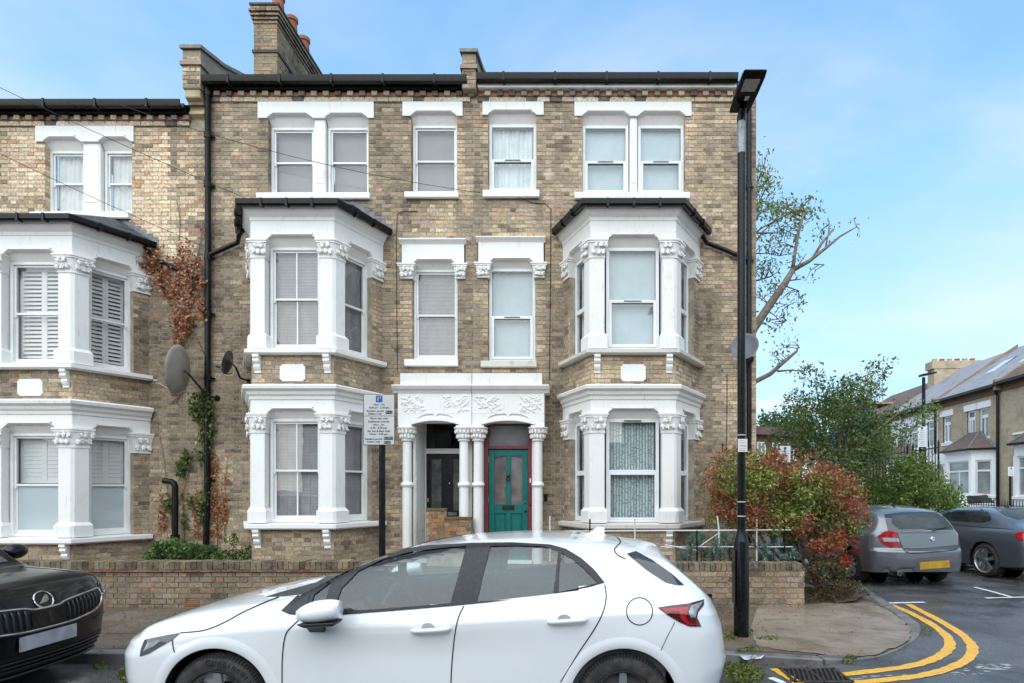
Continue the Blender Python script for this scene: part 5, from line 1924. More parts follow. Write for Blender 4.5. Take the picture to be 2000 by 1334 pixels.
# ================================================================ garden walls
def garden_wall(x0, x1, ztop, label, tile, colf, vent=None, seed=1):
 Y = 8.25
 th = Thing('garden_wall', ((x0 + x1) / 2, Y, 0.1), label, 'wall', 'front garden walls')
 fr = Frame(0, Y)
 mb = MB()
 zb = ztop - .105 - (.035 if tile else 0)
 mb.box(x0 + .005, x1 - .008, .004, .225, .05, zb, fr)
 body = th.part('mortar_core', mb, M_MORTAR)
 holes = [vent] if vent else []
 bricks = brick_field(fr, x0, x1, .10, zb, holes, colf, .007)
 fe = Frame(x1, Y, 0, 1)
 fe.n = (-1, 0)
 bricks += brick_field(fe, 0.0, .23, .10, zb, [], colf, .007)
 finish_bricks(th, body, bricks, 280)
 if tile:
  mb = MB()
  x = x0
  rr = random.Random(seed)
  while x < x1:
   for k in range(2):
    s = rr.uniform(.8, 1.1)
    mb.box(x + .07 * k, x + .07 * k + .155, -.035 + .006 * k, .26, zb + .002 + .016 * k, zb + .015 + .016 * k, fr, col=(.20 * s, .095 * s, .07 * s))
   x += .162
  th.part('tile_creasing', mb, M_BRICK, kind='stuff')
 rr = random.Random(seed + 5)
 x = x0
 while x < x1 - .03:
  s = rr.uniform(.7, 1.2)
  c = rr.choice(((.17, .125, .075), (.13, .10, .065), (.21, .155, .085), (.10, .08, .055)))
  mbb = MB()
  j = rr.uniform(-.004, .004)
  mbb.box(x, x + .066, -.012 + j, .235, ztop - .104, ztop + j, fr, col=tuple(q * s for q in c))
  if x > -9.5:
   th.part('coping_brick', mbb, M_BRICK)
  x += .0745
 if vent:
  Mt = mottled('terracotta_vent', (.33, .14, .065), (.26, .11, .05), 9, .85)
  mb = MB()
  rect_frame(mb, fr, vent[0], vent[1], vent[2], vent[3], .016, -.008, .03)
  mb.box(vent[0], vent[1], .015, .03, vent[2], vent[3], fr)
  v = th.part('air_brick', mb, Mt)
  for k in range(4):
   z = vent[2] + .022 + k * .028
   mb = MB()
   mb.box(vent[0] + .016, vent[1] - .016, -.006, .015, z, z + .014, fr)
   th.part('bar', mb, Mt, v)
 return th
colW = pal_fn(((.31, .24, .165), (.27, .21, .145), (.33, .235, .165), (.24, .19, .14), (.38, .31, .22)), .30, 6.0, .82, .06)
colW2 = pal_fn(((.33, .255, .18), (.28, .22, .16), (.36, .26, .19), (.38, .31, .22)), .22, 1.0, .85, .10)
wy = 8.25
garden_wall(-13.0, PX(782, wy), PZ(1097, wy), 'long low brick garden wall with tile course and air brick, behind the cars', True, colW, (PX(362, wy), PX(390, wy), PZ(1184, wy), PZ(1166, wy)))
garden_wall(PX(1060, wy), PX(1570, wy), PZ(1100, wy), 'short low brick garden wall behind the lamp post', False, colW2)
mb = MB()
x, z = PX(1386, wy - .06), PZ(1173, wy - .06)
mb.lathe([(.028, 0), (.03, .17), (.036, .172), (.036, .19)], (x, wy - .06, .105), n=10)
single('pipe_stub', mb, M_BLACK, 'short black plastic pipe stub at the foot of the right garden wall', 'pipe', smooth=True, angle=40)
# ================================================================ street lamp
LY = 6.70
LX = PX(1448, LY)
z = lambda v: PZ(v, LY)
Mlamp = mottled('lamp_black', (.006, .006, .006), (.012, .012, .012), 12, .2, .4, .75, .06, 25, spec=.25)
lamp = Thing('street_lamp', (LX, LY, .1), 'tall black street lamp with flat LED head on the pavement corner', 'street lamp', 'street lamps')
mb = MB()
mb.lathe([(.084, .08), (.084, z(1058)), (.080, z(1056)), (.047, z(1036)), (.046, z(1034))], (LX, LY, 0), n=20)
mb.box(LX - .09, LX - .078, LY - .06, LY + .06, .45, 1.05)
lamp.part('base', mb, Mlamp, smooth=True, angle=30)
mb = MB()
mb.lathe([(.046, z(1036)), (.045, 3.5), (.044, z(285))], (LX, LY, 0), n=18)
pole = lamp.part('pole', mb, Mlamp, smooth=True, angle=30)
mb = MB()
mb.lathe([(.046, z(300)), (.046, z(237))], (LX, LY, 0), n=18)
lamp.part('grey_sleeve', mb, mottled('galvanised', (.34, .35, .36), (.24, .25, .26), 18, .45, metal=.3), pole, smooth=True, angle=30)
for v in (850, 980, 1008):
 mb = MB()
 mb.lathe([(.0475, z(v) - .006), (.0485, z(v)), (.0475, z(v) + .006)], (LX, LY, 0), n=14)
 lamp.part('cable_tie', mb, mottled('tie_grey', (.5, .5, .5), (.4, .4, .4), 5, .4) if 'tie_grey' not in MATS else MATS['tie_grey'], pole)
hz = z(222) + .04
mb = MB()
mb.tube([(LX, LY, z(238)), (LX, LY - .0, hz - .08), (LX, LY - .06, hz - .01)], [.052, .05, .04], 12)
lamp.part('bracket', mb, Mlamp, smooth=True, angle=40)
T = Frame(LX - .01, LY + .08, 0, -1)
def head_pt(u, w, h):      # u along the head, w across, h up; the head tips up a little
 return (LX - .012 + w, LY + .06 - u, hz + h + u * .03)
mb = MB()
pts = []
sec = [(0, .112, 0, .03), (.06, .118, 0, .05), (.30, .125, 0, .07), (.55, .126, 0, .055), (.645, .122, .01, .03)]
for u, w, a, b in sec:
 pts += [head_pt(u, -w, a), head_pt(u, w, a), head_pt(u, w * .92, b), head_pt(u, -w * .92, b)]
fs = []
for i in range(len(sec) - 1):
 for k in range(4):
  fs.append((i * 4 + k, i * 4 + (k + 1) % 4, i * 4 + 4 + (k + 1) % 4, i * 4 + 4 + k))
fs += [(0, 1, 2, 3), tuple(range(len(pts) - 4, len(pts)))]
mb.add(pts, fs)
head = lamp.part('lamp_head', mb, Mlamp, bevel=.008)
mb = MB()
c = [head_pt(.36, -.075, -.004), head_pt(.36, .075, -.004), head_pt(.545, .08, -.004), head_pt(.545, -.08, -.004)]
mb.add(c + [(x, y, zz_ + .01) for x, y, zz_ in c], [(0, 1, 2, 3), (4, 5, 6, 7), (0, 4, 5, 1), (1, 5, 6, 2), (2, 6, 7, 3), (3, 7, 4, 0)])
def led_mat():
 m, nt, b = node_mat('led_lens', .25, (.6, .6, .57), 0, .6)
 vo = nt.nodes.new('ShaderNodeTexVoronoi')
 vo.inputs['Scale'].default_value = 55
 nt.links.new(tex_coord(nt, 'World'), vo.inputs['Vector'])
 nt.links.new(n_mix(nt, n_range(nt, vo.outputs['Distance'], .1, .5), (.72, .72, .66), (.42, .42, .40)), b.inputs['Base Color'])
 return m
lamp.part('led_panel', mb, led_mat(), head)
mb = MB()
c = [head_pt(.22, -.005, -.003), head_pt(.22, .04, -.003), head_pt(.29, .04, -.003), head_pt(.29, -.005, -.003)]
mb.add(c, [(0, 1, 2, 3)])
lamp.part('sticker', mb, mottled('sticker_white', (.7, .7, .66), (.62, .62, .58), 20, .5), head)
# ================================================================ lettering
def text_verts(s, size, align='CENTER'):
 cu = bpy.data.curves.new('t', 'FONT')
 cu.body = s
 cu.size = size
 cu.align_x = align
 cu.align_y = 'CENTER'
 cu.resolution_u = 3
 o = bpy.data.objects.new('t', cu)
 COL.objects.link(o)
 dg = bpy.context.evaluated_depsgraph_get()
 me = o.evaluated_get(dg).to_mesh()
 vs = [tuple(v.co) for v in me.vertices]
 fs = [tuple(p.vertices) for p in me.polygons]
 o.evaluated_get(dg).to_mesh_clear()
 bpy.data.objects.remove(o, do_unlink=True)
 bpy.data.curves.remove(cu)
 return vs, fs
def add_text(mb, fr, s, u, d, z, size, sx=1.0, align='CENTER', bold=0.0):
 vs, fs = text_verts(s, size, align)
 for du in ((0,) if not bold else (-bold, 0, bold)):
  mb.add([fr(u + x * sx + du, d - abs(du) * .1, z + y) for x, y, _ in vs], fs)
M_INK = mottled('sign_ink', (.012, .012, .014), (.02, .02, .02), 9, .5)
M_SIGNW = mottled('sign_face', (.56, .55, .53), (.50, .49, .47), 3, .4)
M_SIGNBLUE = mottled('sign_blue', (.012, .09, .42), (.01, .075, .36), 3, .4)
SY = 7.6
sx = lambda q: PX(690 + q / 10.26, SY)
sz = lambda q: PZ(760 + q / 10.26, SY)
sign = Thing('parking_sign', (PX(744, SY), SY, .1), 'resident permit parking sign on a black post in front of the left bay', 'sign', 'parking signs')
frs_ = Frame(0, SY)
mb = MB()
mb.tube([(PX(744, SY), SY + .045, .08), (PX(744, SY), SY + .045, sz(140))], .041, 14)
sign.part('post', mb, M_BLACK, smooth=True, angle=30)
mb = MB()
mb.box(sx(198), sx(835), 0, .004, sz(1125), sz(102), frs_)
plate = sign.part('backplate', mb, M_INK, bevel=.0015)
for (a, b) in ((535, 112), (1112, 545)):
 mb = MB()
 mb.box(sx(212), sx(823), -.0025, -.0004, sz(a), sz(b), frs_)
 sign.part('sign_face', mb, M_SIGNW, plate)
mb = MB()
mb.box(sx(455), sx(585), -.004, -.003, sz(265), sz(130), frs_)
sign.part('blue_square', mb, M_SIGNBLUE, plate)
mb = MB()
add_text(mb, frs_, 'P', sx(520), -.0055, sz(197), .085, 1.0, bold=.002)
sign.part('letter_p', mb, mottled('sign_white', (.75, .76, .76), (.7, .7, .7), 3, .4), plate, fix=False)
mb = MB()
for s, x, y, sc in (('Mon - Fri', 518, 312, 1.05), ('8.30 am - 6.30 pm', 520, 373, 1.0), ('Resident permit', 442, 440, .98), ('holders only', 438, 495, .98),
     ('Match days only', 514, 587, 1.0), ('Additional controls', 514, 652, 1.0), ('Mon - Fri', 512, 716, 1.05), ('6.30 - 8.30 pm', 512, 777, 1.02), ('Sat, Sun & Bank Hols', 512, 843, .97),
     ('Noon - 4.30 pm', 510, 903, 1.02), ('Resident permit', 410, 1000, .97), ('holders only', 408, 1055, .97)):
 add_text(mb, frs_, s, sx(x), -.004, sz(y), .0345, sc, bold=.0007)
sign.part('lettering', mb, M_INK, plate, fix=False, kind='stuff')
mb = MB()
mt = MB()
for s, x0, x1, y0, y1 in (('IS-Q', 648, 785, 432, 500), ('IS-MQ', 615, 800, 955, 1018), ('IS-Q', 615, 748, 1038, 1098)):
 mb.box(sx(x0), sx(x1), -.0038, -.003, sz(y1), sz(y0), frs_)
 add_text(mt, frs_, s, sx((x0 + x1) / 2), -.005, sz((y0 + y1) / 2), .043, 1.0, bold=.0008)
sign.part('zone_box', mb, M_INK, plate, kind='stuff')
sign.part('zone_lettering', mt, MATS['sign_white'], plate, fix=False, kind='stuff')
# number tag on the lamp post
fl_ = Frame(LX, LY - .052)
mb = MB()
mb.box(-.052, .052, 0, .003, z(883), z(858), fl_)
tag_ = lamp.part('number_tag', mb, mottled('tag_cream', (.72, .68, .62), (.66, .62, .56), 12, .5), pole)
mb = MB()
add_text(mb, fl_, 'F594', 0, -.001, z(872), .038, .95)
for v in (862, 865.5, 877, 880):
 mb.box(-.04, .04 - .01 * (v % 3), -.001, -.0005, z(v + .35), z(v - .35), fl_)
lamp.part('tag_lettering', mb, mottled('tag_ink', (.16, .14, .12), (.2, .18, .16), 20, .6), pole, fix=False, kind='stuff')
# ================================================================ satellite dishes
def dish(name, c, r, yaw, pitch, col, label, wall_pt, arm=True, rough=.5, squash=1.0):
 th = Thing(name, c, label, 'satellite dish', 'satellite dishes')
 m = mottled('dish_%02d' % int(r * 100), col, tuple(x * .8 for x in col), 6, rough)
 M = Matrix.Rotation(yaw, 3, 'Z') @ Matrix.Rotation(pitch, 3, 'X')
 prof = [(.002, 0.0), (r * .3, .006 * r), (r * .6, .055 * r), (r * .85, .14 * r), (r, .21 * r), (r * 1.03, .20 * r), (r * 1.02, .17 * r), (r * .85, .10 * r), (r * .5, .01 * r), (.01, -.03 * r)]
 mb = MB()
 mb.lathe(prof, c, n=28, M=M)
 th.part('reflector', mb, m, smooth=True, angle=50)
 C = Vector(c)
 ax = M @ Vector((0, 0, 1))
 mb = MB()
 tip = C + ax * r * 1.05 - Vector((0, 0, r * .55))
 mb.tube([C - ax * .04 - Vector((0, 0, r * .8)), C - Vector((0, 0, r * .98)) + ax * .18 * r, tip], .010, 6)
 th.part('feed_arm', mb, m)
 mb = MB()
 mb.tube([tip - ax * .06, tip + ax * .01], [.022, .03], 8)
 th.part('feed_horn', mb, m)
 mb = MB()
 W = Vector(wall_pt)
 mb.tube([C - ax * .03, C - ax * .10 + Vector((0, 0, -.05)), Vector((W.x, C.y + (W.y - C.y) * .4, W.z)), W], .018, 8)
 mb.lathe([(.055, -.02), (.055, 0)], wall_pt, axis='y', n=10)
 th.part('wall_bracket', mb, M_BLACK)
 return th
dish('satellite_dish', P3(357, 724, F - .55), .44, R(-80), R(84), (.33, .31, .27), 'large beige satellite dish beside the black drainpipe', (PX(425, F), F, fz_(778)))
dish('satellite_dish', P3(449, 709, F - .55), .215, R(-80), R(76), (.035, .037, .042), 'small dark satellite dish left of the middle bay', (PX(489, F), F - .02, fz_(745)), rough=.35)
dish('satellite_dish', (PX(1455, F - .45), F - .45, fz_(690)), .25, R(-28), R(74), (.13, .135, .145), 'round grey satellite dish behind the lamp post', (PX(1462, F), F - .12, fz_(708)), rough=.4)
# ================================================================ overhead wires
for i, (a, b, sag, lab) in enumerate((((-14, 6.0, 10.1), P3(482, 388, FB + .1), .25, 'thin overhead wire running down to the middle bay roof'),
          ((-14, 6.5, 9.55), P3(404, 484, F - .1), .25, 'thin overhead wire running down to the creeper by the drainpipe'),
          (P3(226, 202, F - .35), P3(1012, 386, F - .06), .22, 'thin overhead wire crossing the middle house to the end house'))):
 mb = MB()
 pts = []
 for k in range(25):
  t = k / 24
  p = Vector(a).lerp(Vector(b), t)
  p.z -= sag * 4 * t * (1 - t)
  pts.append(p)
 mb.tube(pts, .0048, 5)
 single('overhead_wire', mb, M_BLACK, lab, 'wire', 'overhead wires')
# ================================================================ white garden railing
RY = 9.0
Mrail = mottled('chipped_white_rail', (.62, .62, .60), (.40, .39, .37), 24, .5, .45, .75)
rl = Thing('garden_railing', (PX(1300, RY), RY, .35), 'low broken white metal railing in the end garden', 'railing')
for u0, v0, u1, v1, r in ((1066, 1038, 1545, 1035, .012), (1290, 1068, 1548, 1068, .009), (1298, 1064, 1360, 1075, .011), (1368, 1066, 1404, 1041, .008)):
 mb = MB()
 mb.tube([P3(u0, v0, RY), P3(u1, v1, RY)], r, 6)
 rl.part('rail', mb, Mrail)
for u, v, dx, mt in ((1074, 1008, 0, Mrail), (1152, 1014, 0, M_BLACK), (1240, 1014, 0, Mrail), (1361, 1040, 0, M_BLACK), (1404, 1008, 5, Mrail), (1478, 1010, 0, Mrail), (1532, 1030, 0, M_BLACK)):
 mb = MB()
 p, q = P3(u, 1100, RY), P3(u - dx * .6, v, RY)
 mb.tube([(p[0], RY, .34), (p[0], RY, PZ(1035, RY)), q], .013, 6)
 rl.part('post', mb, mt)
# ================================================================ cars
def pchip(xs, ys, x):
 xs, ys = np.array(xs, float), np.array(ys, float)
 h, d = np.diff(xs), np.diff(ys) / np.diff(xs)
 m = np.zeros(len(xs))
 m[0], m[-1] = d[0], d[-1]
 for i in range(1, len(xs) - 1):
  if d[i - 1] * d[i] > 0:
   w1_, w2_ = 2 * h[i] + h[i - 1], h[i] + 2 * h[i - 1]
   m[i] = (w1_ + w2_) / (w1_ / d[i - 1] + w2_ / d[i])
 i = np.clip(np.searchsorted(xs, x) - 1, 0, len(xs) - 2)
 t = (x - xs[i]) / h[i]
 return ((1 + 2 * t) * (1 - t) ** 2 * ys[i] + t * (1 - t) ** 2 * h[i] * m[i] + t * t * (3 - 2 * t) * ys[i + 1] + t * t * (t - 1) * h[i] * m[i + 1])
def car_paint(name, col, rough=.3, metal=0.0, flake=0.0):
 m, nt, b = node_mat(name, rough, col, metal, .5, 1.0, .03)
 vec = tex_coord(nt, 'World')
 f = n_range(nt, n_noise(nt, vec, 2.5, 4, .6), .35, .7, 0, .10)
 nt.links.new(n_mix(nt, f, col, tuple(c * .8 for c in col)), b.inputs['Base Color'])
 vo = nt.nodes.new('ShaderNodeTexVoronoi')
 vo.inputs['Scale'].default_value = 70
 nt.links.new(vec, vo.inputs['Vector'])
 g = nt.nodes.new('ShaderNodeNewGeometry')
 hd = n_range(nt, vo.outputs['Distance'], .0, .25, 1, 0)
 bp = nt.nodes.new('ShaderNodeBump')
 bp.inputs['Strength'].default_value = .22
 bp.inputs['Distance'].default_value = .002
 nt.links.new(hd, bp.inputs['Height'])
 nt.links.new(bp.outputs[0], b.inputs['Coat Normal'])
 return m
M_TYRE = mottled('tyre', (.028, .026, .025), (.075, .062, .052), 16, .8, .4, .7, .3, 60)
M_RIM = mottled('alloy', (.52, .52, .53), (.44, .44, .45), 6, .3, metal=.8)
M_TRIM = mottled('black_trim', (.014, .014, .015), (.03, .03, .032), 30, .4, .45, .75)
M_LINER = mottled('wheel_arch_liner', (.006, .006, .006), (.012, .012, .012), 9, .9)
M_CARGLASS = glass_mat('car_glass', (.74, .79, .78), .035, .0, 0, True)
M_DARKGLASS = mottled('dark_car_glass', (.012, .014, .015), (.035, .04, .042), 2, .05, spec=.8)
M_RED = mottled('tail_lamp_red', (.42, .006, .008), (.25, .003, .005), 12, .12, spec=.7)
M_REDDK = mottled('tail_lamp_dark', (.10, .004, .006), (.03, .004, .005), 10, .1, spec=.7)
M_CLEARL = mottled('lamp_clear', (.42, .43, .45), (.20, .21, .22), 16, .1, spec=.7)
M_SEAT = mottled('seat_cloth', (.07, .07, .075), (.11, .11, .115), 9, .9)
class Car:
 def __init__(s, name, label, xs, rows, L, loc, rot, paint, rf, rr_, nf=2.4, nr=3.0, ff=None, fr=None, nx=150, nt=64, group='parked cars'):
  s.th = Thing(name, (0, 0, 0), label, 'car', group)
  s.th.o.location = loc
  s.th.o.rotation_euler = (0, 0, rot)
  s.L, s.paint = L, paint
  s.M = Matrix.Translation(loc) @ Matrix.Rotation(rot, 4, 'Z')
  s.Mi = s.M.inverted()
  e = (1 - np.cos(np.linspace(0, math.pi / 2, 26))) * rf
  e2 = L - (1 - np.cos(np.linspace(0, math.pi / 2, 22))) * rr_
  mid = np.linspace(rf, L - rr_, nx)
  X = np.concatenate([e, mid[1:-1], e2[::-1]])
  P = np.ones_like(X)
  a = X < rf
  P[a] = np.maximum(0, 1 - (1 - X[a] / rf) ** nf) ** (1 / nf)
  b = X > L - rr_
  P[b] = np.maximum(0, 1 - (1 - (L - X[b]) / rr_) ** nr) ** (1 / nr)
  RY_ = np.array([pchip(xs, r[0], X) for r in rows])
  RZ = np.array([pchip(xs, r[1], X) for r in rows])
  n = len(rows)
  T = np.linspace(0, n - 1, nt)
  idx = np.arange(n)
  V = np.zeros((len(X), nt, 3))
  for i in range(len(X)):
   V[i, :, 1] = pchip(idx, RY_[:, i], T) * P[i]
   V[i, :, 2] = pchip(idx, RZ[:, i], T)
   V[i, :, 0] = X[i]
  if ff:
   k = np.clip(1 - V[:, :, 0] / .6, 0, 1) ** 1.5
   V[:, :, 0] += np.interp(V[:, :, 2], ff[0], ff[1]) * k
  if fr:
   k = np.clip((V[:, :, 0] - (L - .5)) / .5, 0, 1) ** 1.5
   V[:, :, 0] += np.interp(V[:, :, 2], fr[0], fr[1]) * k
  m = nt
  near = V.reshape(-1, 3).copy()
  near[:, 1] *= -1
  far = V[:, :-1].reshape(-1, 3)
  N0 = len(near)
  s.v = np.concatenate([near, far])
  fs = []
  for i in range(len(X) - 1):
   for j in range(m - 1):
    a0, a1, a2, a3 = i * m + j, (i + 1) * m + j, (i + 1) * m + j + 1, i * m + j + 1
    fs.append((a0, a1, a2, a3))
    g = lambda ii, jj: (N0 + ii * (m - 1) + jj) if jj < m - 1 else ii * m + jj
    fs.append((g(i, j), g(i, j + 1), g(i + 1, j + 1), g(i + 1, j)))
  s.f = fs
  s.bvh = BVHTree.FromPolygons([tuple(p) for p in s.v], fs)
  s.cut = []
  s.eye = s.Mi @ Vector((0, 0, EYE))
 def hit(s, u, v):
  d = (s.Mi.to_3x3() @ Vector(((u - CU) / FL, 1, -(v - CV) / FL))).normalized()
  p, n, i, dist = s.bvh.ray_cast(s.eye, d)
  if p is None:
   q = s.bvh.find_nearest(s.eye + d * ((s.M.translation - Vector((0, 0, 0))).length))
   return q[0], (-d)
  if n.dot(d) > 0:
   n = -n
  return p, n
 def patch(s, px, off=.004, step=6, dens=5, flat=False):
  """surface patch whose outline is given in picture pixels, laid on the body"""
  out = []
  n = len(px)
  for i in range(n):
   a, b = px[i], px[(i + 1) % n]
   k = max(1, int(math.dist(a, b) / dens))
   out += [(a[0] + (b[0] - a[0]) * t / k, a[1] + (b[1] - a[1]) * t / k) for t in range(k)]
  xs = [p[0] for p in out]
  ys = [p[1] for p in out]
  pts = [Vector(p) for p in out]
  x = min(xs) + step / 2
  inn = []
  while x < max(xs):
   y = min(ys) + step / 2
   while y < max(ys):
    if pt_in(out, x, y) and min((x - p[0]) ** 2 + (y - p[1]) ** 2 for p in out) > (step * .4) ** 2:
     inn.append(Vector((x, y)))
    y += step
   x += step
  m = len(pts)
  r = delaunay_2d_cdt(pts + inn, [(i, (i + 1) % m) for i in range(m)], [list(range(m))], 1, 1e-4)
  vs = []
  for q in r[0]:
   p, nn = s.hit(q.x, q.y)
   vs.append(tuple(p + nn * off))
  mb = MB()
  mb.add(vs, [tuple(f) for f in r[2]])
  return mb
 def band(s, px, w_in, off=.005, dens=6, closed=True, w_out=0.0):
  """strip along an outline: from the outline inward by w_in pixels"""
  out = []
  n = len(px)
  for i in range(n if closed else n - 1):
   a, b = px[i], px[(i + 1) % n]
   k = max(1, int(math.dist(a, b) / dens))
   out += [(a[0] + (b[0] - a[0]) * t / k, a[1] + (b[1] - a[1]) * t / k) for t in range(k)]
  if not closed:
   out.append(px[-1])
  m = len(out)
  area = sum(out[i][0] * out[(i + 1) % m][1] - out[(i + 1) % m][0] * out[i][1] for i in range(m))
  sg = 1 if (area > 0 or not closed) else -1
  A, B = [], []
  for i in range(m):
   p, q = out[i - 1] if (closed or i) else out[i], out[(i + 1) % m] if (closed or i < m - 1) else out[i]
   t = (Vector(q) - Vector(p)).normalized()
   nn = Vector((-t.y, t.x)) * sg
   A.append(Vector(out[i]) - nn * w_out)
   B.append(Vector(out[i]) + nn * w_in)
  mb = MB()
  vs = []
  for q in A + B:
   p, nn = s.hit(q.x, q.y)
   vs.append(tuple(p + nn * off))
  mb.add(vs, [(i, (i + 1) % m, (i + 1) % m + m, i + m) for i in range(m if closed else m - 1)])
  return mb
 def both(s, name, mb, mats, parent=None, mirror=True, label=None, **kw):
  kw.setdefault('smooth', True)
  kw.setdefault('fix', False)
  o = s.th.part(name, mb, mats, parent, label, **kw)
  if mirror:
   m2 = MB()
   m2.add([(x, -y, z) for x, y, z in mb.v], [tuple(reversed(f)) for f in mb.f])
   s.th.part(name, m2, mats, parent, label, **kw)
  return o
 def project(s, p):
  w = s.M @ Vector(p)
  return CU + w.x / w.y * FL, CV - (w.z - EYE) / w.y * FL
 def cut_px(s, px):
  s.cut.append(px)
 def finish(s, wheels, r_arch, mirror_cut=True, name='body'):
  keep = []
  cen = np.array([s.v[list(f)].mean(axis=0) for f in s.f])
  dele = np.zeros(len(s.f), bool)
  for wx, wz in wheels:
   dele |= ((cen[:, 0] - wx) ** 2 + (cen[:, 2] - wz) ** 2 < r_arch ** 2) & (np.abs(cen[:, 1]) > .45)
  # snap the rim of the wheel arches to true circles
  v = s.v.copy()
  for wx, wz in wheels:
   d = np.hypot(v[:, 0] - wx, v[:, 2] - wz)
   k = (np.abs(d - r_arch) < .014) & (np.abs(v[:, 1]) > .5)
   f = r_arch / np.maximum(d[k], 1e-6)
   v[k, 0] = wx + (v[k, 0] - wx) * f
   v[k, 2] = wz + (v[k, 2] - wz) * f
  for px in s.cut:
   x0, x1 = min(p[0] for p in px), max(p[0] for p in px)
   y0, y1 = min(p[1] for p in px), max(p[1] for p in px)
   for i in np.where(~dele)[0]:
    c = cen[i]
    q = s.project((c[0], -abs(c[1]), c[2]))
    if x0 < q[0] < x1 and y0 < q[1] < y1 and abs(c[1]) > .3 and pt_in(px, *q):
     dele[i] = True
  mb = MB()
  mb.add([tuple(p) for p in v], [f for f, k in zip(s.f, dele) if not k])
  return s.th.part(name, mb, s.paint, smooth=True, fix=False)
 def wheel(s, wx, wz, y, r, w=.21, style=5, rim=None, twin=False, rr_=.66, tread=False, face=-1):
  """y = outer face; face -1 looks to -y"""
  rim = rim or M_RIM
  mb = MB()
  prof = [(r * rr_, .02), (r * (rr_ + .02), .004), (r * .80, -.006), (r * .90, .002), (r * .965, .02), (r, .045), (r, w - .045), (r * .965, w - .02), (r * .8, w), (r * rr_, w - .02)]
  sg = -face
  mb.lathe([(a, h * sg) for a, h in prof], (wx, y, wz), axis='y', n=48, cap=False)
  t = s.th.part('wheel', mb, M_TYRE, smooth=True, angle=30)
  if tread:
   mb = MB()
   for k in range(84):
    q = 2 * math.pi * k / 84
    c, si = math.cos(q), math.sin(q)
    for (ra, rb, ya, yb) in ((r * .93, r * .985, .006, .03),):
     tq = .011
     P_ = []
     for rad, yy in ((ra, ya - .004), (rb, yb - .004), (rb, yb - .004), (ra, ya - .004)):
      P_.append((rad, yy))
     a0 = q - tq / r * .5
     a1 = q + tq / r * .5
     mb.add([(wx + ra * math.cos(a0), y + (ya - .006) * sg, wz + ra * math.sin(a0)), (wx + rb * math.cos(a0), y + (yb - .008) * sg, wz + rb * math.sin(a0)),
       (wx + rb * math.cos(a1), y + (yb - .008) * sg, wz + rb * math.sin(a1)), (wx + ra * math.cos(a1), y + (ya - .006) * sg, wz + ra * math.sin(a1))], [(0, 1, 2, 3)])
   s.th.part('tread_block', mb, M_LINER, t, kind='stuff', fix=False)
  mb = MB()
  R1 = r * rr_
  mb.lathe([(h_, d_ * sg) for h_, d_ in ((R1 * 1.0, .0), (R1 * 1.0, .02), (R1 * .93, .03), (R1 * .92, .11), (R1 * .3, .12), (R1 * .3, .11), (R1 * .9, .10), (R1 * .90, .026), (R1 * .96, -.004))], (wx, y, wz), axis='y', n=48, cap=False)
  s.th.part('rim', mb, rim, t, smooth=True, angle=30)
  mb = MB()
  mb.lathe([(.001, .108 * sg), (R1 * .88, .105 * sg), (R1 * .88, .115 * sg), (.001, .118 * sg)], (wx, y, wz), axis='y', n=24)
  s.th.part('brake_disc', mb, M_LINER, t)
  for k in range(style):
   for dq in ((-.11, .11) if twin else (0,)):
    q = math.pi / 2 + 2 * math.pi * k / style + dq
    c, si = math.cos(q), math.sin(q)
    wi, wo = (R1 * .075, R1 * .06) if twin else (R1 * .16, R1 * .11)
    mb = MB()
    pts = []
    for rad, ww, dep in ((R1 * .12, wi, .03), (R1 * .93, wo, .012)):
     for sg2 in (-1, 1):
      for dd in (dep, dep + .03):
       pts.append((wx + rad * c - sg2 * ww * si, y + dd * sg, wz + rad * si + sg2 * ww * c))
    mb.add(pts, [(0, 2, 6, 4), (1, 5, 7, 3), (0, 4, 5, 1), (2, 3, 7, 6)])
    s.th.part('spoke', mb, rim, t)
  mb = MB()
  mb.lathe([(.001, .018 * sg), (R1 * .17, .022 * sg), (R1 * .2, .04 * sg), (R1 * .2, .06 * sg)], (wx, y, wz), axis='y', n=20)
  s.th.part('hub_cap', mb, rim, t, smooth=True, angle=30)
  return t
 def liners(s, wheels, r_arch, ymax):
  for wx, wz in wheels:
   for sg in (-1, 1):
    mb = MB()
    n = 24
    vs, fs = [], []
    for k in range(n + 1):
     q = -.35 + (math.pi + .7) * k / n
     for yy, rr_ in ((ymax - .012, r_arch), (ymax - .03, r_arch + .008), (.35, r_arch + .008)):
      vs.append((wx + rr_ * math.cos(q), sg * yy, wz + rr_ * math.sin(q)))
    for k in range(n):
     for j in range(2):
      fs.append((k * 3 + j, k * 3 + 3 + j, k * 3 + 4 + j, k * 3 + 1 + j))
    mb.add(vs, fs)
    mb.lathe([(r_arch, .35 * sg), (.001, .35 * sg)], (wx, 0, wz), axis='y', n=20)
    s.th.part('wheel_arch', mb, M_LINER, fix=False)
 def underside(s, y=.7, x0=.3, x1=None, z=.24):
  mb = MB()
  mb.box(x0, (x1 or s.L) - .3, -y, y, z - .03, z)
  s.th.part('floor_pan', mb, M_LINER)
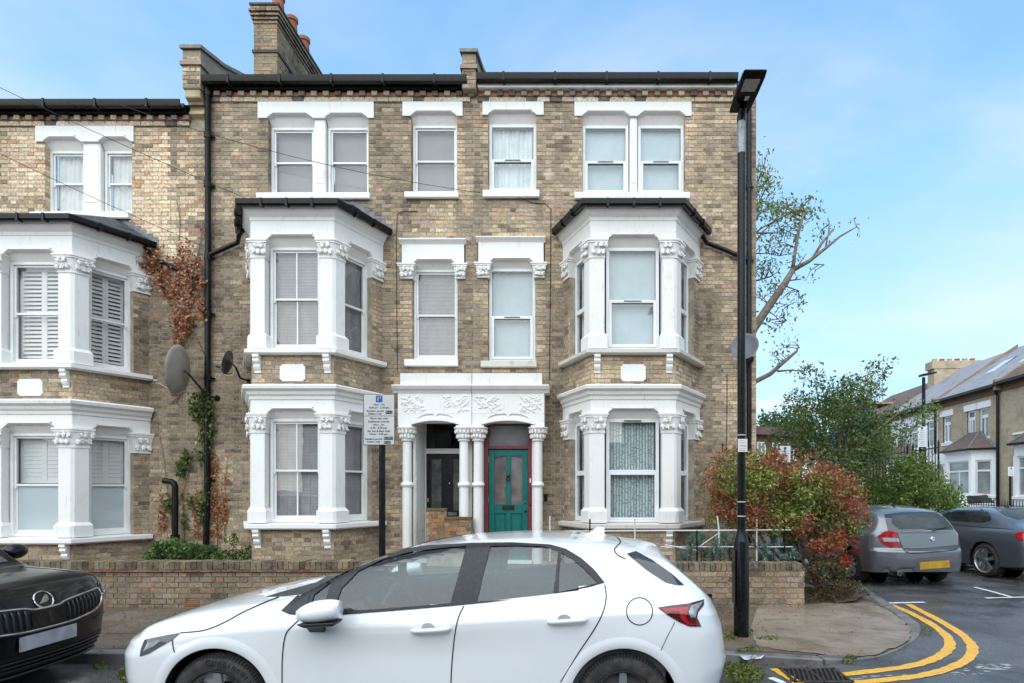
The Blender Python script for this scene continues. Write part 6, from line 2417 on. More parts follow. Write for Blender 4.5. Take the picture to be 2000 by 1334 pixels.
 def seats(s, x, z=.45, h=.78, yoff=.36):
  for sg in (-1, 1):
   mb = MB()
   mb.box(x - .5, x, sg * yoff - .24, sg * yoff + .24, z - .15, z)
   mb.add([(x - .06, sg * yoff - .22, z), (x + .06, sg * yoff - .22, z), (x + .24, sg * yoff - .17, z + h * .72), (x + .16, sg * yoff - .17, z + h * .72),
     (x - .06, sg * yoff + .22, z), (x + .06, sg * yoff + .22, z), (x + .24, sg * yoff + .17, z + h * .72), (x + .16, sg * yoff + .17, z + h * .72)],
     [(0, 1, 2, 3), (4, 5, 6, 7), (0, 4, 5, 1), (1, 5, 6, 2), (2, 6, 7, 3), (3, 7, 4, 0)])
   mb.box(x + .17, x + .27, sg * yoff - .12, sg * yoff + .12, z + h * .75, z + h)
   s.th.part('seat', mb, M_SEAT, bevel=.03)
# ---------------------------------------------------------------- white hatchback in front
XS = [0, .12, .35, .65, .95, 1.35, 1.75, 2.1, 2.5, 3.0, 3.4, 3.7, 3.91, 4.10, 4.25, 4.43]
W_rows = [
 ([.58, .62, .68, .70, .70, .70, .70, .70, .70, .70, .70, .70, .69, .66, .62, .56], [.26, .24, .22, .20, .19, .18, .18, .18, .18, .18, .19, .20, .21, .24, .28, .33]),
 ([.64, .70, .80, .84, .855, .86, .86, .86, .86, .865, .87, .86, .845, .82, .76, .68], [.29, .27, .25, .23, .22, .22, .22, .22, .22, .22, .22, .23, .25, .28, .32, .36]),
 ([.70, .76, .84, .875, .89, .882, .872, .870, .872, .882, .893, .892, .88, .855, .80, .72], [.42, .42, .42, .42, .42, .42, .42, .42, .42, .42, .43, .44, .46, .48, .50, .52]),
 ([.72, .78, .85, .885, .894, .882, .866, .864, .866, .880, .893, .894, .883, .86, .81, .74], [.56, .58, .60, .62, .63, .63, .63, .63, .64, .66, .68, .69, .70, .70, .70, .69]),
 ([.708, .768, .838, .876, .886, .881, .876, .875, .876, .883, .889, .882, .867, .844, .802, .738], [.60, .63, .665, .70, .73, .755, .768, .778, .793, .823, .848, .863, .868, .86, .835, .78]),
 ([.70, .76, .83, .87, .882, .880, .876, .875, .876, .882, .886, .878, .862, .838, .80, .74], [.63, .66, .70, .735, .765, .79, .80, .81, .825, .855, .88, .895, .90, .89, .865, .81]),
 ([.66, .72, .775, .81, .825, .83, .835, .835, .834, .83, .815, .79, .765, .745, .73, .69], [.665, .70, .755, .81, .855, .905, .918, .922, .935, .98, 1.035, 1.065, 1.06, 1.02, .955, .86]),
 ([.58, .62, .655, .68, .695, .705, .675, .64, .615, .605, .60, .60, .60, .615, .625, .60], [.68, .725, .795, .865, .92, .985, 1.19, 1.305, 1.375, 1.40, 1.375, 1.325, 1.265, 1.13, 1.01, .885]),
 ([.30, .33, .36, .38, .39, .40, .39, .37, .355, .35, .35, .345, .34, .34, .34, .32], [.69, .735, .81, .885, .94, .995, 1.215, 1.335, 1.408, 1.432, 1.408, 1.36, 1.295, 1.145, 1.02, .895]),
 ([0] * 16, [.695, .74, .815, .89, .945, 1.0, 1.225, 1.345, 1.416, 1.44, 1.416, 1.368, 1.305, 1.15, 1.022, .897])]
for _r in W_rows[6:]:
 _r[1][:] = [z if z < .97 else .97 + (z - .97) * .87 for z in _r[1]]
M_CARW = car_paint('white_car_paint', (.79, .79, .785), .35)
WXF = -3.32
white = Car('parked_car', 'white five-door hatchback parked in the foreground, wet with rain', XS, W_rows, 4.43, (WXF, 4.83, 0), 0, M_CARW, .42, .34, 2.2, 2.8,
   ff=([.3, .45, .6, .68, .72], [.05, .0, .0, .05, .12]), fr=([.3, .5, .75, .9, 1.05], [-.05, .0, -.04, -.10, -.1]), nx=230, nt=110)
dlo = [(549, 1193), (585, 1160), (640, 1124), (700, 1095), (760, 1077), (830, 1066), (920, 1061), (1000, 1060), (1075, 1064), (1105, 1072), (1135, 1090), (1160, 1112), (1181, 1138), (1150, 1147), (1060, 1163), (960, 1176), (880, 1184), (760, 1194), (650, 1202), (600, 1203), (565, 1200)]
g1p = [(657, 1180), (667, 1150), (700, 1116), (745, 1094), (800, 1079), (860, 1071), (911, 1067), (899, 1110), (880, 1178), (800, 1185), (720, 1191), (660, 1195)]
g2p = [(958, 1067), (1010, 1066), (1060, 1068), (1090, 1075), (1087, 1110), (1080, 1161), (1010, 1170), (932, 1175), (942, 1130)]
g3p = [(1096, 1080), (1118, 1092), (1140, 1110), (1167, 1139), (1130, 1148), (1091, 1157), (1093, 1115)]
g0p = [(614, 1162), (648, 1136), (640, 1160), (634, 1180), (618, 1184), (606, 1186)]
def sub_patch(car, px, holes, off, step=5):
 """patch minus holes (triangles whose centre falls in a hole are dropped, outlines kept in the mesh)"""
 segs, pts = [], []
 for poly in [px] + holes:
  o = []
  n = len(poly)
  for i in range(n):
   a, b = poly[i], poly[(i + 1) % n]
   k = max(1, int(math.dist(a, b) / 6))
   o += [(a[0] + (b[0] - a[0]) * t / k, a[1] + (b[1] - a[1]) * t / k) for t in range(k)]
  b0 = len(pts)
  pts += [Vector(p) for p in o]
  segs += [(b0 + i, b0 + (i + 1) % len(o)) for i in range(len(o))]
 for uu in np.arange(min(p[0] for p in px), max(p[0] for p in px), step):
  for vv in np.arange(min(p[1] for p in px), max(p[1] for p in px), step):
   if pt_in(px, uu, vv) and not any(pt_in(h, uu, vv) for h in holes):
    pts.append(Vector((uu, vv)))
 r = delaunay_2d_cdt(pts, segs, [], 0, 1e-4)
 mb = MB()
 vs = []
 for q in r[0]:
  p, nn = car.hit(q.x, q.y)
  vs.append(tuple(p + nn * off))
 fs = []
 for f in r[2]:
  cx, cy = sum(r[0][i].x for i in f) / len(f), sum(r[0][i].y for i in f) / len(f)
  if pt_in(px, cx, cy) and not any(pt_in(h, cx, cy) for h in holes):
   fs.append(tuple(f))
 mb.add(vs, fs)
 return mb
white.both('window_trim', sub_patch(white, dlo, [g0p, g1p, g2p, g3p], .004), M_TRIM)
for nm, g in (('quarter_glass', g0p), ('front_door_glass', g1p), ('rear_door_glass', g2p), ('quarter_glass', g3p)):
 c = (sum(p[0] for p in g) / len(g), sum(p[1] for p in g) / len(g))
 white.both(nm, white.patch(g, -.003, 8, 8), M_CARGLASS)
_c = [Vector(p) for p in dlo]
white.cut_px([tuple(_c[i] + ((_c[i - 1] - _c[i]).normalized() + (_c[(i + 1) % len(_c)] - _c[i]).normalized()) * 1.0 + (Vector((880, 1128)) - _c[i]).normalized() * 4.5) for i in range(len(_c))])
def groove(car, px, w=2.2, nm='panel_gap', mirror=True, off=.003, parent=None, mat=None):
 car.both(nm, car.band(px, w / 2, off, 5, False, w / 2), mat or M_TRIM, parent, mirror)
def smooth_px(px, k=5):
 out = []
 n = len(px)
 for i in range(n - 1):
  p0, p1, p2, p3 = [np.array(px[j]) for j in (max(i - 1, 0), i, i + 1, min(i + 2, n - 1))]
  for t in np.linspace(0, 1, k, endpoint=False):
   out.append(tuple(.5 * (2 * p1 + (p2 - p0) * t + (2 * p0 - 5 * p1 + 4 * p2 - p3) * t * t + (3 * p1 - p0 - 3 * p2 + p3) * t ** 3)))
 return out + [px[-1]]
groove(white, smooth_px([(590, 1206), (572, 1222), (558, 1240), (552, 1280), (551, 1330), (552, 1400)]))
groove(white, smooth_px([(906, 1184), (896, 1205), (889, 1235), (884, 1280), (881, 1330), (880, 1420)]))
groove(white, smooth_px([(1181, 1142), (1184, 1165), (1178, 1195), (1160, 1230), (1130, 1275), (1095, 1332)]))
groove(white, smooth_px([(353, 1236), (400, 1231), (440, 1215), (475, 1196), (520, 1176), (545, 1166)]))
groove(white, smooth_px([(337, 1250), (340, 1270), (350, 1288)]))
groove(white, smooth_px([(1318, 1215), (1300, 1250), (1282, 1290)]), 1.2)
groove(white, [(936, 1061), (918, 1118), (905, 1182)], 3)
groove(white, smooth_px([(1206, 1050), (1212, 1058), (1206, 1066), (1200, 1074), (1206, 1084), (1222, 1092)]), 2.0)
cap = [(1249 + 25.5 * math.cos(t), 1194 + 26.5 * math.sin(t)) for t in np.linspace(0, 2 * math.pi, 40)]
groove(white, cap, 1.8, 'fuel_flap_gap', False)
# rear window and lamps
rw = [(1224, 1082), (1242, 1077), (1274, 1094), (1312, 1121), (1336, 1143), (1322, 1143), (1300, 1138), (1262, 1113)]
white.both('rear_window', white.patch(rw, .004, 6, 6), M_DARKGLASS, mirror=False)
tl = [(1284, 1187), (1310, 1183), (1345, 1179), (1374, 1171), (1374, 1182), (1363, 1196), (1361, 1206), (1369, 1224), (1345, 1223), (1325, 1214), (1305, 1202)]
lampo = white.both('tail_lamp', white.patch(tl, .006, 5, 4), M_REDDK, mirror=True)
white.both('red_lens', white.patch([(1290, 1189), (1335, 1187), (1345, 1186), (1338, 1204), (1345, 1216), (1362, 1221), (1340, 1220), (1328, 1206), (1326, 1195), (1300, 1196)], .009, 4, 4), M_RED, mirror=True)
white.both('clear_lens', white.patch([(1350, 1183), (1371, 1176), (1361, 1192), (1357, 1206), (1349, 1206), (1344, 1196)], .009, 4, 4), M_CLEARL, mirror=True)
hl = [(274, 1282), (276, 1268), (283, 1250), (300, 1246), (330, 1240), (354, 1236), (338, 1249), (315, 1262), (292, 1276)]
white.both('headlamp', white.patch(hl, .005, 5, 4), M_DARKGLASS, mirror=True)
white.both('lamp_reflector', white.patch([(281, 1272), (290, 1254), (318, 1250), (298, 1264)], .008, 4, 4), M_CLEARL, mirror=True)
# black mirror corner with its small fin
white.both('mirror_corner', white.patch([(562, 1196), (600, 1165), (606, 1163), (600, 1185), (592, 1198), (575, 1199)], .008, 6, 6), M_TRIM)
wh = [(.925, .318), (3.615, .318)]
white.finish(wh, .362)
for wx, wz in wh:
 for sg in (-1, 1):
  t = white.wheel(wx, wz, sg * .875, .318, .215, 5 if wx < 2 else 5, None, False, .64, True, sg)
  if wx < 2 and sg < 0:
   mt = MB()
   s_ = 'Continental'
   for i, ch in enumerate(s_):
    q = R(100) - i * .135
    vs, fs = text_verts(ch, .062)
    rad = .262
    mt.add([(wx + (rad + y) * math.cos(q) + x * math.sin(q), -.882, wz + (rad + y) * math.sin(q) - x * math.cos(q)) for x, y, _ in vs], fs)
   white.th.part('tyre_lettering', mt, M_LINER, t, fix=False, kind='stuff')
white.liners(wh, .362, .885)
# raised lips over the wheels
for wx, wz in wh:
 mb = MB()
 vs, fs = [], []
 n = 44
 for k in range(n + 1):
  q = -.25 + (math.pi + .5) * k / n
  for rad, off in ((.361, .003), (.366, .006), (.41, .006), (.435, .0004)):
   x, z_ = wx + rad * math.cos(q), wz + rad * math.sin(q)
   p, nn, _, _ = white.bvh.ray_cast(Vector((x, -3, z_)), Vector((0, 1, 0)))
   y = p.y if p else -.86
   vs.append((x, y - off, z_))
 for k in range(n):
  for j in range(3):
   fs.append((k * 4 + j, k * 4 + 4 + j, k * 4 + 5 + j, k * 4 + 1 + j))
 mb.add(vs, fs)
 white.both('wheel_arch_lip', mb, M_CARW)
white.underside(.75, .35, 4.2, .22)
mb = MB()
for i_, x_ in enumerate(np.arange(1.75, 3.9, .1)):
 zt_ = float(pchip(XS, W_rows[7][1], np.array([x_]))[0]) - .035
 yt_ = float(pchip(XS, W_rows[7][0], np.array([x_]))[0]) - .04
 mb.box(x_, x_ + .0995, -yt_, yt_, zt_ - .004, zt_)
white.th.part('headliner', mb, mottled('headliner_grey', (.30, .30, .29), (.26, .26, .25), 4, .9), kind='stuff')
white.seats(2.35, .42, .80)
white.seats(3.25, .42, .74)
mb = MB()
mb.add([(1.25, -.72, .80), (1.25, .72, .80), (1.75, .70, .93), (1.75, -.70, .93), (1.9, .68, .70), (1.9, -.68, .70)], [(0, 1, 2, 3), (3, 2, 4, 5)])
white.th.part('dashboard', mb, M_SEAT)
mb = MB()
Mst = Matrix.Rotation(R(-65), 3, 'Y')
mb.tube([Vector((1.92, -.36, .90)) + Mst @ Vector((.18 * math.cos(t), .18 * math.sin(t), 0)) for t in np.linspace(0, 6.283, 20)], .015, 6)
white.th.part('steering_wheel', mb, M_SEAT)
mb = MB()
mb.box(1.3, 4.0, -.80, .80, .30, .32)
mb.box(1.3, 3.9, -.83, -.80, .3, .86)
mb.box(1.3, 3.9, .80, .83, .3, .86)
white.th.part('cabin_floor', mb, M_SEAT)
def handle(car, u0, u1, v, mat):
 a, n1 = car.hit(u0, v + 3)
 b, n2 = car.hit(u1, v - 2)
 for sg in (1, -1):
  mb = MB()
  pts = []
  for t, o in ((0, .004), (.1, .022), (.3, .034), (.7, .036), (.92, .03), (1, .006)):
   p = a.lerp(b, t) + n1 * o
   pts.append((p.x, p.y * sg, p.z))
  mb.tube(pts, [.010, .015, .016, .016, .017, .010], 10)
  h = car.th.part('door_handle', mb, mat, smooth=True)
  c = a.lerp(b, .42)
  mb = MB()
  vs = [(c.x + .042 * math.cos(t), (c.y - .0025) * sg, c.z + .015 + .030 * math.sin(t)) for t in np.linspace(0, 6.283, 17)[:-1]]
  mb.add(vs, [tuple(range(16))])
  car.th.part('handle_recess', mb, mottled('recess_grey', (.42, .42, .42), (.36, .36, .36), 5, .4) if 'recess_grey' not in MATS else MATS['recess_grey'], h)
handle(white, 804, 880, 1229, M_CARW)
handle(white, 1070, 1146, 1212, M_CARW)
# door mirrors: measured against the near one
for sg in (1, -1):
 c, nn = white.hit(640, 1200)
 cx, cy, cz = 1.655, -.985, .935
 mb = MB()
 n, m = 16, 9
 vs, fs = [], []
 for i in range(m + 1):
  t = i / m
  x = -.150 + .285 * t
  ww = .085 * (1 - (1 - min(1, t / .65)) ** 2.4) ** .55 if t < .65 else .085 * (1 - ((t - .65) / .35) ** 4 * .35)
  hh = .082 * (1 - (1 - min(1, (t + .05) / .6)) ** 2.0) ** .6 if t < .55 else .082 * (1 - ((t - .55) / .45) ** 3 * .25)
  for k in range(n):
   q = 2 * math.pi * k / n
   zz_ = math.sin(q) * hh * (.75 if math.sin(q) < 0 else 1.0) - .022 * (1 - t)
   vs.append((cx + x, (cy + math.cos(q) * ww) * sg, cz + zz_ + .012 * t))
 for i in range(m):
  for k in range(n):
   k2 = (k + 1) % n
   fs.append((i * n + k, i * n + k2, (i + 1) * n + k2, (i + 1) * n + k))
 fs += [tuple(range(n)), tuple(range(m * n, m * n + n))]
 mb.add(vs, fs)
 mir = white.th.part('door_mirror', mb, M_CARW, smooth=True, angle=60)
 mb = MB()
 mb.add([(cx - .13, (cy - .06) * sg, cz - .068), (cx + .13, (cy - .075) * sg, cz - .052), (cx + .13, (cy + .07) * sg, cz - .052), (cx - .11, (cy + .06) * sg, cz - .068),
   (cx - .09, (cy - .03) * sg, cz - .098), (cx + .11, (cy - .05) * sg, cz - .082), (cx + .11, (cy + .06) * sg, cz - .082), (cx - .08, (cy + .05) * sg, cz - .098)],
   [(0, 1, 2, 3), (4, 5, 6, 7), (0, 4, 5, 1), (1, 5, 6, 2), (2, 6, 7, 3), (3, 7, 4, 0)])
 mb.add([(cx - .11, (cy + .02) * sg, cz - .09), (cx + .01, (cy + .02) * sg, cz - .09), (cx - .01, (cy + .13) * sg, cz - .17), (cx - .12, (cy + .13) * sg, cz - .17),
   (cx - .11, (cy + .05) * sg, cz - .06), (cx + .01, (cy + .05) * sg, cz - .06), (cx - .01, (cy + .16) * sg, cz - .12), (cx - .12, (cy + .16) * sg, cz - .12)],
   [(0, 1, 2, 3), (4, 5, 6, 7), (0, 4, 5, 1), (1, 5, 6, 2), (2, 6, 7, 3), (3, 7, 4, 0)])
 white.th.part('mirror_stalk', mb, M_TRIM, mir, bevel=.008)
# roof spoiler and antenna fin
mb = MB()
vs, fs = [], []
secs = 13
for i in range(secs):
 y = -.60 + 1.20 * i / (secs - 1)
 e = 1 - (abs(y) / .60) ** 4 * .5
 dz = -.055 * (abs(y) / .6) ** 2.2
 for x, z_ in ((3.66, 1.374), (3.80, 1.362), (3.93 - .04 * (abs(y) / .6) ** 3, 1.328), (3.945 - .04 * (abs(y) / .6) ** 3, 1.305), (3.90, 1.290), (3.72, 1.285)):
  vs.append((x, y, .97 + (z_ - .97) * .87 + dz + .003))
for i in range(secs - 1):
 for k in range(6):
  fs.append((i * 6 + k, i * 6 + (k + 1) % 6, i * 6 + 6 + (k + 1) % 6, i * 6 + 6 + k))
fs += [tuple(range(6)), tuple(range((secs - 1) * 6, secs * 6))]
mb.add(vs, fs)
white.th.part('roof_spoiler', mb, M_CARW, smooth=True, angle=50)
mb = MB()
zf = 1.343
mb.add([(3.34, -.025, zf), (3.34, .025, zf), (3.40, 0, zf + .03), (3.50, -.02, zf - .01), (3.50, .02, zf - .01), (3.47, 0, zf + .085), (3.53, -.012, zf - .012), (3.53, .012, zf - .012), (3.53, 0, zf + .08)],
  [(0, 1, 2), (0, 2, 5, 3), (1, 4, 5, 2), (3, 5, 8, 6), (4, 7, 8, 5), (6, 8, 7)])
white.th.part('antenna_fin', mb, M_CARW, bevel=.003)
mb = MB()
p, nn = white.hit(1346, 1128)
mb.tube([p, p + nn * .05, p + nn * .05 + Vector((-.02, .05, .05))], .010, 6)
white.th.part('rear_wiper', mb, M_TRIM)
# ---------------------------------------------------------------- black sport utility at the left, its front towards us
BXS = [0, .09, .24, .43, .64, .86, 1.30, 1.75, 2.35, 3.1, 3.8, 4.15, 4.38]
B_rows = [
 ([.60, .66, .72, .74, .74, .74, .74, .74, .74, .74, .73, .70, .6], [.24, .22, .22, .22, .22, .22, .22, .22, .22, .22, .24, .28, .34]),
 ([.70, .78, .86, .90, .905, .91, .91, .91, .91, .91, .90, .86, .74], [.28, .27, .27, .27, .27, .27, .27, .27, .27, .27, .30, .33, .40]),
 ([.76, .83, .88, .915, .92, .915, .91, .91, .91, .915, .91, .88, .78], [.45] * 13),
 ([.79, .85, .89, .915, .92, .915, .91, .91, .91, .915, .91, .88, .80], [.68, .69, .70, .72, .73, .74, .74, .74, .75, .77, .78, .78, .76]),
 ([.77, .83, .87, .90, .905, .905, .90, .90, .90, .90, .90, .86, .78], [.80, .83, .86, .89, .91, .93, .94, .95, .96, .98, 1.0, 1.0, .97]),
 ([.72, .77, .81, .835, .85, .86, .86, .86, .86, .85, .84, .81, .74], [.84, .89, .94, .975, 1.0, 1.03, 1.05, 1.06, 1.07, 1.10, 1.14, 1.12, 1.05]),
 ([.62, .67, .70, .72, .735, .74, .72, .68, .65, .64, .63, .64, .62], [.86, .92, .975, 1.015, 1.045, 1.08, 1.30, 1.46, 1.55, 1.57, 1.53, 1.38, 1.12]),
 ([.33, .36, .38, .39, .40, .40, .40, .38, .37, .37, .37, .36, .34], [.865, .935, 1.0, 1.045, 1.07, 1.095, 1.34, 1.50, 1.60, 1.62, 1.58, 1.42, 1.13]),
 ([0] * 13, [.868, .94, 1.005, 1.05, 1.078, 1.10, 1.35, 1.51, 1.61, 1.63, 1.59, 1.43, 1.13])]
for _r in B_rows[5:]:
 for _i, _d in ((2, .02), (3, .045), (4, .06), (5, .075)):
  _r[1][_i] -= _d
M_CARB = car_paint('black_car_paint', (.004, .0045, .005), .3)
M_CARB.node_tree.nodes['Principled BSDF'].inputs['Coat Weight'].default_value = .45
M_CARB.node_tree.nodes['Principled BSDF'].inputs['Specular IOR Level'].default_value = .15
BXF = -4.36
blk = Car('parked_car', 'black sport utility vehicle nose-in at the left edge with chrome-edged grille', BXS, B_rows, 4.38, (BXF, 4.93, 0), math.pi, M_CARB, .40, .35, 2.6, 3, ff=([.25, .4, .6, .75, .88], [.10, .02, .0, .02, .08]), nx=110, nt=80)
# grille in car coordinates: car x runs back from the nose, car +y is toward the camera's side of the street
def blk_front(yz, off, step=.03, dens=.03):
 """patch on the nose from (y, z) outline"""
 out = []
 n = len(yz)
 for i in range(n):
  a, b = yz[i], yz[(i + 1) % n]
  k = max(1, int(math.dist(a, b) / dens))
  out += [(a[0] + (b[0] - a[0]) * t / k, a[1] + (b[1] - a[1]) * t / k) for t in range(k)]
 m = len(out)
 inn = []
 x = min(p[0] for p in out)
 while x < max(p[0] for p in out):
  y = min(p[1] for p in out)
  while y < max(p[1] for p in out):
   if pt_in(out, x, y) and min((x - p[0]) ** 2 + (y - p[1]) ** 2 for p in out) > (step * .4) ** 2:
    inn.append(Vector((x, y)))
   y += step
  x += step
 r = delaunay_2d_cdt([Vector(p) for p in out] + inn, [(i, (i + 1) % m) for i in range(m)], [list(range(m))], 1, 1e-5)
 mb = MB()
 mb.add([blk_pt(q.x, q.y, off) for q in r[0]], [tuple(f) for f in r[2]])
 return mb
def blk_pt(y, z, off):
 p, nn, _, _ = blk.bvh.ray_cast(Vector((-2, y, z)), Vector((1, 0, 0)))
 if p is None:
  return (.05, y, z)
 if nn.x > 0:
  nn = -nn
 return tuple(p + nn * off)
gtop = [(-.66, .80), (-.60, .805), (-.42, .795), (-.20, .775), (-.12, .755), (0, .752), (.12, .755), (.20, .775), (.42, .795), (.60, .805), (.66, .80)]
gbot = [(.68, .72), (.62, .66), (.50, .625), (.25, .60), (0, .595), (-.25, .60), (-.50, .625), (-.62, .66), (-.68, .72)]
gr = gtop + gbot
Mgr = mottled('grille_black', (.006, .006, .007), (.012, .012, .012), 9, .35)
Mchr = mottled('chrome_trim', (.62, .62, .63), (.5, .5, .51), 8, .12, metal=1.0)
grille = blk.th.part('grille', blk_front(gr, .004), Mgr, smooth=True, fix=False)
mb = MB()
mb.tube([blk_pt(y, z_, .008) for y, z_ in smooth_px(gr + [gr[0]], 4)], .011, 8)
blk.th.part('chrome_surround', mb, Mchr, grille, smooth=True)
for k in range(-12, 13):
 y = k * .05
 if abs(k) < 4:
  continue
 zt = np.interp(abs(y), [0, .12, .2, .42, .6, .66], [.752, .755, .775, .795, .805, .80]) - .018
 zb = np.interp(abs(y), [0, .25, .5, .62, .68], [.595, .60, .625, .66, .72]) + .018
 mb = MB()
 ts = np.linspace(0, 1, 6)
 mb.tube([blk_pt(y, zb + (zt - zb) * t, .012 + .008 * math.sin(t * 3.1)) for t in ts], .007, 6)
 blk.th.part('grille_bar', mb, Mgr if k % 1 else mottled('grille_bar', (.03, .03, .033), (.02, .02, .02), 5, .25) if 'grille_bar' not in MATS else MATS['grille_bar'], grille, smooth=True)
blk.th.part('radar_panel', blk_front([(-.15, .62), (.15, .62), (.15, .735), (-.15, .735)], .012), mottled('radar_gloss', (.008, .008, .01), (.01, .01, .012), 3, .05), grille, smooth=True, fix=False)
low = [(-.80, .40), (-.55, .42), (0, .43), (.55, .42), (.80, .40), (.74, .31), (.4, .28), (0, .275), (-.4, .28), (-.74, .31)]
li = blk.th.part('lower_intake', blk_front(low, .004), Mgr, smooth=True, fix=False)
for k in range(3):
 mb = MB()
 z_ = .31 + k * .035
 mb.tube([blk_pt(y, z_, .012) for y in np.linspace(-.7, .7, 24)], .006, 6)
 blk.th.part('intake_bar', mb, MATS['grille_bar'], li, smooth=True)
mb = MB()
mb.tube([blk_pt(y, .255, .012) for y in np.linspace(-.74, .74, 24)], .012, 6)
blk.th.part('lower_lip', mb, MATS['grille_bar'], li, smooth=True)
pp = blk_pt(0, .51, 0)
mb = MB()
mb.box(pp[0] - .022, pp[0] - .008, -.26, .26, .455, .566)
blk.th.part('number_plate', mb, mottled('plate_white', (.42, .42, .43), (.30, .30, .31), 9, .3))
# emblem: ring, dark field and a winged arrow
bp_ = Vector(blk_pt(0, .815, 0))
b2_ = Vector(blk_pt(0, .835, 0))
up = (Vector(blk_pt(0, .84, 0)) - Vector(blk_pt(0, .79, 0))).normalized()
nb = Vector((0, 1, 0)).cross(up)
nb = -nb if nb.x > 0 else nb
mb = MB()
E = lambda a, b, o: tuple(bp_ + Vector((0, 1, 0)) * a * 1.45 + up * b * 1.45 + nb * o)
mb.tube([E(.058 * math.cos(t), .05 * math.sin(t), .008) for t in np.linspace(0, 6.283, 30)], .007, 8)
badge = blk.th.part('badge_ring', mb, Mchr, smooth=True)
mb = MB()
mb.add([E(.056 * math.cos(t), .048 * math.sin(t), .005) for t in np.linspace(0, 6.283, 25)[:-1]], [tuple(range(24))])
blk.th.part('badge_field', mb, Mgr, badge)
mb = MB()
mb.add([E(a, b, .010) for a, b in ((.04, -.022), (.018, -.004), (-.02, .030), (-.034, .022), (-.03, .010), (-.034, .0), (-.022, -.010), (-.006, -.016))], [tuple(range(8))])
blk.th.part('winged_arrow', mb, Mchr, badge)
for sg in (-1, 1):
 hp = [(sg * .70, .82), (sg * .74, .86), (sg * .80, .85), (sg * .84, .80), (sg * .83, .74), (sg * .76, .72), (sg * .70, .75)]
 h = blk.th.part('headlamp', blk_front(hp, .006), M_DARKGLASS, smooth=True, fix=False)
 blk.th.part('lamp_reflector', blk_front([(sg * .72, .80), (sg * .78, .835), (sg * .82, .80), (sg * .81, .755), (sg * .75, .74)], .010), M_CLEARL, h, smooth=True, fix=False)
 mb = MB()
 mb.tube([blk_pt(sg * y, z_, .014) for y, z_ in ((.70, .745), (.75, .73), (.81, .745), (.825, .79))], .007, 6)
 blk.th.part('daylight_strip', mb, Mchr, h, smooth=True)
 mb = MB()
 mb.tube([blk_pt(sg * y, z_, .006) for y, z_ in ((.52, .55), (.62, .56), (.74, .56), (.82, .55))], .006, 6)
 blk.th.part('bumper_crease', mb, MATS['grille_bar'], smooth=True)
# windscreen, side glass, mirror
def body_top(car, xy, off):
 out = []
 n = len(xy)
 for i in range(n):
  a, b = xy[i], xy[(i + 1) % n]
  k = max(1, int(math.dist(a, b) / .06))
  out += [(a[0] + (b[0] - a[0]) * t / k, a[1] + (b[1] - a[1]) * t / k) for t in range(k)]
 m = len(out)
 inn = [Vector((x, y)) for x in np.arange(min(p[0] for p in out), max(p[0] for p in out), .06) for y in np.arange(-.75, .76, .06) if pt_in(out, x, y)]
 r = delaunay_2d_cdt([Vector(p) for p in out] + inn, [(i, (i + 1) % m) for i in range(m)], [list(range(m))], 1, 1e-5)
 mb = MB()
 vs = []
 for q in r[0]:
  p, nn, _, _ = car.bvh.ray_cast(Vector((q.x, q.y, 4)), Vector((0, 0, -1)))
  if p is None:
   p, nn = Vector((q.x, q.y, 1)), Vector((0, 0, 1))
  vs.append(tuple(p + (nn if nn.z > 0 else -nn) * off))
 mb.add(vs, [tuple(f) for f in r[2]])
 return mb
M_WSCREEN = mottled('windscreen', (.08, .10, .10), (.15, .19, .18), 1.2, .04, spec=.6)
blk.th.part('windscreen', body_top(blk, [(.96, -.66), (.92, 0), (.96, .66), (1.62, .60), (1.68, 0), (1.62, -.60)], .004), M_WSCREEN, smooth=True, fix=False)
white.th.part('windscreen', body_top(white, [(1.42, -.62), (1.38, 0), (1.42, .62), (1.95, .58), (2.0, 0), (1.95, -.58)], .003), M_WSCREEN, smooth=True, fix=False)
mb = MB()
mb.tube([blk_pt(y, .0, 0) if False else (.90 + .02 * abs(y), y, 1.04 - .04 * abs(y)) for y in np.linspace(-.68, .68, 9)], .016, 6)
blk.th.part('scuttle', mb, M_TRIM)
for sg in (-1, 1):
 mb = MB()
 mb.blob((1.24, sg * 1.02, 1.11), .085, .12, .075, n=12, m=8)
 mi = blk.th.part('door_mirror', mb, M_CARB, smooth=True)
 mb = MB()
 mb.tube([(1.27, sg * .86, 1.06), (1.25, sg * .98, 1.07)], .03, 8)
 blk.th.part('mirror_stalk', mb, M_TRIM, mi)
 mb = MB()
 vs = []
 pl = [(1.12, 1.07), (1.45, 1.28), (1.9, 1.42), (2.6, 1.50), (3.4, 1.49), (3.9, 1.38), (3.95, 1.20), (3.2, 1.13), (2.2, 1.09)]
 for x, z_ in pl:
  p, nn, _, _ = blk.bvh.ray_cast(Vector((x, sg * 3, z_)), Vector((0, -sg, 0)))
  vs.append(tuple(p + nn * .004) if p else (x, sg * .8, z_))
 mb.add(vs, [tuple(range(len(pl)))])
 blk.th.part('side_glass', mb, M_DARKGLASS)
mb = MB()
mb.tube([(p[0], p[1], p[2]) for p in [tuple(blk.bvh.ray_cast(Vector((x, -.52 - .12 * x, 3)), Vector((0, 0, -1)))[0] + Vector((0, 0, .001))) for x in np.linspace(.2, .8, 10)]], .003, 5)
blk.th.part('bonnet_crease', mb, M_CARB)
wb = [(.93, .345), (3.56, .345)]
blk.finish(wb, .40)
for wx, wz in wb:
 for sg in (-1, 1):
  blk.wheel(wx, wz, sg * .90, .345, .22, 5, face=sg)
blk.liners(wb, .40, .905)
blk.underside(.75, .25, 4.2, .26)
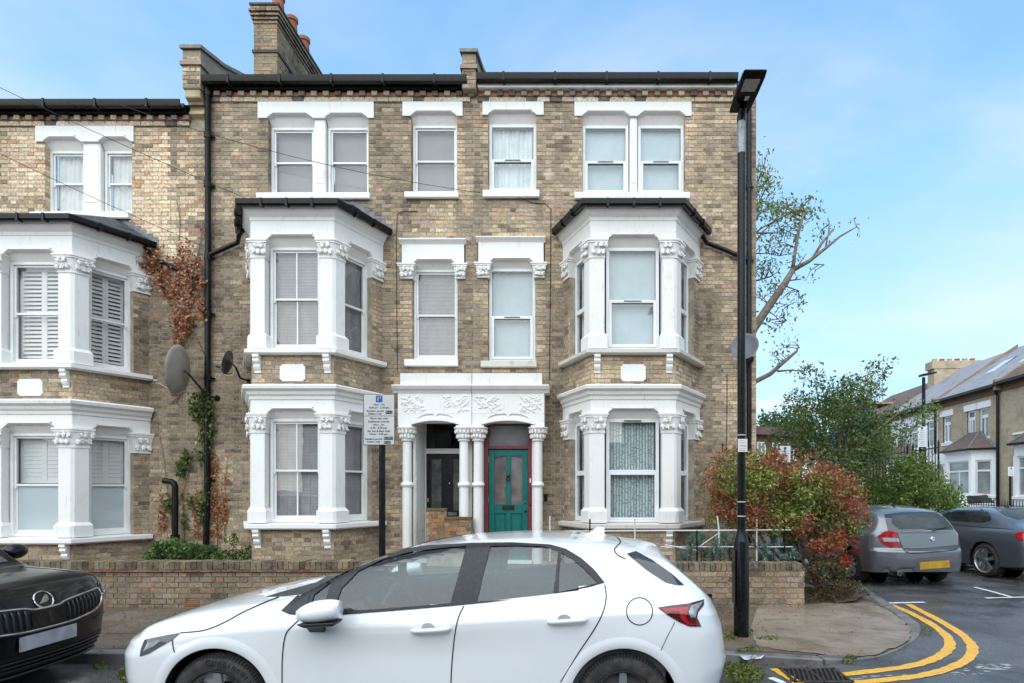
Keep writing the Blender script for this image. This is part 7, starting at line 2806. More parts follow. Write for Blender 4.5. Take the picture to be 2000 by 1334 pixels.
# ---------------------------------------------------------------- grey hatchback, tail towards us
GXS = [0, .15, .4, .8, 1.2, 1.5, 1.9, 2.4, 3.0, 3.5, 3.8, 4.02, 4.15, 4.23]
G_rows = [
 ([.6, .66, .70, .72, .72, .72, .72, .72, .72, .72, .70, .68, .64, .58], [.22, .2, .2, .2, .2, .2, .2, .2, .2, .21, .23, .25, .26, .28]),
 ([.66, .74, .80, .84, .85, .85, .85, .85, .85, .86, .85, .83, .80, .74], [.27, .25, .24, .23, .23, .23, .23, .23, .23, .24, .25, .26, .27, .29]),
 ([.70, .78, .84, .87, .87, .865, .86, .86, .865, .875, .872, .86, .84, .80], [.45] * 14),
 ([.72, .79, .84, .87, .872, .868, .866, .866, .87, .878, .875, .862, .842, .80], [.60, .61, .62, .63, .64, .64, .64, .645, .65, .66, .665, .665, .665, .66]),
 ([.70, .77, .82, .85, .858, .86, .86, .86, .862, .866, .855, .84, .82, .77], [.68, .70, .73, .77, .80, .82, .83, .845, .87, .895, .90, .90, .89, .87]),
 ([.64, .70, .76, .79, .81, .815, .815, .815, .81, .80, .785, .765, .75, .72], [.72, .75, .80, .85, .90, .93, .945, .955, .975, 1.0, 1.01, 1.01, 1.0, .96]),
 ([.55, .6, .64, .67, .70, .69, .645, .61, .60, .60, .60, .61, .64, .64], [.74, .78, .83, .89, .95, 1.06, 1.25, 1.365, 1.385, 1.35, 1.30, 1.18, 1.05, .985]),
 ([.3, .33, .36, .38, .40, .39, .37, .355, .35, .35, .35, .35, .35, .34], [.75, .79, .85, .91, .965, 1.09, 1.29, 1.405, 1.425, 1.39, 1.345, 1.21, 1.07, .992]),
 ([0] * 14, [.75, .795, .855, .915, .97, 1.10, 1.30, 1.415, 1.435, 1.40, 1.355, 1.22, 1.075, .994])]
M_CARG = car_paint('grey_car_paint', (.17, .175, .19), .3, .45)
M_CARG2 = mottled('grey_bumper', (.095, .095, .103), (.11, .11, .118), 3, .4, spec=.5)
gc = Vector((PX(1802, 10.5), 10.5, 0))
grot = math.pi * 1.5 - R(-3.5)
hd_ = Matrix.Rotation(grot, 3, 'Z') @ Vector((1, 0, 0))     # front to rear
gloc = gc - hd_ * 4.23
gry = Car('parked_car', 'grey hatchback seen from behind beside the red bush, with yellow plate', GXS, G_rows, 4.23, tuple(gloc), grot, M_CARG, .42, .30, 2.4, 3.2, fr=([.25, .45, .65, .68, .78, .95], [-.03, .0, .0, -.06, -.07, -.09]), nx=110, nt=84)
def gp_(name, px, mat, off=.005, parent=None, step=4):
 return gry.th.part(name, gry.patch(px, off, step, 4), mat, parent, smooth=True, fix=False)
M_REARGLASS = mottled('wet_rear_glass', (.04, .046, .048), (.07, .078, .08), 2.5, .4, spec=.2)
rwn = gp_('rear_window_surround', [(1727, 1005), (1760, 1001), (1800, 1000), (1838, 1001), (1845, 1004), (1868, 1030), (1866, 1034), (1800, 1036), (1735, 1038)], M_DARKGLASS)
gp_('rear_window', [(1741, 1008), (1790, 1003), (1838, 1004), (1860, 1031), (1800, 1033), (1756, 1034), (1742, 1022)], M_REARGLASS, .009, rwn)
for nm, p, q in (('tail_lamp', [(1714, 1047), (1732, 1036), (1751, 1040), (1756, 1055), (1761, 1070), (1738, 1069), (1721, 1060)], [(1722, 1050), (1754, 1051), (1757, 1059), (1726, 1058)]),
     ('tail_lamp', [(1871, 1034), (1878, 1039), (1885, 1050), (1885, 1063), (1873, 1064), (1872, 1050)], [(1873, 1042), (1881, 1046), (1882, 1051), (1873, 1052)])):
 t = gp_(nm, p, M_RED, .008, step=3)
 gp_('clear_lens', q, M_CLEARL, .012, t, 3)
gp_('bumper', [(1712, 1086), (1760, 1092), (1800, 1090), (1850, 1085), (1893, 1078), (1893, 1092), (1885, 1106), (1800, 1116), (1740, 1120), (1714, 1116)], M_CARG2, .004, step=6)
groove(gry, smooth_px([(1752, 1040), (1757, 1055), (1764, 1072), (1775, 1080), (1800, 1080), (1850, 1076), (1870, 1071), (1873, 1056), (1871, 1036)]), 1.6, mirror=False)
groove(gry, smooth_px([(1764, 1071), (1800, 1071), (1840, 1068), (1870, 1065)]), 1.0, mirror=False)
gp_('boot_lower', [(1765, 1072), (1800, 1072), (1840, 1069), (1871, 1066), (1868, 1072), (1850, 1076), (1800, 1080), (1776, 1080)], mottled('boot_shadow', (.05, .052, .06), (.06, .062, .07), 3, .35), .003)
plate = gp_('number_plate', [(1795, 1098), (1853, 1094), (1854, 1108), (1796, 1112)], mottled('plate_yellow', (.62, .36, .02), (.45, .27, .03), 14, .35), .014)
gp_('plate_recess', [(1789, 1097), (1857, 1092), (1858, 1112), (1790, 1116)], M_CARG2, .008)
p, nn = gry.hit(1821, 1053)
E1 = Vector((0, 1, 0))
up = (gry.hit(1821, 1050)[0] - gry.hit(1821, 1056)[0]).normalized()
def gE(a, b, o):
 return tuple(p + E1 * a + up * b + nn * o)
mb = MB()
mb.lathe([(.041, 0), (.042, .006), (.036, .008)], (0, 0, 0), n=24)
mb.v = [gE(x, y, z_ + .002) for x, y, z_ in mb.v]
rd = gry.th.part('badge_ring', mb, Mchr, smooth=True, angle=40)
for k in range(4):
 mb = MB()
 a0 = k * math.pi / 2
 pts = [gE(0, 0, .0115)] + [gE(.027 * math.cos(a0 + t), .027 * math.sin(a0 + t), .0115) for t in np.linspace(0, math.pi / 2, 6)]
 mb.add(pts, [tuple(range(7))])
 gry.th.part('badge_quarter', mb, M_SIGNBLUE if k % 2 == 0 else MATS['sign_white'], rd)
mb = MB()
a, n1 = gry.hit(1820, 1037)
b, n2 = gry.hit(1847, 1031)
mb.tube([a + n1 * .03, a.lerp(b, .3) + n1 * .035, b + n2 * .02], [.014, .009, .006], 6)
gry.th.part('rear_wiper', mb, M_TRIM)
mb = MB()
a, n1 = gry.hit(1767, 1125)
mb.lathe([(.032, -.05), (.036, .10), (.03, .10), (.028, -.04)], (4.13, -.42, .255), axis='x', n=14)
gry.th.part('exhaust_pipe', mb, Mchr, smooth=True, angle=40)
mb = MB()
hr = gry.bvh.ray_cast(Vector((3.35, 0, 3)), Vector((0, 0, -1)))[0]
mb.add([(hr.x - .05, -.03, hr.z - .004), (hr.x - .05, .03, hr.z - .004), (hr.x + .07, .03, hr.z - .01), (hr.x + .07, -.03, hr.z - .01), (hr.x + .05, 0, hr.z + .045)], [(0, 1, 4), (1, 2, 4), (2, 3, 4), (3, 0, 4)])
mb.tube([(hr.x, 0, hr.z + .02), (hr.x + .06, 0, hr.z + .12)], .005, 5)
gry.th.part('antenna', mb, M_TRIM)
for sg in (-1, 1):
 mb = MB()
 vs = []
 pl = [(1.55, .97), (1.95, 1.22), (2.4, 1.33), (3.0, 1.345), (3.5, 1.30), (3.78, 1.18), (3.70, 1.05), (3.0, 1.01), (2.2, .985)]
 for x, z_ in pl:
  q, n3, _, _ = gry.bvh.ray_cast(Vector((x, sg * 3, z_)), Vector((0, -sg, 0)))
  vs.append(tuple(q + n3 * .004) if q else (x, sg * .7, z_))
 mb.add(vs, [tuple(range(len(pl)))])
 gry.th.part('side_glass', mb, M_DARKGLASS)
wg = [(.77, .315), (3.43, .315)]
gry.finish(wg, .355)
for wx, wz in wg:
 for sg in (-1, 1):
  gry.wheel(wx, wz, sg * .862, .315, .205, 5, face=sg)
gry.liners(wg, .355, .865)
gry.underside(.72, .3, 4.0, .24)
# ---------------------------------------------------------------- dark grey coupe at the right edge
CXS = [0, .15, .4, .8, 1.3, 1.6, 2.0, 2.5, 3.0, 3.4, 3.8, 4.1, 4.4, 4.56, 4.64]
C_rows = [
 ([.6, .68, .74, .76, .76, .76, .76, .76, .76, .76, .75, .73, .70, .66, .6], [.22, .2, .19, .18, .18, .18, .18, .18, .18, .19, .2, .22, .25, .28, .32]),
 ([.68, .76, .84, .88, .885, .885, .885, .885, .89, .90, .90, .88, .85, .82, .76], [.27, .25, .23, .22, .22, .22, .22, .22, .22, .23, .24, .26, .29, .31, .34]),
 ([.72, .80, .87, .905, .90, .89, .885, .885, .895, .915, .915, .90, .87, .84, .80], [.44] * 15),
 ([.74, .81, .87, .91, .905, .895, .89, .89, .90, .918, .918, .905, .88, .85, .80], [.58, .6, .62, .64, .65, .655, .66, .66, .67, .69, .70, .70, .70, .69, .68]),
 ([.72, .78, .84, .88, .885, .88, .878, .878, .885, .90, .90, .885, .86, .83, .78], [.66, .69, .73, .77, .80, .815, .82, .83, .85, .87, .88, .88, .87, .86, .84]),
 ([.65, .71, .76, .80, .82, .825, .825, .82, .815, .81, .80, .785, .77, .75, .70], [.69, .73, .79, .85, .90, .92, .93, .94, .955, .97, .98, .98, .965, .95, .92]),
 ([.56, .61, .65, .69, .71, .69, .635, .60, .585, .58, .59, .62, .66, .66, .62], [.71, .76, .82, .885, .945, 1.03, 1.20, 1.30, 1.31, 1.27, 1.17, 1.06, 1.0, .98, .945]),
 ([.3, .33, .36, .39, .40, .39, .37, .35, .345, .345, .35, .36, .37, .37, .35], [.72, .77, .84, .905, .96, 1.05, 1.24, 1.35, 1.36, 1.315, 1.205, 1.08, 1.012, .99, .955]),
 ([0] * 15, [.72, .775, .845, .91, .965, 1.06, 1.25, 1.36, 1.37, 1.325, 1.215, 1.085, 1.015, .992, .957])]
M_CARC = car_paint('dark_grey_car_paint', (.10, .112, .13), .28, .4)
crot = math.pi * 1.5 + R(7)
hd_ = Matrix.Rotation(crot, 3, 'Z')
wpt = Vector((PX(1921, 11.85), 11.85, 0))
cloc = wpt - hd_ @ Vector((3.60, -.92, 0))
cpe = Car('parked_car', 'dark grey coupe at the right edge with twin-spoke alloy wheels', CXS, C_rows, 4.64, tuple(cloc), crot, M_CARC, .45, .32, 2.3, 3.0, fr=([.25, .45, .65, .8, .95], [-.02, .0, .0, -.03, -.04]), nx=110, nt=84)
for nm, px, mt, off in (('side_glass', [(1832, 1012), (1838, 1000), (1856, 989), (1885, 985), (1905, 988), (1930, 1000), (1937, 1013), (1934, 1017), (1918, 1021), (1860, 1017)], M_DARKGLASS, .004),
      ('rear_window', [(1938, 990), (1965, 986), (2010, 987), (2040, 1004), (1990, 1015), (1965, 1008)], M_REARGLASS, .004),
      ('tail_lamp', [(1981, 1044), (1990, 1039), (2010, 1037), (2010, 1060), (1990, 1056)], M_RED, .006)):
 cpe.th.part(nm, cpe.patch(px, off, 5, 4), mt, smooth=True, fix=False)
groove(cpe, smooth_px([(1862, 989), (1852, 1003), (1846, 1016)]), 2, mirror=False)
groove(cpe, smooth_px([(1830, 1022), (1870, 1025), (1920, 1030), (1980, 1034)]), 1.2, mirror=False)
mb = MB()
hr = cpe.bvh.ray_cast(Vector((3.15, 0, 3)), Vector((0, 0, -1)))[0]
mb.add([(hr.x - .08, -.03, hr.z - .004), (hr.x - .08, .03, hr.z - .004), (hr.x + .09, .03, hr.z - .02), (hr.x + .09, -.03, hr.z - .02), (hr.x + .07, 0, hr.z + .05)], [(0, 1, 4), (1, 2, 4), (2, 3, 4), (3, 0, 4)])
cpe.th.part('antenna_fin', mb, M_CARC)
wc = [(.79, .335), (3.60, .335)]
cpe.finish(wc, .372)
for wx, wz in wc:
 for sg in (-1, 1):
  cpe.wheel(wx, wz, sg * .905, .335, .23, 5, None, True, .78, False, sg)
cpe.liners(wc, .372, .905)
cpe.underside(.74, .3, 4.4, .22)
# ---------------------------------------------------------------- pale car far up the side street
M_CARF = car_paint('silver_white_paint', (.62, .64, .66), .3)
fc = Vector((PX(1915, 24), 24.0, 0))
far = Car('parked_car', 'distant pale car whose roof and tailgate show above the coupe', BXS, B_rows, 4.38, (fc.x, fc.y + 4.38, 0), math.pi * 1.5, M_CARF, .40, .35, 2.6, 3, nx=40, nt=40)
for nm, px, mt in (('rear_window', [(1887, 969), (1935, 967), (1950, 971), (1957, 982), (1890, 984)], M_DARKGLASS), ('tail_lamp', [(1918, 967), (1934, 966), (1934, 969), (1918, 969)], M_RED)):
 far.th.part(nm, far.patch(px, .01, 4, 4), mt, smooth=True, fix=False)
far.finish(wb, .40)
for wx, wz in wb:
 for sg in (-1, 1):
  far.wheel(wx, wz, sg * .90, .345, .22, 5, face=sg)
far.liners(wb, .40, .905)
# ================================================================ the terrace across the side street
FO = Vector((18.57, 30.95))
FD = Vector((-.37, -5.15)).normalized()
FT = Frame(FO.x, FO.y, FD.x, FD.y)           # u grows towards us
def fu(u, d=0.0):
 """distance along that terrace of the wall point (set d deep) seen at picture column u"""
 k = (u - CU) / FL
 ox, oy = FO.x + FT.n[0] * d, FO.y + FT.n[1] * d
 return (k * oy - ox) / (FD.x - k * FD.y)
def fzv(u, v, d=0.0):
 x, y, _ = FT(fu(u, d), d, 0)
 return EYE - (v - CV) / FL * y
M_FARW = stone_mat('far_white_render', (.88, .875, .86), (.6, .6, .58), .2)
M_FARBR = bricktex('far_stock_brick', (.47, .375, .25), (.36, .285, .195), (.42, .36, .27))
M_TILE = bricktex('grey_slate_roof', (.30, .30, .325), (.25, .25, .275), (.17, .17, .185))
M_TILEB = bricktex('brown_tile_roof', (.14, .10, .085), (.18, .13, .11), (.08, .065, .055))
M_FARGL = mottled('far_window_glass', (.18, .20, .20), (.34, .36, .36), .9, .08, spec=.7)
Uw = -5.45                                   # far end of the white house
def fwin(th, u0, u1, z0, z1, bars=1, trans=True, d=.0, fr=FT):
 mb = MB()
 rect_frame(mb, fr, u0, u1, z0, z1, .07, d + .05, d + .12)
 zt = z0 + (z1 - z0) * .70
 if trans:
  mb.box(u0 + .07, u1 - .07, d + .05, d + .12, zt - .04, zt + .04, fr)
 for k in range(bars):
  uu = u0 + (u1 - u0) * (k + 1) / (bars + 1)
  mb.box(uu - .03, uu + .03, d + .052, d + .118, z0 + .07, zt if trans else z1 - .07, fr)
 w = th.part('window', mb, M_UPVC)
 mb = MB()
 mb.box(u0 + .06, u1 - .06, d + .09, d + .10, z0 + .06, z1 - .06, fr)
 th.part('pane', mb, M_FARGL, w)
 mb = MB()
 mb.box(u0 - .08, u1 + .08, d - .06, d + .1, z0 - .09, z0 - .003, fr)
 th.part('sill', mb, M_FARW, w)
 return w
def far_house(u0, u1, label, mat, gz, ridge, depth, bayu, doors, wins, roofmat, roof_lights=(), white=False, bayx=None):
 p = FT((u0 + u1) / 2, 0, 0)
 th = Thing('terraced_house', p, label, 'house', 'houses across the side street')
 holes = []
 for w in wins:
  holes.append((w[0], w[1], w[2], w[3]))
 mb = MB()
 sheet_with_holes(mb, FT, u0, u1, 0, gz, holes)
 mb.quad(FT(u1, 0, 0), FT(u1, depth * 2, 0), FT(u1, depth * 2, gz), FT(u1, 0, gz))
 mb.quad(FT(u0, 0, 0), FT(u0, depth * 2, 0), FT(u0, depth * 2, gz), FT(u0, 0, gz))
 mb.add([FT(u1, 0, gz), FT(u1, depth, ridge), FT(u1, depth * 2, gz)], [(0, 1, 2)])
 mb.add([FT(u0, 0, gz), FT(u0, depth, ridge), FT(u0, depth * 2, gz)], [(0, 1, 2)])
 th.part('wall', mb, mat, fix=False)
 for w in wins:
  fwin(th, w[0], w[1], w[2], w[3], w[4] if len(w) > 4 else 1)
  if not white:
   mb = MB()
   mb.box(w[0] - .22, w[1] + .22, -.05, .08, w[3], w[3] + .30, FT)
   th.part('lintel', mb, M_FARW, bevel=.01)
 mb = MB()
 mb.add([FT(u0, -.25, gz - .05), FT(u1, -.25, gz - .05), FT(u1, depth, ridge), FT(u0, depth, ridge), FT(u1, depth * 2, gz), FT(u0, depth * 2, gz)], [(0, 1, 2, 3), (3, 2, 4, 5)])
 rf = th.part('roof', mb, roofmat, fix=False)
 mb = MB()
 mb.box(u0, u1, -.36, -.22, gz - .14, gz - .02, FT)
 th.part('gutter', mb, M_GUTTER)
 mb = MB()
 mb.box(u0, u1, -.04, .0, gz - .42, gz - .15, FT)
 th.part('dentil_band', mb, bricktex('red_dentils', (.26, .13, .08), (.17, .12, .08), (.1, .08, .06)) if 'red_dentils' not in MATS else MATS['red_dentils'])
 mb = MB()
 rx = FT.n
 k = (ridge - gz) / depth
 pr = [(-.30, gz - .3), (-.30, gz + .16), (-.05, gz + .2), (depth, ridge + .16), (depth, ridge - .2), (0, gz - .3)]
 frp = Frame(*FT(u1, 0, 0)[:2], *FT.n)
 mb.poly(pr, -.07, .07, frp)
 th.part('parapet', mb, bricktex('orange_parapet', (.30, .20, .13), (.24, .165, .11), (.3, .25, .18)) if 'orange_parapet' not in MATS else MATS['orange_parapet'])
 for (a, b, t0, t1) in roof_lights:
  q = lambda u, t, h: Vector(FT(u, depth * t, gz + (ridge - gz) * t)) + Vector((-.5, 0, .85)) * h
  mb = MB()
  mb.add([q(a, t0, .05), q(b, t0, .05), q(b, t1, .05), q(a, t1, .05), q(a, t0, -.02), q(b, t0, -.02), q(b, t1, -.02), q(a, t1, -.02)], [(0, 1, 2, 3), (0, 4, 5, 1), (1, 5, 6, 2), (2, 6, 7, 3), (3, 7, 4, 0)])
  s = th.part('roof_light', mb, M_BLACK, rf)
  mb = MB()
  e = .07
  mb.add([q(a + e, t0 + .02, .06), q(b - e, t0 + .02, .06), q(b - e, t1 - .02, .06), q(a + e, t1 - .02, .06)], [(0, 1, 2, 3)])
  th.part('roof_glass', mb, mottled('sky_glass', (.6, .64, .66), (.5, .55, .58), 1, .05) if 'sky_glass' not in MATS else MATS['sky_glass'], rf)
 if bayu:
  a, b = bayu
  dep = .75
  zt = 3.55
  plan = [FT(a, 0, 0)[:2], FT(a + .55, -dep, 0)[:2], FT(b - .55, -dep, 0)[:2], FT(b, 0, 0)[:2]]
  mb = MB()
  mb.sweep(plan, [(-.2, .0), (.0, .0), (.0, 1.35), (.08, 1.36), (.08, 1.46), (-.2, 1.47)])
  mb.sweep(plan, [(-.2, 3.05), (.0, 3.05), (.0, zt - .15), (.08, zt - .1), (.1, zt), (-.2, zt)])
  bw = th.part('bay_window', mb, M_FARW)
  Fr = [Frame(*plan[i], plan[i + 1][0] - plan[i][0], plan[i + 1][1] - plan[i][1]) for i in range(3)]
  for i in range(3):
   ln = math.dist(plan[i], plan[i + 1])
   for q0, q1 in ((0, .16), (ln - .16, ln)):
    mb = MB()
    mb.box(q0, q1, -.03, .2, 1.46, 3.06, Fr[i])
    th.part('bay_pier', mb, M_FARW, bw)
   fwin(th, .16, ln - .16, 1.47, 3.05, 1 if i == 1 else 0, True, 0, Fr[i])
  ro = offset_plan(plan, .2)
  ra = FT((a + b) / 2 - .4, 0, zt + .85)
  rb = FT((a + b) / 2 + .4, 0, zt + .85)
  P = [(x, y, zt) for x, y in ro]
  mb = MB()
  mb.add([*P, ra, rb], [(0, 1, 4), (1, 2, 5, 4), (2, 3, 5)])
  th.part('bay_roof', mb, M_TILEB, bw, fix=False)
  for a_, b_ in ((P[1], ra), (P[2], rb), (P[3], rb)):
   mb = MB()
   mb.tube([a_, b_], .05, 6)
   th.part('hip_lead', mb, M_LEAD, bw)
  mb = MB()
  mb.sweep(plan, [(.15, zt - .06), (.22, zt - .06), (.22, zt + .02), (.15, zt + .02)])
  th.part('bay_gutter', mb, M_GUTTER, bw)
 if doors:
  a, b, col = doors
  mb = MB()
  zt = 3.0
  mb.box(a, a + .22, -.35, .1, .0, zt, FT)
  mb.box(b - .22, b, -.35, .1, .0, zt, FT)
  mb.box(a - .05, b + .05, -.4, .1, zt, zt + .55, FT)
  n = 10
  for k in range(n):
   t0, t1 = math.pi * k / n, math.pi * (k + 1) / n
   m, r = (a + b) / 2, (b - a) / 2 - .22
   mb.poly([(m + r * math.cos(t0), zt - .45 + .42 * math.sin(t0)), (m + r * math.cos(t1), zt - .45 + .42 * math.sin(t1)), (m + r * math.cos(t1), zt + .001), (m + r * math.cos(t0), zt + .001)], -.33, .0, FT)
  po = th.part('porch', mb, M_FARW)
  mb = MB()
  mb.box(a + .22, b - .22, .25, .3, .3, 2.35, FT)
  th.part('front_door', mb, mottled('far_door', col, tuple(c * .8 for c in col), 3, .4) if 'far_door' not in MATS else MATS['far_door'], po)
  mb = MB()
  mb.box(a + .22, b - .22, .27, .3, 2.40, 2.95, FT)
  th.part('fanlight', mb, M_FARGL, po)
 mb = MB()
 mb.tube([FT(u1 - .12, -.3, gz - .1), FT(u1 - .12, -.08, gz - .5), FT(u1 - .12, -.08, .1)], .06, 8)
 th.part('drainpipe', mb, M_GUTTER)
 return th
GZ, RG = 6.32, 9.0
L1 = 5.17
hB = far_house(0, L1, 'brick house with white bay and rooflights across the side street', M_FARBR, GZ, RG, 3.9, (1.62, 4.85), (.15, 1.45, (.02, .16, .15)),
    [(fu(1842), fu(1857), 4.05, 5.42), (fu(1889), fu(1905), 4.05, 5.42), (fu(1913), fu(1930), 4.05, 5.42)], M_TILE, ((1.3, 2.2, .38, .66), (3.6, 4.5, .40, .68)))
hW = far_house(Uw, 0, 'white rendered house between the railings and the brick bay house', M_FARW, GZ - .05, RG, 3.9, (Uw + .5, Uw + 3.3), None,
    [(fu(1757), fu(1772), 4.0, 5.35, 0), (fu(1778), fu(1793), 4.0, 5.35, 0), (fu(1812), fu(1826), 4.0, 5.35, 0)], M_TILE, white=True)
hN = far_house(L1, L1 * 2.05, 'brick house cut off by the right edge of the picture, with dark tiled roof', M_FARBR, GZ + .05, RG, 3.9, (L1 + 1.5, L1 + 4.6), None,
    [(L1 + 1.9, L1 + 2.7, 4.05, 5.42), (L1 + 3.0, L1 + 3.8, 4.05, 5.42)], M_TILEB)
hS = far_house(Uw - 9, Uw, 'house under repair with scaffold and blue sheeting behind the holly', bricktex('repair_brick', (.30, .17, .10), (.22, .13, .08), (.2, .16, .12)), GZ - .1, RG - .2, 3.9, None, None,
    [(Uw - 3, Uw - 2, 4.0, 5.3)], M_TILEB)
# big chimney between the white house and the next
mb = MB()
cb = [FT(Uw - .5 + du, dd, 0)[:2] for du, dd in ((0, 2.4), (.8, 2.4), (.8, 5.0), (0, 5.0))]
mb.prism(cb, 6.5, 9.0)
ch = hS.part('chimney', mb, M_FARBR)
mb = MB()
cb2 = offset_plan(cb + [cb[0]], .12)[:4]
ctr = Vector((sum(p[0] for p in cb) / 4, sum(p[1] for p in cb) / 4))
big = [tuple(ctr + (Vector(p) - ctr) * 1.10) for p in cb]
mb.prism(big, 9.0, 9.45)
hS.part('chimney_head', mb, M_FARBR, ch)
for k in range(6):
 x, y, _ = FT(Uw - .1, 2.6 + k * .44, 0)
 mb = MB()
 mb.lathe([(.14, 9.45), (.13, 9.58), (.15, 9.6), (.15, 9.64), (.1, 9.64)], (x, y, 0), n=10)
 hS.part('chimney_pot', mb, Mpot if k % 2 else M_FARBR, ch)
# scaffold
sc = Thing('scaffold', FT(Uw - 3, -.9, 0), 'scaffold poles with planks and blue sheeting above the holly tree', 'scaffold')
Msc = mottled('scaffold_steel', (.34, .36, .38), (.26, .27, .28), 6, .4, metal=.5)
for k in range(5):
 for dd in (-1.0, -.1):
  mb = MB()
  mb.tube([FT(Uw - .9 - k * 1.7, dd, 0), FT(Uw - .9 - k * 1.7, dd, 9.35)], .035, 6)
  sc.part('pole', mb, Msc)
for z_ in (4.0, 6.4, 8.3, 8.9):
 mb = MB()
 mb.tube([FT(Uw - 8.2, -1.0, z_), FT(Uw + 0.2, -1.0, z_)], .035, 6)
 sc.part('rail', mb, Msc)
mb = MB()
mb.box(Uw - 8, Uw - .3, -1.1, .3, 7.0, 7.12, FT)
sc.part('planks', mb, mottled('scaffold_board', (.36, .24, .13), (.28, .19, .11), 4, .8))
M_TARP = mottled('blue_sheeting', (.03, .13, .34), (.05, .19, .42), 3, .5)
for (a, b, z0, z1) in ((Uw - 3.2, Uw - .8, 5.7, 6.9), (Uw - 8, Uw - 4.0, 2.4, 5.8)):
 mb = MB()
 n = 14
 for i in range(n):
  ua, ub = a + (b - a) * i / n, a + (b - a) * (i + 1) / n
  w_ = lambda q: -1.12 + .06 * math.sin(q * 5)
  mb.quad(FT(ua, w_(ua), z0), FT(ub, w_(ub), z0), FT(ub, w_(ub), z1 + .1 * math.sin(ub * 3)), FT(ua, w_(ua), z1 + .1 * math.sin(ua * 3)))
 sc.part('sheeting', mb, M_TARP, fix=False)
# low brown block far behind the end house
BY = 34.0
bx0, bx1 = PX(1440, BY), PX(1600, BY)
bl = Thing('brick_block', ((bx0 + bx1) / 2, BY, 0), 'low brown brick block far behind the bush beside the end house', 'building')
frb = Frame(bx0, BY, bx1 - bx0, 2.2)
mb = MB()
mb.box(0, bx1 - bx0 + .3, 0, 6, 0, 4.9, frb)
bl.part('wall', mb, bricktex('brown_block_brick', (.20, .10, .065), (.16, .085, .06), (.15, .11, .08)))
for k, uu in enumerate((1.4, 2.55, 3.6)):
 fwin(bl, uu, uu + .62, 3.55, 4.5, 1, False, -.13, frb)
mb = MB()
mb.poly([(-.3, 4.9), (5.2, 4.9), (5.0, 5.35), (.1, 5.35)], -.4, 6, frb)
bl.part('roof', mb, M_TILEB)
# tall iron railing in front of the white house
IY = 18.6
ir = Thing('iron_railing', (PX(1765, IY), IY, 0), 'tall black iron railing behind the green shrub', 'railing')
for u0, u1, slope in ((1688, 1772, 0), (1783, 1833, 0)):
 n = int((u1 - u0) / 6)
 for k in range(n + 1):
  u = u0 + (u1 - u0) * k / n
  vt = 884 - (u - 1688) * .14
  thick = .028 if k in (0, n) else .013
  mb = MB()
  x = PX(u, IY)
  mb.tube([(x, IY, .1), (x, IY, PZ(vt, IY)), (x, IY, PZ(vt, IY) + .10)], [thick, thick, .004], 6)
  ir.part('bar', mb, M_BLACK)
 for v0 in (10, 75):
  mb = MB()
  f_ = lambda u: PZ(884 - (u - 1688) * .14 + v0, IY)
  mb.tube([(PX(u0, IY), IY, f_(u0)), (PX(u1, IY), IY, f_(u1))], .018, 6)
  ir.part('rail', mb, M_BLACK)
# short railings at the right houses
rr2 = Thing('front_railing', FT(8, -2.4, 0), 'low black front railing by the right edge', 'railing')
for k in range(46):
 u = 3.6 + k * .16
 mb = MB()
 a = FT(u, -2.4, .1)
 mb.tube([a, (a[0], a[1], 1.25), (a[0], a[1], 1.38)], [.013, .013, .003], 5)
 rr2.part('bar', mb, M_BLACK)
mb = MB()
mb.tube([FT(3.5, -2.4, 1.15), FT(11, -2.4, 1.15)], .016, 5)
rr2.part('rail', mb, M_BLACK)
mb = MB()
mb.box(3.0, 10.8, -2.5, -2.3, .0, .45, FT)
rr2.part('plinth', mb, M_FARBR)
th = Thing('gate_pier', FT(1.9, -2.4, 0), 'round-topped brick pier in front of the white bay', 'pier')
mb = MB()
mb.poly([(1.3, 0), (3.2, 0), (3.2, 1.35), (2.9, 1.6), (2.25, 1.7), (1.6, 1.6), (1.3, 1.35)], -2.6, -2.3, FT)
th.part('brick_panel', mb, M_FARBR)
mb = MB()
mb.poly([(1.25, 1.36), (1.3, 1.36), (1.6, 1.61), (2.25, 1.71), (2.9, 1.61), (3.2, 1.36), (3.25, 1.36), (2.93, 1.67), (2.25, 1.79), (1.57, 1.67)], -2.65, -2.25, FT)
th.part('coping', mb, M_FARW)
# far street lamp and far parking signs
QYl = 22.7
l2 = Thing('street_lamp', (PX(1804, QYl), QYl, 0), 'distant street lamp in front of the white house', 'street lamp', 'street lamps')
lx = PX(1804, QYl)
mb = MB()
mb.tube([(lx, QYl, 0), (lx, QYl, 1.2), (lx, QYl, PZ(737, QYl))], [.09, .075, .06], 10)
l2.part('pole', mb, M_BLACK)
mb = MB()
zl = PZ(735, QYl)
mb.add([(lx - .12, QYl - .14, zl - .02), (lx + .42, QYl - .14, zl + .10), (lx + .42, QYl + .14, zl + .10), (lx - .12, QYl + .14, zl - .02), (lx - .12, QYl - .14, zl + .07), (lx + .42, QYl - .14, zl + .16), (lx + .42, QYl + .14, zl + .16), (lx - .12, QYl + .14, zl + .07)],
  [(0, 1, 2, 3), (4, 5, 6, 7), (0, 4, 5, 1), (1, 5, 6, 2), (2, 6, 7, 3), (3, 7, 4, 0)])
l2.part('lamp_head', mb, Mlamp)
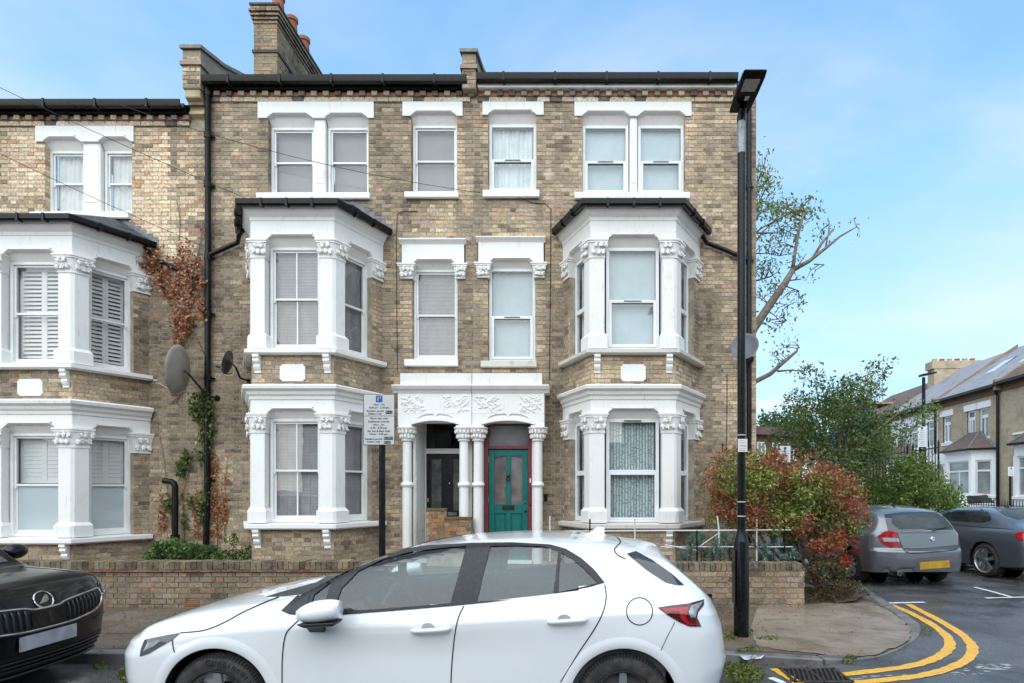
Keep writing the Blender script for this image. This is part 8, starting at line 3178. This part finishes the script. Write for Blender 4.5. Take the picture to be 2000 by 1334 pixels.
for u0, u1, v0, v1, Y_, lab in ((1793, 1809, 833, 873, 17.8, 'distant parking sign on the far lamp side, before the white house'), (1523, 1544, 871, 903, 13.4, 'parking sign half hidden behind the red bush'), (1969, 1981, 912, 930, 21.0, 'small distant parking sign at the right edge')):
 sg = Thing('parking_sign', (PX((u0 + u1) / 2, Y_), Y_, 0), lab, 'sign', 'parking signs')
 fs_ = Frame(0, Y_)
 a, b = PX(u0, Y_), PX(u1, Y_)
 z0, z1 = PZ(v1, Y_), PZ(v0, Y_)
 mb = MB()
 mb.tube([((a + b) / 2, Y_ + .05, .02), ((a + b) / 2, Y_ + .05, z1 - .03)], .04, 8)
 sg.part('post', mb, M_BLACK)
 mb = MB()
 mb.box(a, b, 0, .01, z0, z1, fs_)
 pl = sg.part('sign_face', mb, MATS['sign_white'], bevel=.002)
 mb = MB()
 w_ = (b - a)
 mb.box((a + b) / 2 - w_ * .12, (a + b) / 2 + w_ * .12, -.006, -.002, z1 - w_ * .34, z1 - w_ * .1, fs_)
 sg.part('blue_square', mb, M_SIGNBLUE, pl)
 mb = MB()
 k = z1 - w_ * .48
 while k > z0 + .04:
  j = random.uniform(.28, .40) * w_
  mb.box((a + b) / 2 - j, (a + b) / 2 + j, -.004, -.002, k - .012, k + .012, fs_)
  k -= .055
 sg.part('print_lines', mb, mottled('far_print', (.45, .45, .46), (.5, .5, .5), 30, .6) if 'far_print' not in MATS else MATS['far_print'], pl, kind='stuff')
# ================================================================ plants
def leaf_mesh(name, P, size, cols, mat, origin=(0, 0, 0), seed=0, aspect=.5, up=.3, normals=None, droop=0.0):
 """many leaf-sized faces: P (n,3), cols (n,3)"""
 g = np.random.default_rng(seed)
 n = len(P)
 ax = g.normal(size=(n, 3))
 ax[:, 2] -= droop
 ax /= np.linalg.norm(ax, axis=1)[:, None]
 nr = g.normal(size=(n, 3)) + np.array([0, 0, up])
 if normals is not None:
  nr = normals + .55 * g.normal(size=(n, 3))
 side = np.cross(ax, nr)
 side /= np.maximum(np.linalg.norm(side, axis=1), 1e-6)[:, None]
 nrm = np.cross(side, ax)
 s = (size * g.uniform(.6, 1.3, n))[:, None]
 base = P - ax * s * .5
 tip = P + ax * s * .5 - nrm * s * .1
 l = P + side * s * aspect * .5 + nrm * s * .08
 r = P - side * s * aspect * .5 + nrm * s * .08
 V = np.stack([base, r, tip, l], axis=1).reshape(-1, 3) - np.array(origin)
 me = bpy.data.meshes.new(name)
 me.vertices.add(n * 4)
 me.vertices.foreach_set('co', V.ravel())
 me.loops.add(n * 4)
 me.loops.foreach_set('vertex_index', np.arange(n * 4))
 me.polygons.add(n)
 me.polygons.foreach_set('loop_start', np.arange(n) * 4)
 me.polygons.foreach_set('loop_total', np.full(n, 4))
 me.update()
 me.validate()
 ca = me.color_attributes.new('Col', 'FLOAT_COLOR', 'POINT')
 c = np.ones((n, 4, 4), np.float32)
 c[:, :, :3] = (np.array(cols) * g.uniform(.75, 1.25, (n, 1)))[:, None, :]
 ca.data.foreach_set('color', c.ravel())
 me.materials.append(mat)
 return me
def in_px(poly, Y0, Y1, n, g, rad, shape=None):
 """clump centres inside a picture outline, between two depths"""
 xs, ys = [p[0] for p in poly], [p[1] for p in poly]
 out = []
 while len(out) < n:
  u, v = g.uniform(min(xs), max(xs)), g.uniform(min(ys), max(ys))
  if pt_in(poly, u, v):
   out.append(P3(u, v, g.uniform(Y0, Y1)))
 return np.array(out)
def fill(cent, rad, per, g, flat=1.0):
 P = []
 for c in cent:
  d = g.normal(size=(per, 3))
  d /= np.linalg.norm(d, axis=1)[:, None]
  r = rad * g.uniform(.25, 1.0, (per, 1)) ** .6
  d[:, 2] *= flat
  P.append(c + d * r * g.uniform(.7, 1.2))
 return np.concatenate(P)
def plant(name, label, cat, origin, crown, mat, stems, group=None, bark=None, parts=('crown', 'trunk')):
 th = Thing(name, origin, label, cat, group)
 th.part(parts[0], crown, mat)
 if stems:
  mb = MB()
  for path, r in stems:
   mb.tube(path, r, 7)
  th.part(parts[1], mb, bark or M_BARK, smooth=True)
 return th
g = np.random.default_rng(21)
# --- red and green bush at the corner
poly = [(1372, 925), (1390, 885), (1425, 872), (1450, 880), (1480, 885), (1500, 868), (1535, 870), (1560, 885), (1600, 898), (1640, 915), (1672, 940), (1692, 975), (1703, 1005), (1690, 1030), (1668, 1055), (1660, 1082), (1630, 1098), (1590, 1092), (1560, 1060), (1500, 1045), (1450, 1040), (1400, 1035), (1378, 1010), (1385, 975)]
poly = [(1540 + (u - 1540) * .90, 985 + (v - 985) * .86) for u, v in poly]
cent = in_px(poly, 9.0, 10.3, 170, g, .2)
P = np.concatenate([fill([c_], g.uniform(.10, .34), 190, g) for c_ in cent])
nz = np.array([noise.noise((p[0] * 1.4, p[1] * 1.4, p[2] * 1.6)) for p in P])
tx = (P[:, 0] - P[:, 0].min()) / np.ptp(P[:, 0])
tz = (P[:, 2] - P[:, 2].min()) / np.ptp(P[:, 2])
redness = nz * .9 + .30 * np.abs(tx - .42) + g.normal(size=len(P)) * .13 + .10 * tz
pal = np.array([(.36, .095, .045), (.42, .17, .075), (.32, .13, .085), (.22, .27, .055), (.36, .37, .085), (.11, .16, .04)])
ci = np.where(redness > .15, g.integers(0, 3, len(P)), g.integers(3, 6, len(P)))
th = plant('shrub', 'large red and green leaved shrub spreading over the corner garden', 'shrub', (3.6, 9.6, .3), leaf_mesh('crown', P, .058, pal[ci], M_LEAF, (3.6, 9.6, .3), 1, .5, .5), None,
   [([(3.5 + .1 * k, 9.6 + .1 * (k % 3), .25), (3.4 + .2 * (k - 3), 9.6 + .15 * (k % 3), .9), (3.3 + .3 * (k - 3), 9.7, 1.5)], [.03, .022, .006]) for k in range(7)], parts=('foliage', 'stem'))
# hanging red sprays on the right side
P = fill(in_px([(1640, 1040), (1690, 1030), (1668, 1085), (1650, 1110), (1630, 1100)], 8.9, 9.5, 14, g, .1), .10, 40, g)
th.part('hanging_spray', leaf_mesh('spray', P, .06, np.tile([(.34, .05, .02)], (len(P), 1)), M_LEAF, (3.6, 9.6, .3), 5, .5, .3), None, kind='stuff')
# --- ground cover below the bush
P = fill(in_px([(1575, 1080), (1640, 1090), (1655, 1120), (1690, 1160), (1640, 1180), (1580, 1178)], 8.5, 9.3, 90, g, .1), .10, 26, g, .5)
P[:, 2] = np.clip(P[:, 2], .12, .8)
pal = np.array([(.09, .05, .025), (.16, .06, .03), (.10, .13, .03), (.05, .07, .02)])
o = bpy.data.objects.new('ground_cover', leaf_mesh('ground_cover', P, .05, pal[g.integers(0, 4, len(P))], M_LEAF, seed=6))
COL.objects.link(o)
o['kind'] = 'stuff'
o['label'] = 'tangled dead and green ground cover spilling over the pavement edge'
# --- holly tree
poly = [(1490, 890), (1505, 830), (1530, 795), (1545, 755), (1575, 735), (1590, 712), (1605, 735), (1640, 748), (1680, 728), (1715, 700), (1738, 705), (1742, 735), (1718, 765), (1712, 790), (1745, 800), (1795, 775), (1795, 790), (1768, 815), (1760, 840), (1790, 835), (1800, 850), (1768, 870), (1740, 885), (1730, 915), (1700, 930), (1660, 935), (1640, 915), (1600, 900), (1560, 895)]
poly = [(1640 + (u - 1640) * .93, 825 + (v - 825) * .94) for u, v in poly]
cent = in_px(poly, 14.2, 17.0, 170, g, .3)
dense = in_px([(1560, 800), (1640, 780), (1720, 830), (1740, 880), (1690, 930), (1640, 915), (1580, 890), (1540, 850)], 14.6, 16.6, 80, g, .3)
tips = in_px([(1795, 800), (1830, 790), (1840, 815), (1800, 840), (1780, 830)], 15, 16, 14, g, .2)
P = np.concatenate([fill(cent, .34, 55, g), fill(dense, .34, 60, g), fill(tips, .2, 18, g)])
pal = np.array([(.06, .10, .032), (.09, .15, .045), (.14, .21, .06), (.19, .26, .075), (.25, .29, .09)])
org = (PX(1640, 15.6), 15.6, 0)
st = [([(org[0], 15.6, 0), (org[0] - .05, 15.6, 1.2), (org[0] + .1, 15.6, 2.2)], [.14, .12, .08])]
for u, v in ((1590, 740), (1545, 780), (1640, 760), (1700, 720), (1735, 712), (1790, 780), (1825, 808), (1740, 850), (1570, 850), (1620, 800)):
 e = P3(u, v, g.uniform(14.8, 16.4))
 m = (org[0] + (e[0] - org[0]) * .35 + g.uniform(-.2, .2), 15.6, 2.0 + (e[2] - 2.0) * .45)
 st.append(([(org[0], 15.6, 1.3), m, e], [.07, .04, .008]))
plant('holly_tree', 'dark green spreading holly tree behind the grey hatchback', 'tree', org, leaf_mesh('crown', P, .085, pal[np.clip((np.array([noise.noise((p[0] * 1.3, p[1] * 1.3, p[2] * 1.3)) for p in P]) * 3.2 + 2.2 + g.normal(size=len(P)) * .6).astype(int), 0, 4)][:, :], M_LEAF, org, 2, .6, .6), None, st, 'trees')
# --- lopped tree behind the end house
TY = 19.5
org = (4.6, TY, 0)
q = lambda u, v, dy=0: P3(u, v, TY + dy)
st = [([org, (4.7, TY, 3.0), (4.8, TY, 5.0)], [.30, .26, .22]),
  ([(4.75, TY, 4.2), q(1470, 645), q(1500, 600), q(1535, 550), q(1548, 527)], [.20, .17, .155, .13, .10]),
  ([q(1548, 527), q(1580, 510), q(1612, 485), q(1640, 462), q(1673, 443)], [.10, .075, .06, .04, .02]),
  ([q(1585, 508), q(1605, 475), q(1628, 447)], [.055, .05, .035]), ([q(1612, 485), q(1618, 455), q(1620, 432)], [.03, .025, .015]),
  ([q(1548, 527), q(1552, 495), q(1560, 450), q(1570, 415)], [.075, .065, .06, .045]), ([q(1553, 527), q(1575, 495)], [.03, .015]),
  ([q(1540, 548), q(1565, 545)], [.03, .02]), ([q(1532, 558), q(1560, 568)], [.03, .02]), ([q(1590, 516), q(1610, 517)], [.03, .015]),
  ([(4.75, TY, 4.0), q(1470, 748), q(1505, 730), q(1530, 708), q(1556, 686), q(1560, 675)], [.16, .10, .085, .07, .05, .02]), ([q(1518, 725), q(1545, 723), q(1570, 725)], [.04, .03, .02]),
  ([q(1500, 593), q(1520, 592), q(1540, 596)], [.03, .02, .01]), ([q(1495, 605), q(1512, 615), q(1528, 632)], [.03, .02, .008]), ([q(1470, 550, .6), q(1505, 540, .6), q(1520, 530, .6)], [.04, .03, .012]),
  ([q(1465, 495, .8), q(1500, 495, .8), q(1522, 500, .8)], [.03, .02, .012])]
for a, b in (((1470, 480), (1520, 425)), ((1470, 440), (1500, 360)), ((1470, 410), (1490, 330)), ((1470, 460), (1515, 430)), ((1475, 455), (1535, 455)), ((1500, 440), (1560, 410))):
 st.append(([q(*a, 1), q((a[0] + b[0]) / 2 - 5, (a[1] + b[1]) / 2, 1), q(*b, 1)], [.045, .03, .01]))
spots = [(1485, 320, 20), (1495, 345, 22), (1510, 365, 16), (1490, 380, 22), (1500, 400, 24), (1480, 420, 20), (1525, 395, 14), (1535, 415, 22), (1550, 410, 20), (1570, 405, 20), (1580, 408, 12), (1593, 418, 12), (1525, 425, 20), (1545, 435, 18), (1520, 445, 18), (1530, 460, 16), (1505, 470, 14), (1485, 460, 14), (1525, 480, 12), (1500, 500, 14), (1490, 515, 10), (1527, 495, 10), (1480, 525, 10), (1500, 530, 12), (1535, 520, 12), (1550, 480, 8), (1560, 500, 8), (1603, 462, 8), (1620, 440, 10), (1484, 580, 16), (1500, 570, 16), (1520, 560, 12), (1530, 580, 10), (1560, 583, 10), (1535, 625, 14), (1508, 635, 12), (1525, 612, 8), (1575, 545, 6), (1535, 676, 10), (1515, 690, 6), (1560, 720, 12), (1580, 722, 8), (1520, 700, 6), (1676, 443, 3), (1490, 300, 8), (1480, 360, 18), (1483, 395, 18), (1510, 410, 18)]
cent = np.array([q(u, v, g.uniform(-.3, 1.2)) for u, v, k in spots for _ in range(3)]) + g.normal(size=(len(spots) * 3, 3)) * np.array([.12, .1, .12])
cnt = [k for u, v, k in spots for _ in range(3)]
P = np.concatenate([c + g.normal(size=(int(k * 1.0), 3)) * np.array([.17, .17, .15]) for c, k in zip(cent, cnt)])
pal = np.array([(.17, .22, .055), (.23, .28, .075), (.11, .15, .04), (.27, .29, .10)])
def twigs(st, cent, step=1, r=.012):
 pts = [Vector(p) for path, _ in st for p in path]
 for path, _ in list(st):
  for a, b in zip(path[:-1], path[1:]):
   pts += [Vector(a).lerp(Vector(b), t) for t in (.25, .5, .75)]
 for c in list(cent)[::step]:
  c = Vector(c)
  q_ = min(pts, key=lambda p: (p - c).length + .6 * max(0, p.z - c.z))
  m = q_.lerp(c, .55) + Vector((random.uniform(-.06, .06), 0, .10 * (c - q_).length))
  st.append(([q_, m, c], [r * 1.3, r, r * .4]))
st = [(p_, [x * .85 for x in r_] if isinstance(r_, list) else r_) for p_, r_ in st]
twigs(st, cent)
plant('lopped_tree', 'lopped tree with bare cut limbs and sparse leaves behind the end house', 'tree', org, leaf_mesh('crown', P, .14, pal[g.integers(0, 4, len(P))], M_LEAF, org, 3, .45, .3, droop=.8), None, st, 'trees', mottled('grey_bark', (.15, .115, .085), (.26, .21, .16), 9, .9, .35, .7, .6, 40, .01))
# --- bright shrub behind the parked cars
poly = [(1680, 990), (1690, 950), (1715, 935), (1740, 920), (1765, 905), (1800, 895), (1815, 920), (1830, 940), (1850, 955), (1870, 975), (1870, 992)]
P = fill(in_px(poly, 15.5, 17.5, 120, g, .3), .36, 60, g)
P[:, 2] = np.maximum(P[:, 2], .1)
pal = np.array([(.12, .20, .035), (.17, .26, .05), (.07, .13, .025), (.22, .25, .05)])
org = (PX(1770, 16.5), 16.5, 0)
plant('shrub', 'bright green leafy shrub in front of the iron railing', 'shrub', org, leaf_mesh('foliage', P, .12, pal[g.integers(0, 4, len(P))], M_LEAF, org, 4, .4, .5), None,
  [([(org[0] + .3 * k, 16.5, 0), (org[0] + .4 * k, 16.5, .8)], [.03, .015]) for k in (-3, -1, 1, 3)], parts=('foliage', 'stem'))
# far trees low on the horizon beyond the block
org = (PX(1510, 60), 60, 0)
P = fill(in_px([(1478, 850), (1500, 825), (1540, 812), (1580, 830), (1600, 900), (1478, 900)], 58, 62, 60, g, 1), 1.3, 60, g)
plant('distant_tree', 'distant green tree above the brown block roof', 'tree', org, leaf_mesh('crown', P, .5, np.tile([(.09, .14, .05)], (len(P), 1)), M_LEAF, org, 8), None, [([org, (org[0], 60, 5)], [.3, .2])], 'trees')
mb = MB()
# --- small green bush behind the long wall
poly = [(288, 1095), (292, 1075), (315, 1063), (345, 1060), (375, 1062), (400, 1072), (430, 1080), (428, 1098)]
P = fill(in_px(poly, 9.2, 10.2, 60, g, .1), .14, 70, g)
org = (PX(355, 9.7), 9.7, .36)
pal = np.array([(.10, .18, .035), (.06, .11, .025), (.16, .23, .05), (.04, .07, .02)])
plant('shrub', 'small green bush behind the long garden wall', 'shrub', org, leaf_mesh('foliage', P, .06, pal[g.integers(0, 4, len(P))], M_LEAF, org, 9, .6, .7), None, [([org, (org[0], 9.7, .6)], [.02, .01])], parts=('foliage', 'stem'))
for u0, u1, v0, v1, lab in ((440, 462, 1045, 1095, 'thin weedy sprig beside the middle bay'), (470, 490, 1070, 1098, 'dark low plant at the foot of the middle bay')):
 P = fill(in_px([(u0, v1), (u0, v0), (u1, v0), (u1, v1)], 10.2, 10.8, 12, g, .1), .08, 30, g)
 org = (PX((u0 + u1) / 2, 10.5), 10.5, .36)
 plant('garden_plant', lab, 'plant', org, leaf_mesh('foliage', P, .05, pal[g.integers(0, 4, len(P))], M_LEAF, org, 10), None, None)
# --- spiky blue-green spurge plants
pal = np.array([(.20, .31, .25), (.26, .38, .30), (.15, .24, .19)])
for k, (heads, lab) in enumerate(((((1345, 1075), (1362, 1062), (1378, 1078), (1350, 1052), (1370, 1045), (1334, 1084)), 'blue-green spurge left of the leaning white rod'),
         (((1398, 1060), (1415, 1045), (1425, 1068), (1408, 1080), (1436, 1052), (1392, 1082), (1432, 1088)), 'blue-green spurge just left of the lamp post'),
         (((1478, 1058), (1495, 1072), (1512, 1052), (1528, 1070), (1542, 1060), (1505, 1090), (1532, 1090), (1484, 1088), (1550, 1082)), 'blue-green spurge right of the lamp post'))):
 Yk = 9.15
 org = (PX(heads[0][0] + 20, Yk), Yk, .36)
 th = Thing('spurge', org, lab, 'plant', 'spurge plants')
 for i, (u, v) in enumerate(heads):
  c = Vector(P3(u, v, Yk + g.uniform(-.25, .3)))
  mb = MB()
  for j in range(110):
   a = g.uniform(0, 6.283)
   e = g.uniform(-.5, 1.5)
   d = Vector((math.cos(a) * math.cos(e), math.sin(a) * math.cos(e), math.sin(e)))
   b0 = c + Vector((0, 0, -.12 * g.uniform(0, 1)))
   s_ = d.cross(Vector((0, 0, 1)))
   s_ = s_.normalized() * .010 if s_.length > .01 else Vector((.010, 0, 0))
   ln = g.uniform(.09, .15)
   col = tuple(pal[g.integers(0, 3)] * g.uniform(.75, 1.25))
   mb.add([b0 - s_ * .5, b0 + d * ln * .5 - s_, b0 + d * ln, b0 + d * ln * .5 + s_], [(0, 1, 2, 3)], col)
  th.part('leaf_head', mb, M_LEAF, fix=False)
  mb = MB()
  mb.tube([(c.x, c.y, .34), tuple(c)], .012, 5, col=(.14, .15, .09))
  th.part('stem', mb, M_LEAFDRY)
# --- creepers on the wall
def creeper(label, polys, size, pal, mat, seed, stems, depth=.10):
 """strands that hang and fork down the wall, leaves along each strand"""
 gg = np.random.default_rng(seed)
 P, st = [], [([P3(u, v, F - .03) for u, v in s_], .007) for s_ in stems]
 for poly, k in polys:
  xs, ys = [p[0] for p in poly], [p[1] for p in poly]
  for _ in range(k):
   for _t in range(60):
    u, v = gg.uniform(min(xs), max(xs)), gg.uniform(min(ys), max(ys))
    if pt_in(poly, u, v):
     break
   d = F - gg.uniform(.03, depth)
   du, path = gg.normal() * .8, [P3(u, v, d)]
   for _s in range(int(gg.uniform(4, 13))):
    u += du + gg.normal() * 1.6
    v += gg.uniform(1.5, 4.5)
    if not pt_in(poly, u, v):
     break
    path.append(P3(u, v, d + gg.normal() * .01))
    for _l in range(gg.integers(1, 4)):
     P.append(np.array(path[-1]) + gg.normal(size=3) * np.array([.035, .02, .03]))
   if len(path) > 2 and gg.uniform() < .35:
    st.append((path, .004))
 P = np.array(P)
 P[:, 1] = np.minimum(P[:, 1], F - .012)
 pal = np.array(pal)
 org = tuple(P.mean(axis=0))
 N_ = np.tile([(0, -1, .5)], (len(P), 1))
 me = leaf_mesh('foliage', P, size, pal[gg.integers(0, len(pal), len(P))], mat, org, seed, .7, 0, N_, .9)
 return plant('creeper', label, 'creeper', org, me, None, st, 'creepers on the wall', mottled('creeper_stem', (.30, .23, .17), (.18, .13, .09), 9, .9) if 'creeper_stem' not in MATS else MATS['creeper_stem'], parts=('foliage', 'stem'))
RUST = [(.36, .135, .065), (.29, .10, .05), (.43, .18, .085), (.20, .075, .04), (.50, .27, .15)]
creeper('dead rust-brown creeper hanging by the left bay roof', [([(268, 505), (300, 478), (345, 470), (380, 490), (396, 520), (398, 560), (384, 590), (366, 610), (345, 590), (310, 565), (285, 535)], 85), ([(338, 590), (378, 590), (372, 640), (352, 690), (345, 770), (333, 772), (330, 700), (340, 650)], 60),
                ([(235, 487), (262, 492), (300, 530), (290, 540), (262, 515)], 22), ([(385, 560), (400, 600), (392, 650), (380, 600)], 8), ([(300, 470), (400, 440), (402, 640), (330, 640), (280, 540)], 30)], .062, RUST, M_LEAFDRY, 31,
  [[(395, 430), (392, 470), (380, 520), (370, 600), (352, 700), (345, 790)], [(340, 470), (372, 540), (395, 590), (400, 640)], [(355, 600), (380, 650), (398, 690)], [(330, 790), (355, 770), (370, 720)], [(345, 390), (352, 430), (350, 470)]], .26)
creeper('green ivy climbing round the black drainpipe', [([(372, 770), (398, 750), (418, 775), (415, 840), (408, 880), (392, 910), (380, 880), (385, 830), (370, 800)], 62), ([(345, 900), (360, 870), (376, 880), (370, 920), (358, 950), (348, 925)], 22), ([(390, 960), (405, 930), (402, 1010), (385, 1020)], 20), ([(318, 985), (335, 955), (340, 990), (325, 1005)], 12), ([(350, 960), (380, 960), (378, 985), (352, 990)], 8), ([(356, 1005), (366, 1000), (364, 1030), (357, 1030)], 6)], .068,
  [(.08, .14, .03), (.13, .19, .045), (.05, .09, .02), (.18, .19, .05)], M_LEAF, 32, [[(395, 760), (392, 850), (372, 900), (358, 960), (360, 1060)], [(390, 900), (398, 1000), (396, 1070)], [(338, 1060), (330, 980), (320, 900), (305, 820)]], .14)
creeper('orange dried creeper patch right of the drainpipe', [([(405, 890), (420, 878), (428, 930), (446, 960), (440, 1030), (432, 1062), (420, 1040), (408, 1050), (404, 960)], 60), ([(436, 905), (444, 900), (446, 960), (438, 960)], 7), ([(305, 950), (314, 945), (328, 1030), (315, 1035)], 20), ([(372, 955), (392, 950), (398, 1050), (378, 1050)], 24)], .046, RUST + [(.48, .20, .07)], M_LEAFDRY, 33, [[(425, 1070), (424, 960), (418, 880)], [(440, 1060), (436, 980), (444, 890)]], .06)
mb = MB()
# --- weeds and litter on the ground
def tufts(name, label, spots, n, size, pal, zg=0.0, seed=40):
 gg = np.random.default_rng(seed)
 P = []
 for u, v, ru, rv, k in spots:
  for _ in range(int(k)):
   a, r = gg.uniform(0, 6.283), math.sqrt(gg.uniform())
   x, y, _z = GP(u + ru * r * math.cos(a), v + rv * r * math.sin(a), zg)
   P.append((x, y, (pave_z(x, y) if y > 5.95 else 0) + gg.uniform(.004, .045) * (1.3 - r)))
 pal = np.array(pal)
 P = np.array(P)
 o = bpy.data.objects.new(name, leaf_mesh(name, P, size, pal[gg.integers(0, len(pal), len(P))], M_LEAF, seed=seed, aspect=.35, up=.2))
 COL.objects.link(o)
 o['kind'] = 'stuff'
 o['label'] = label
GREENS = [(.16, .22, .04), (.24, .27, .06), (.10, .13, .03), (.20, .17, .06)]
tufts('gutter_weeds', 'weeds and moss growing along the kerb and wall foot', [(1455, 1318, 38, 20, 520), (1430, 1305, 18, 10, 160), (1462, 1293, 26, 7, 120), (1300, 1300, 60, 8, 40), (1660, 1294, 14, 6, 50), (1545, 1192, 34, 6, 120), (1590, 1188, 16, 5, 60), (1810, 1237, 10, 5, 24), (250, 1320, 22, 14, 160), (195, 1300, 20, 8, 60),
  (1420, 1262, 22, 5, 60), (1500, 1262, 24, 4, 50), (1390, 1200, 10, 6, 30), (240, 1187, 40, 4, 90), (300, 1192, 22, 4, 40), (480, 1187, 90, 3, 60), (1440, 1250, 30, 8, 60)], 0, .05, GREENS)
LIT = [(.20, .11, .05), (.13, .07, .035), (.26, .17, .07), (.22, .22, .06), (.09, .06, .04)]
tufts('fallen_leaves', 'fallen leaves and grit scattered on the wet pavement', [(1500, 1225, 120, 40, 160), (1620, 1215, 120, 45, 60), (260, 1250, 90, 55, 160), (1440, 1245, 60, 25, 200), (1640, 1172, 60, 12, 160), (300, 1225, 70, 25, 90), (1400, 1205, 40, 14, 120), (1700, 1285, 90, 12, 60), (1560, 1300, 70, 6, 70), (1750, 1150, 60, 10, 40), (230, 1320, 60, 14, 60)], 0, .026, LIT, 0.0, 41)
mb = MB()
px_, py_, _ = GP(1468, 1296)
rr = random.Random(4)
for k in range(9):
 a = rr.uniform(0, 6.28)
 c = Vector((px_ + rr.uniform(-.08, .08), py_ + rr.uniform(-.04, .04), .05 + rr.uniform(0, .04)))
 pts = [c + Vector((rr.uniform(-.07, .07), rr.uniform(-.05, .05), rr.uniform(-.03, .03))) for _ in range(4)]
 mb.add([tuple(p) for p in pts], [(0, 1, 2), (0, 2, 3)])
single('plastic_wrapper', mb, mottled('clear_wrapper', (.55, .57, .60), (.40, .42, .45), 20, .15), 'crumpled clear plastic wrapper lying in the kerbside weeds', 'litter', fix=False)
# ================================================================ the houses behind the camera, mirrored in glass and paint
FT = Frame(14.0, -9.5, -1, 0)
for k, (a, b, lab, rm) in enumerate(((0, 5.6, 'house opposite the end house, seen only mirrored in glass', M_TILE), (5.6, 11.2, 'house opposite the parked white car, seen only mirrored in glass', M_TILEB), (11.2, 16.8, 'house opposite the middle house, seen only mirrored in glass', M_TILE), (16.8, 22.4, 'house opposite the left house, seen only mirrored in glass', M_TILEB), (22.4, 28, 'house opposite the far left edge, seen only mirrored in glass', M_TILE))):
 far_house(a, b, lab, M_FARBR, 6.6, 9.2, 4.2, (a + 1.9, b - .4), (a + .3, a + 1.6, (.02, .16, .15)), [(a + .5, a + 1.3, 4.1, 5.5), (a + 2.4, a + 3.2, 4.1, 5.5), (a + 3.5, a + 4.3, 4.1, 5.5)], rm).o['group'] = 'houses opposite'
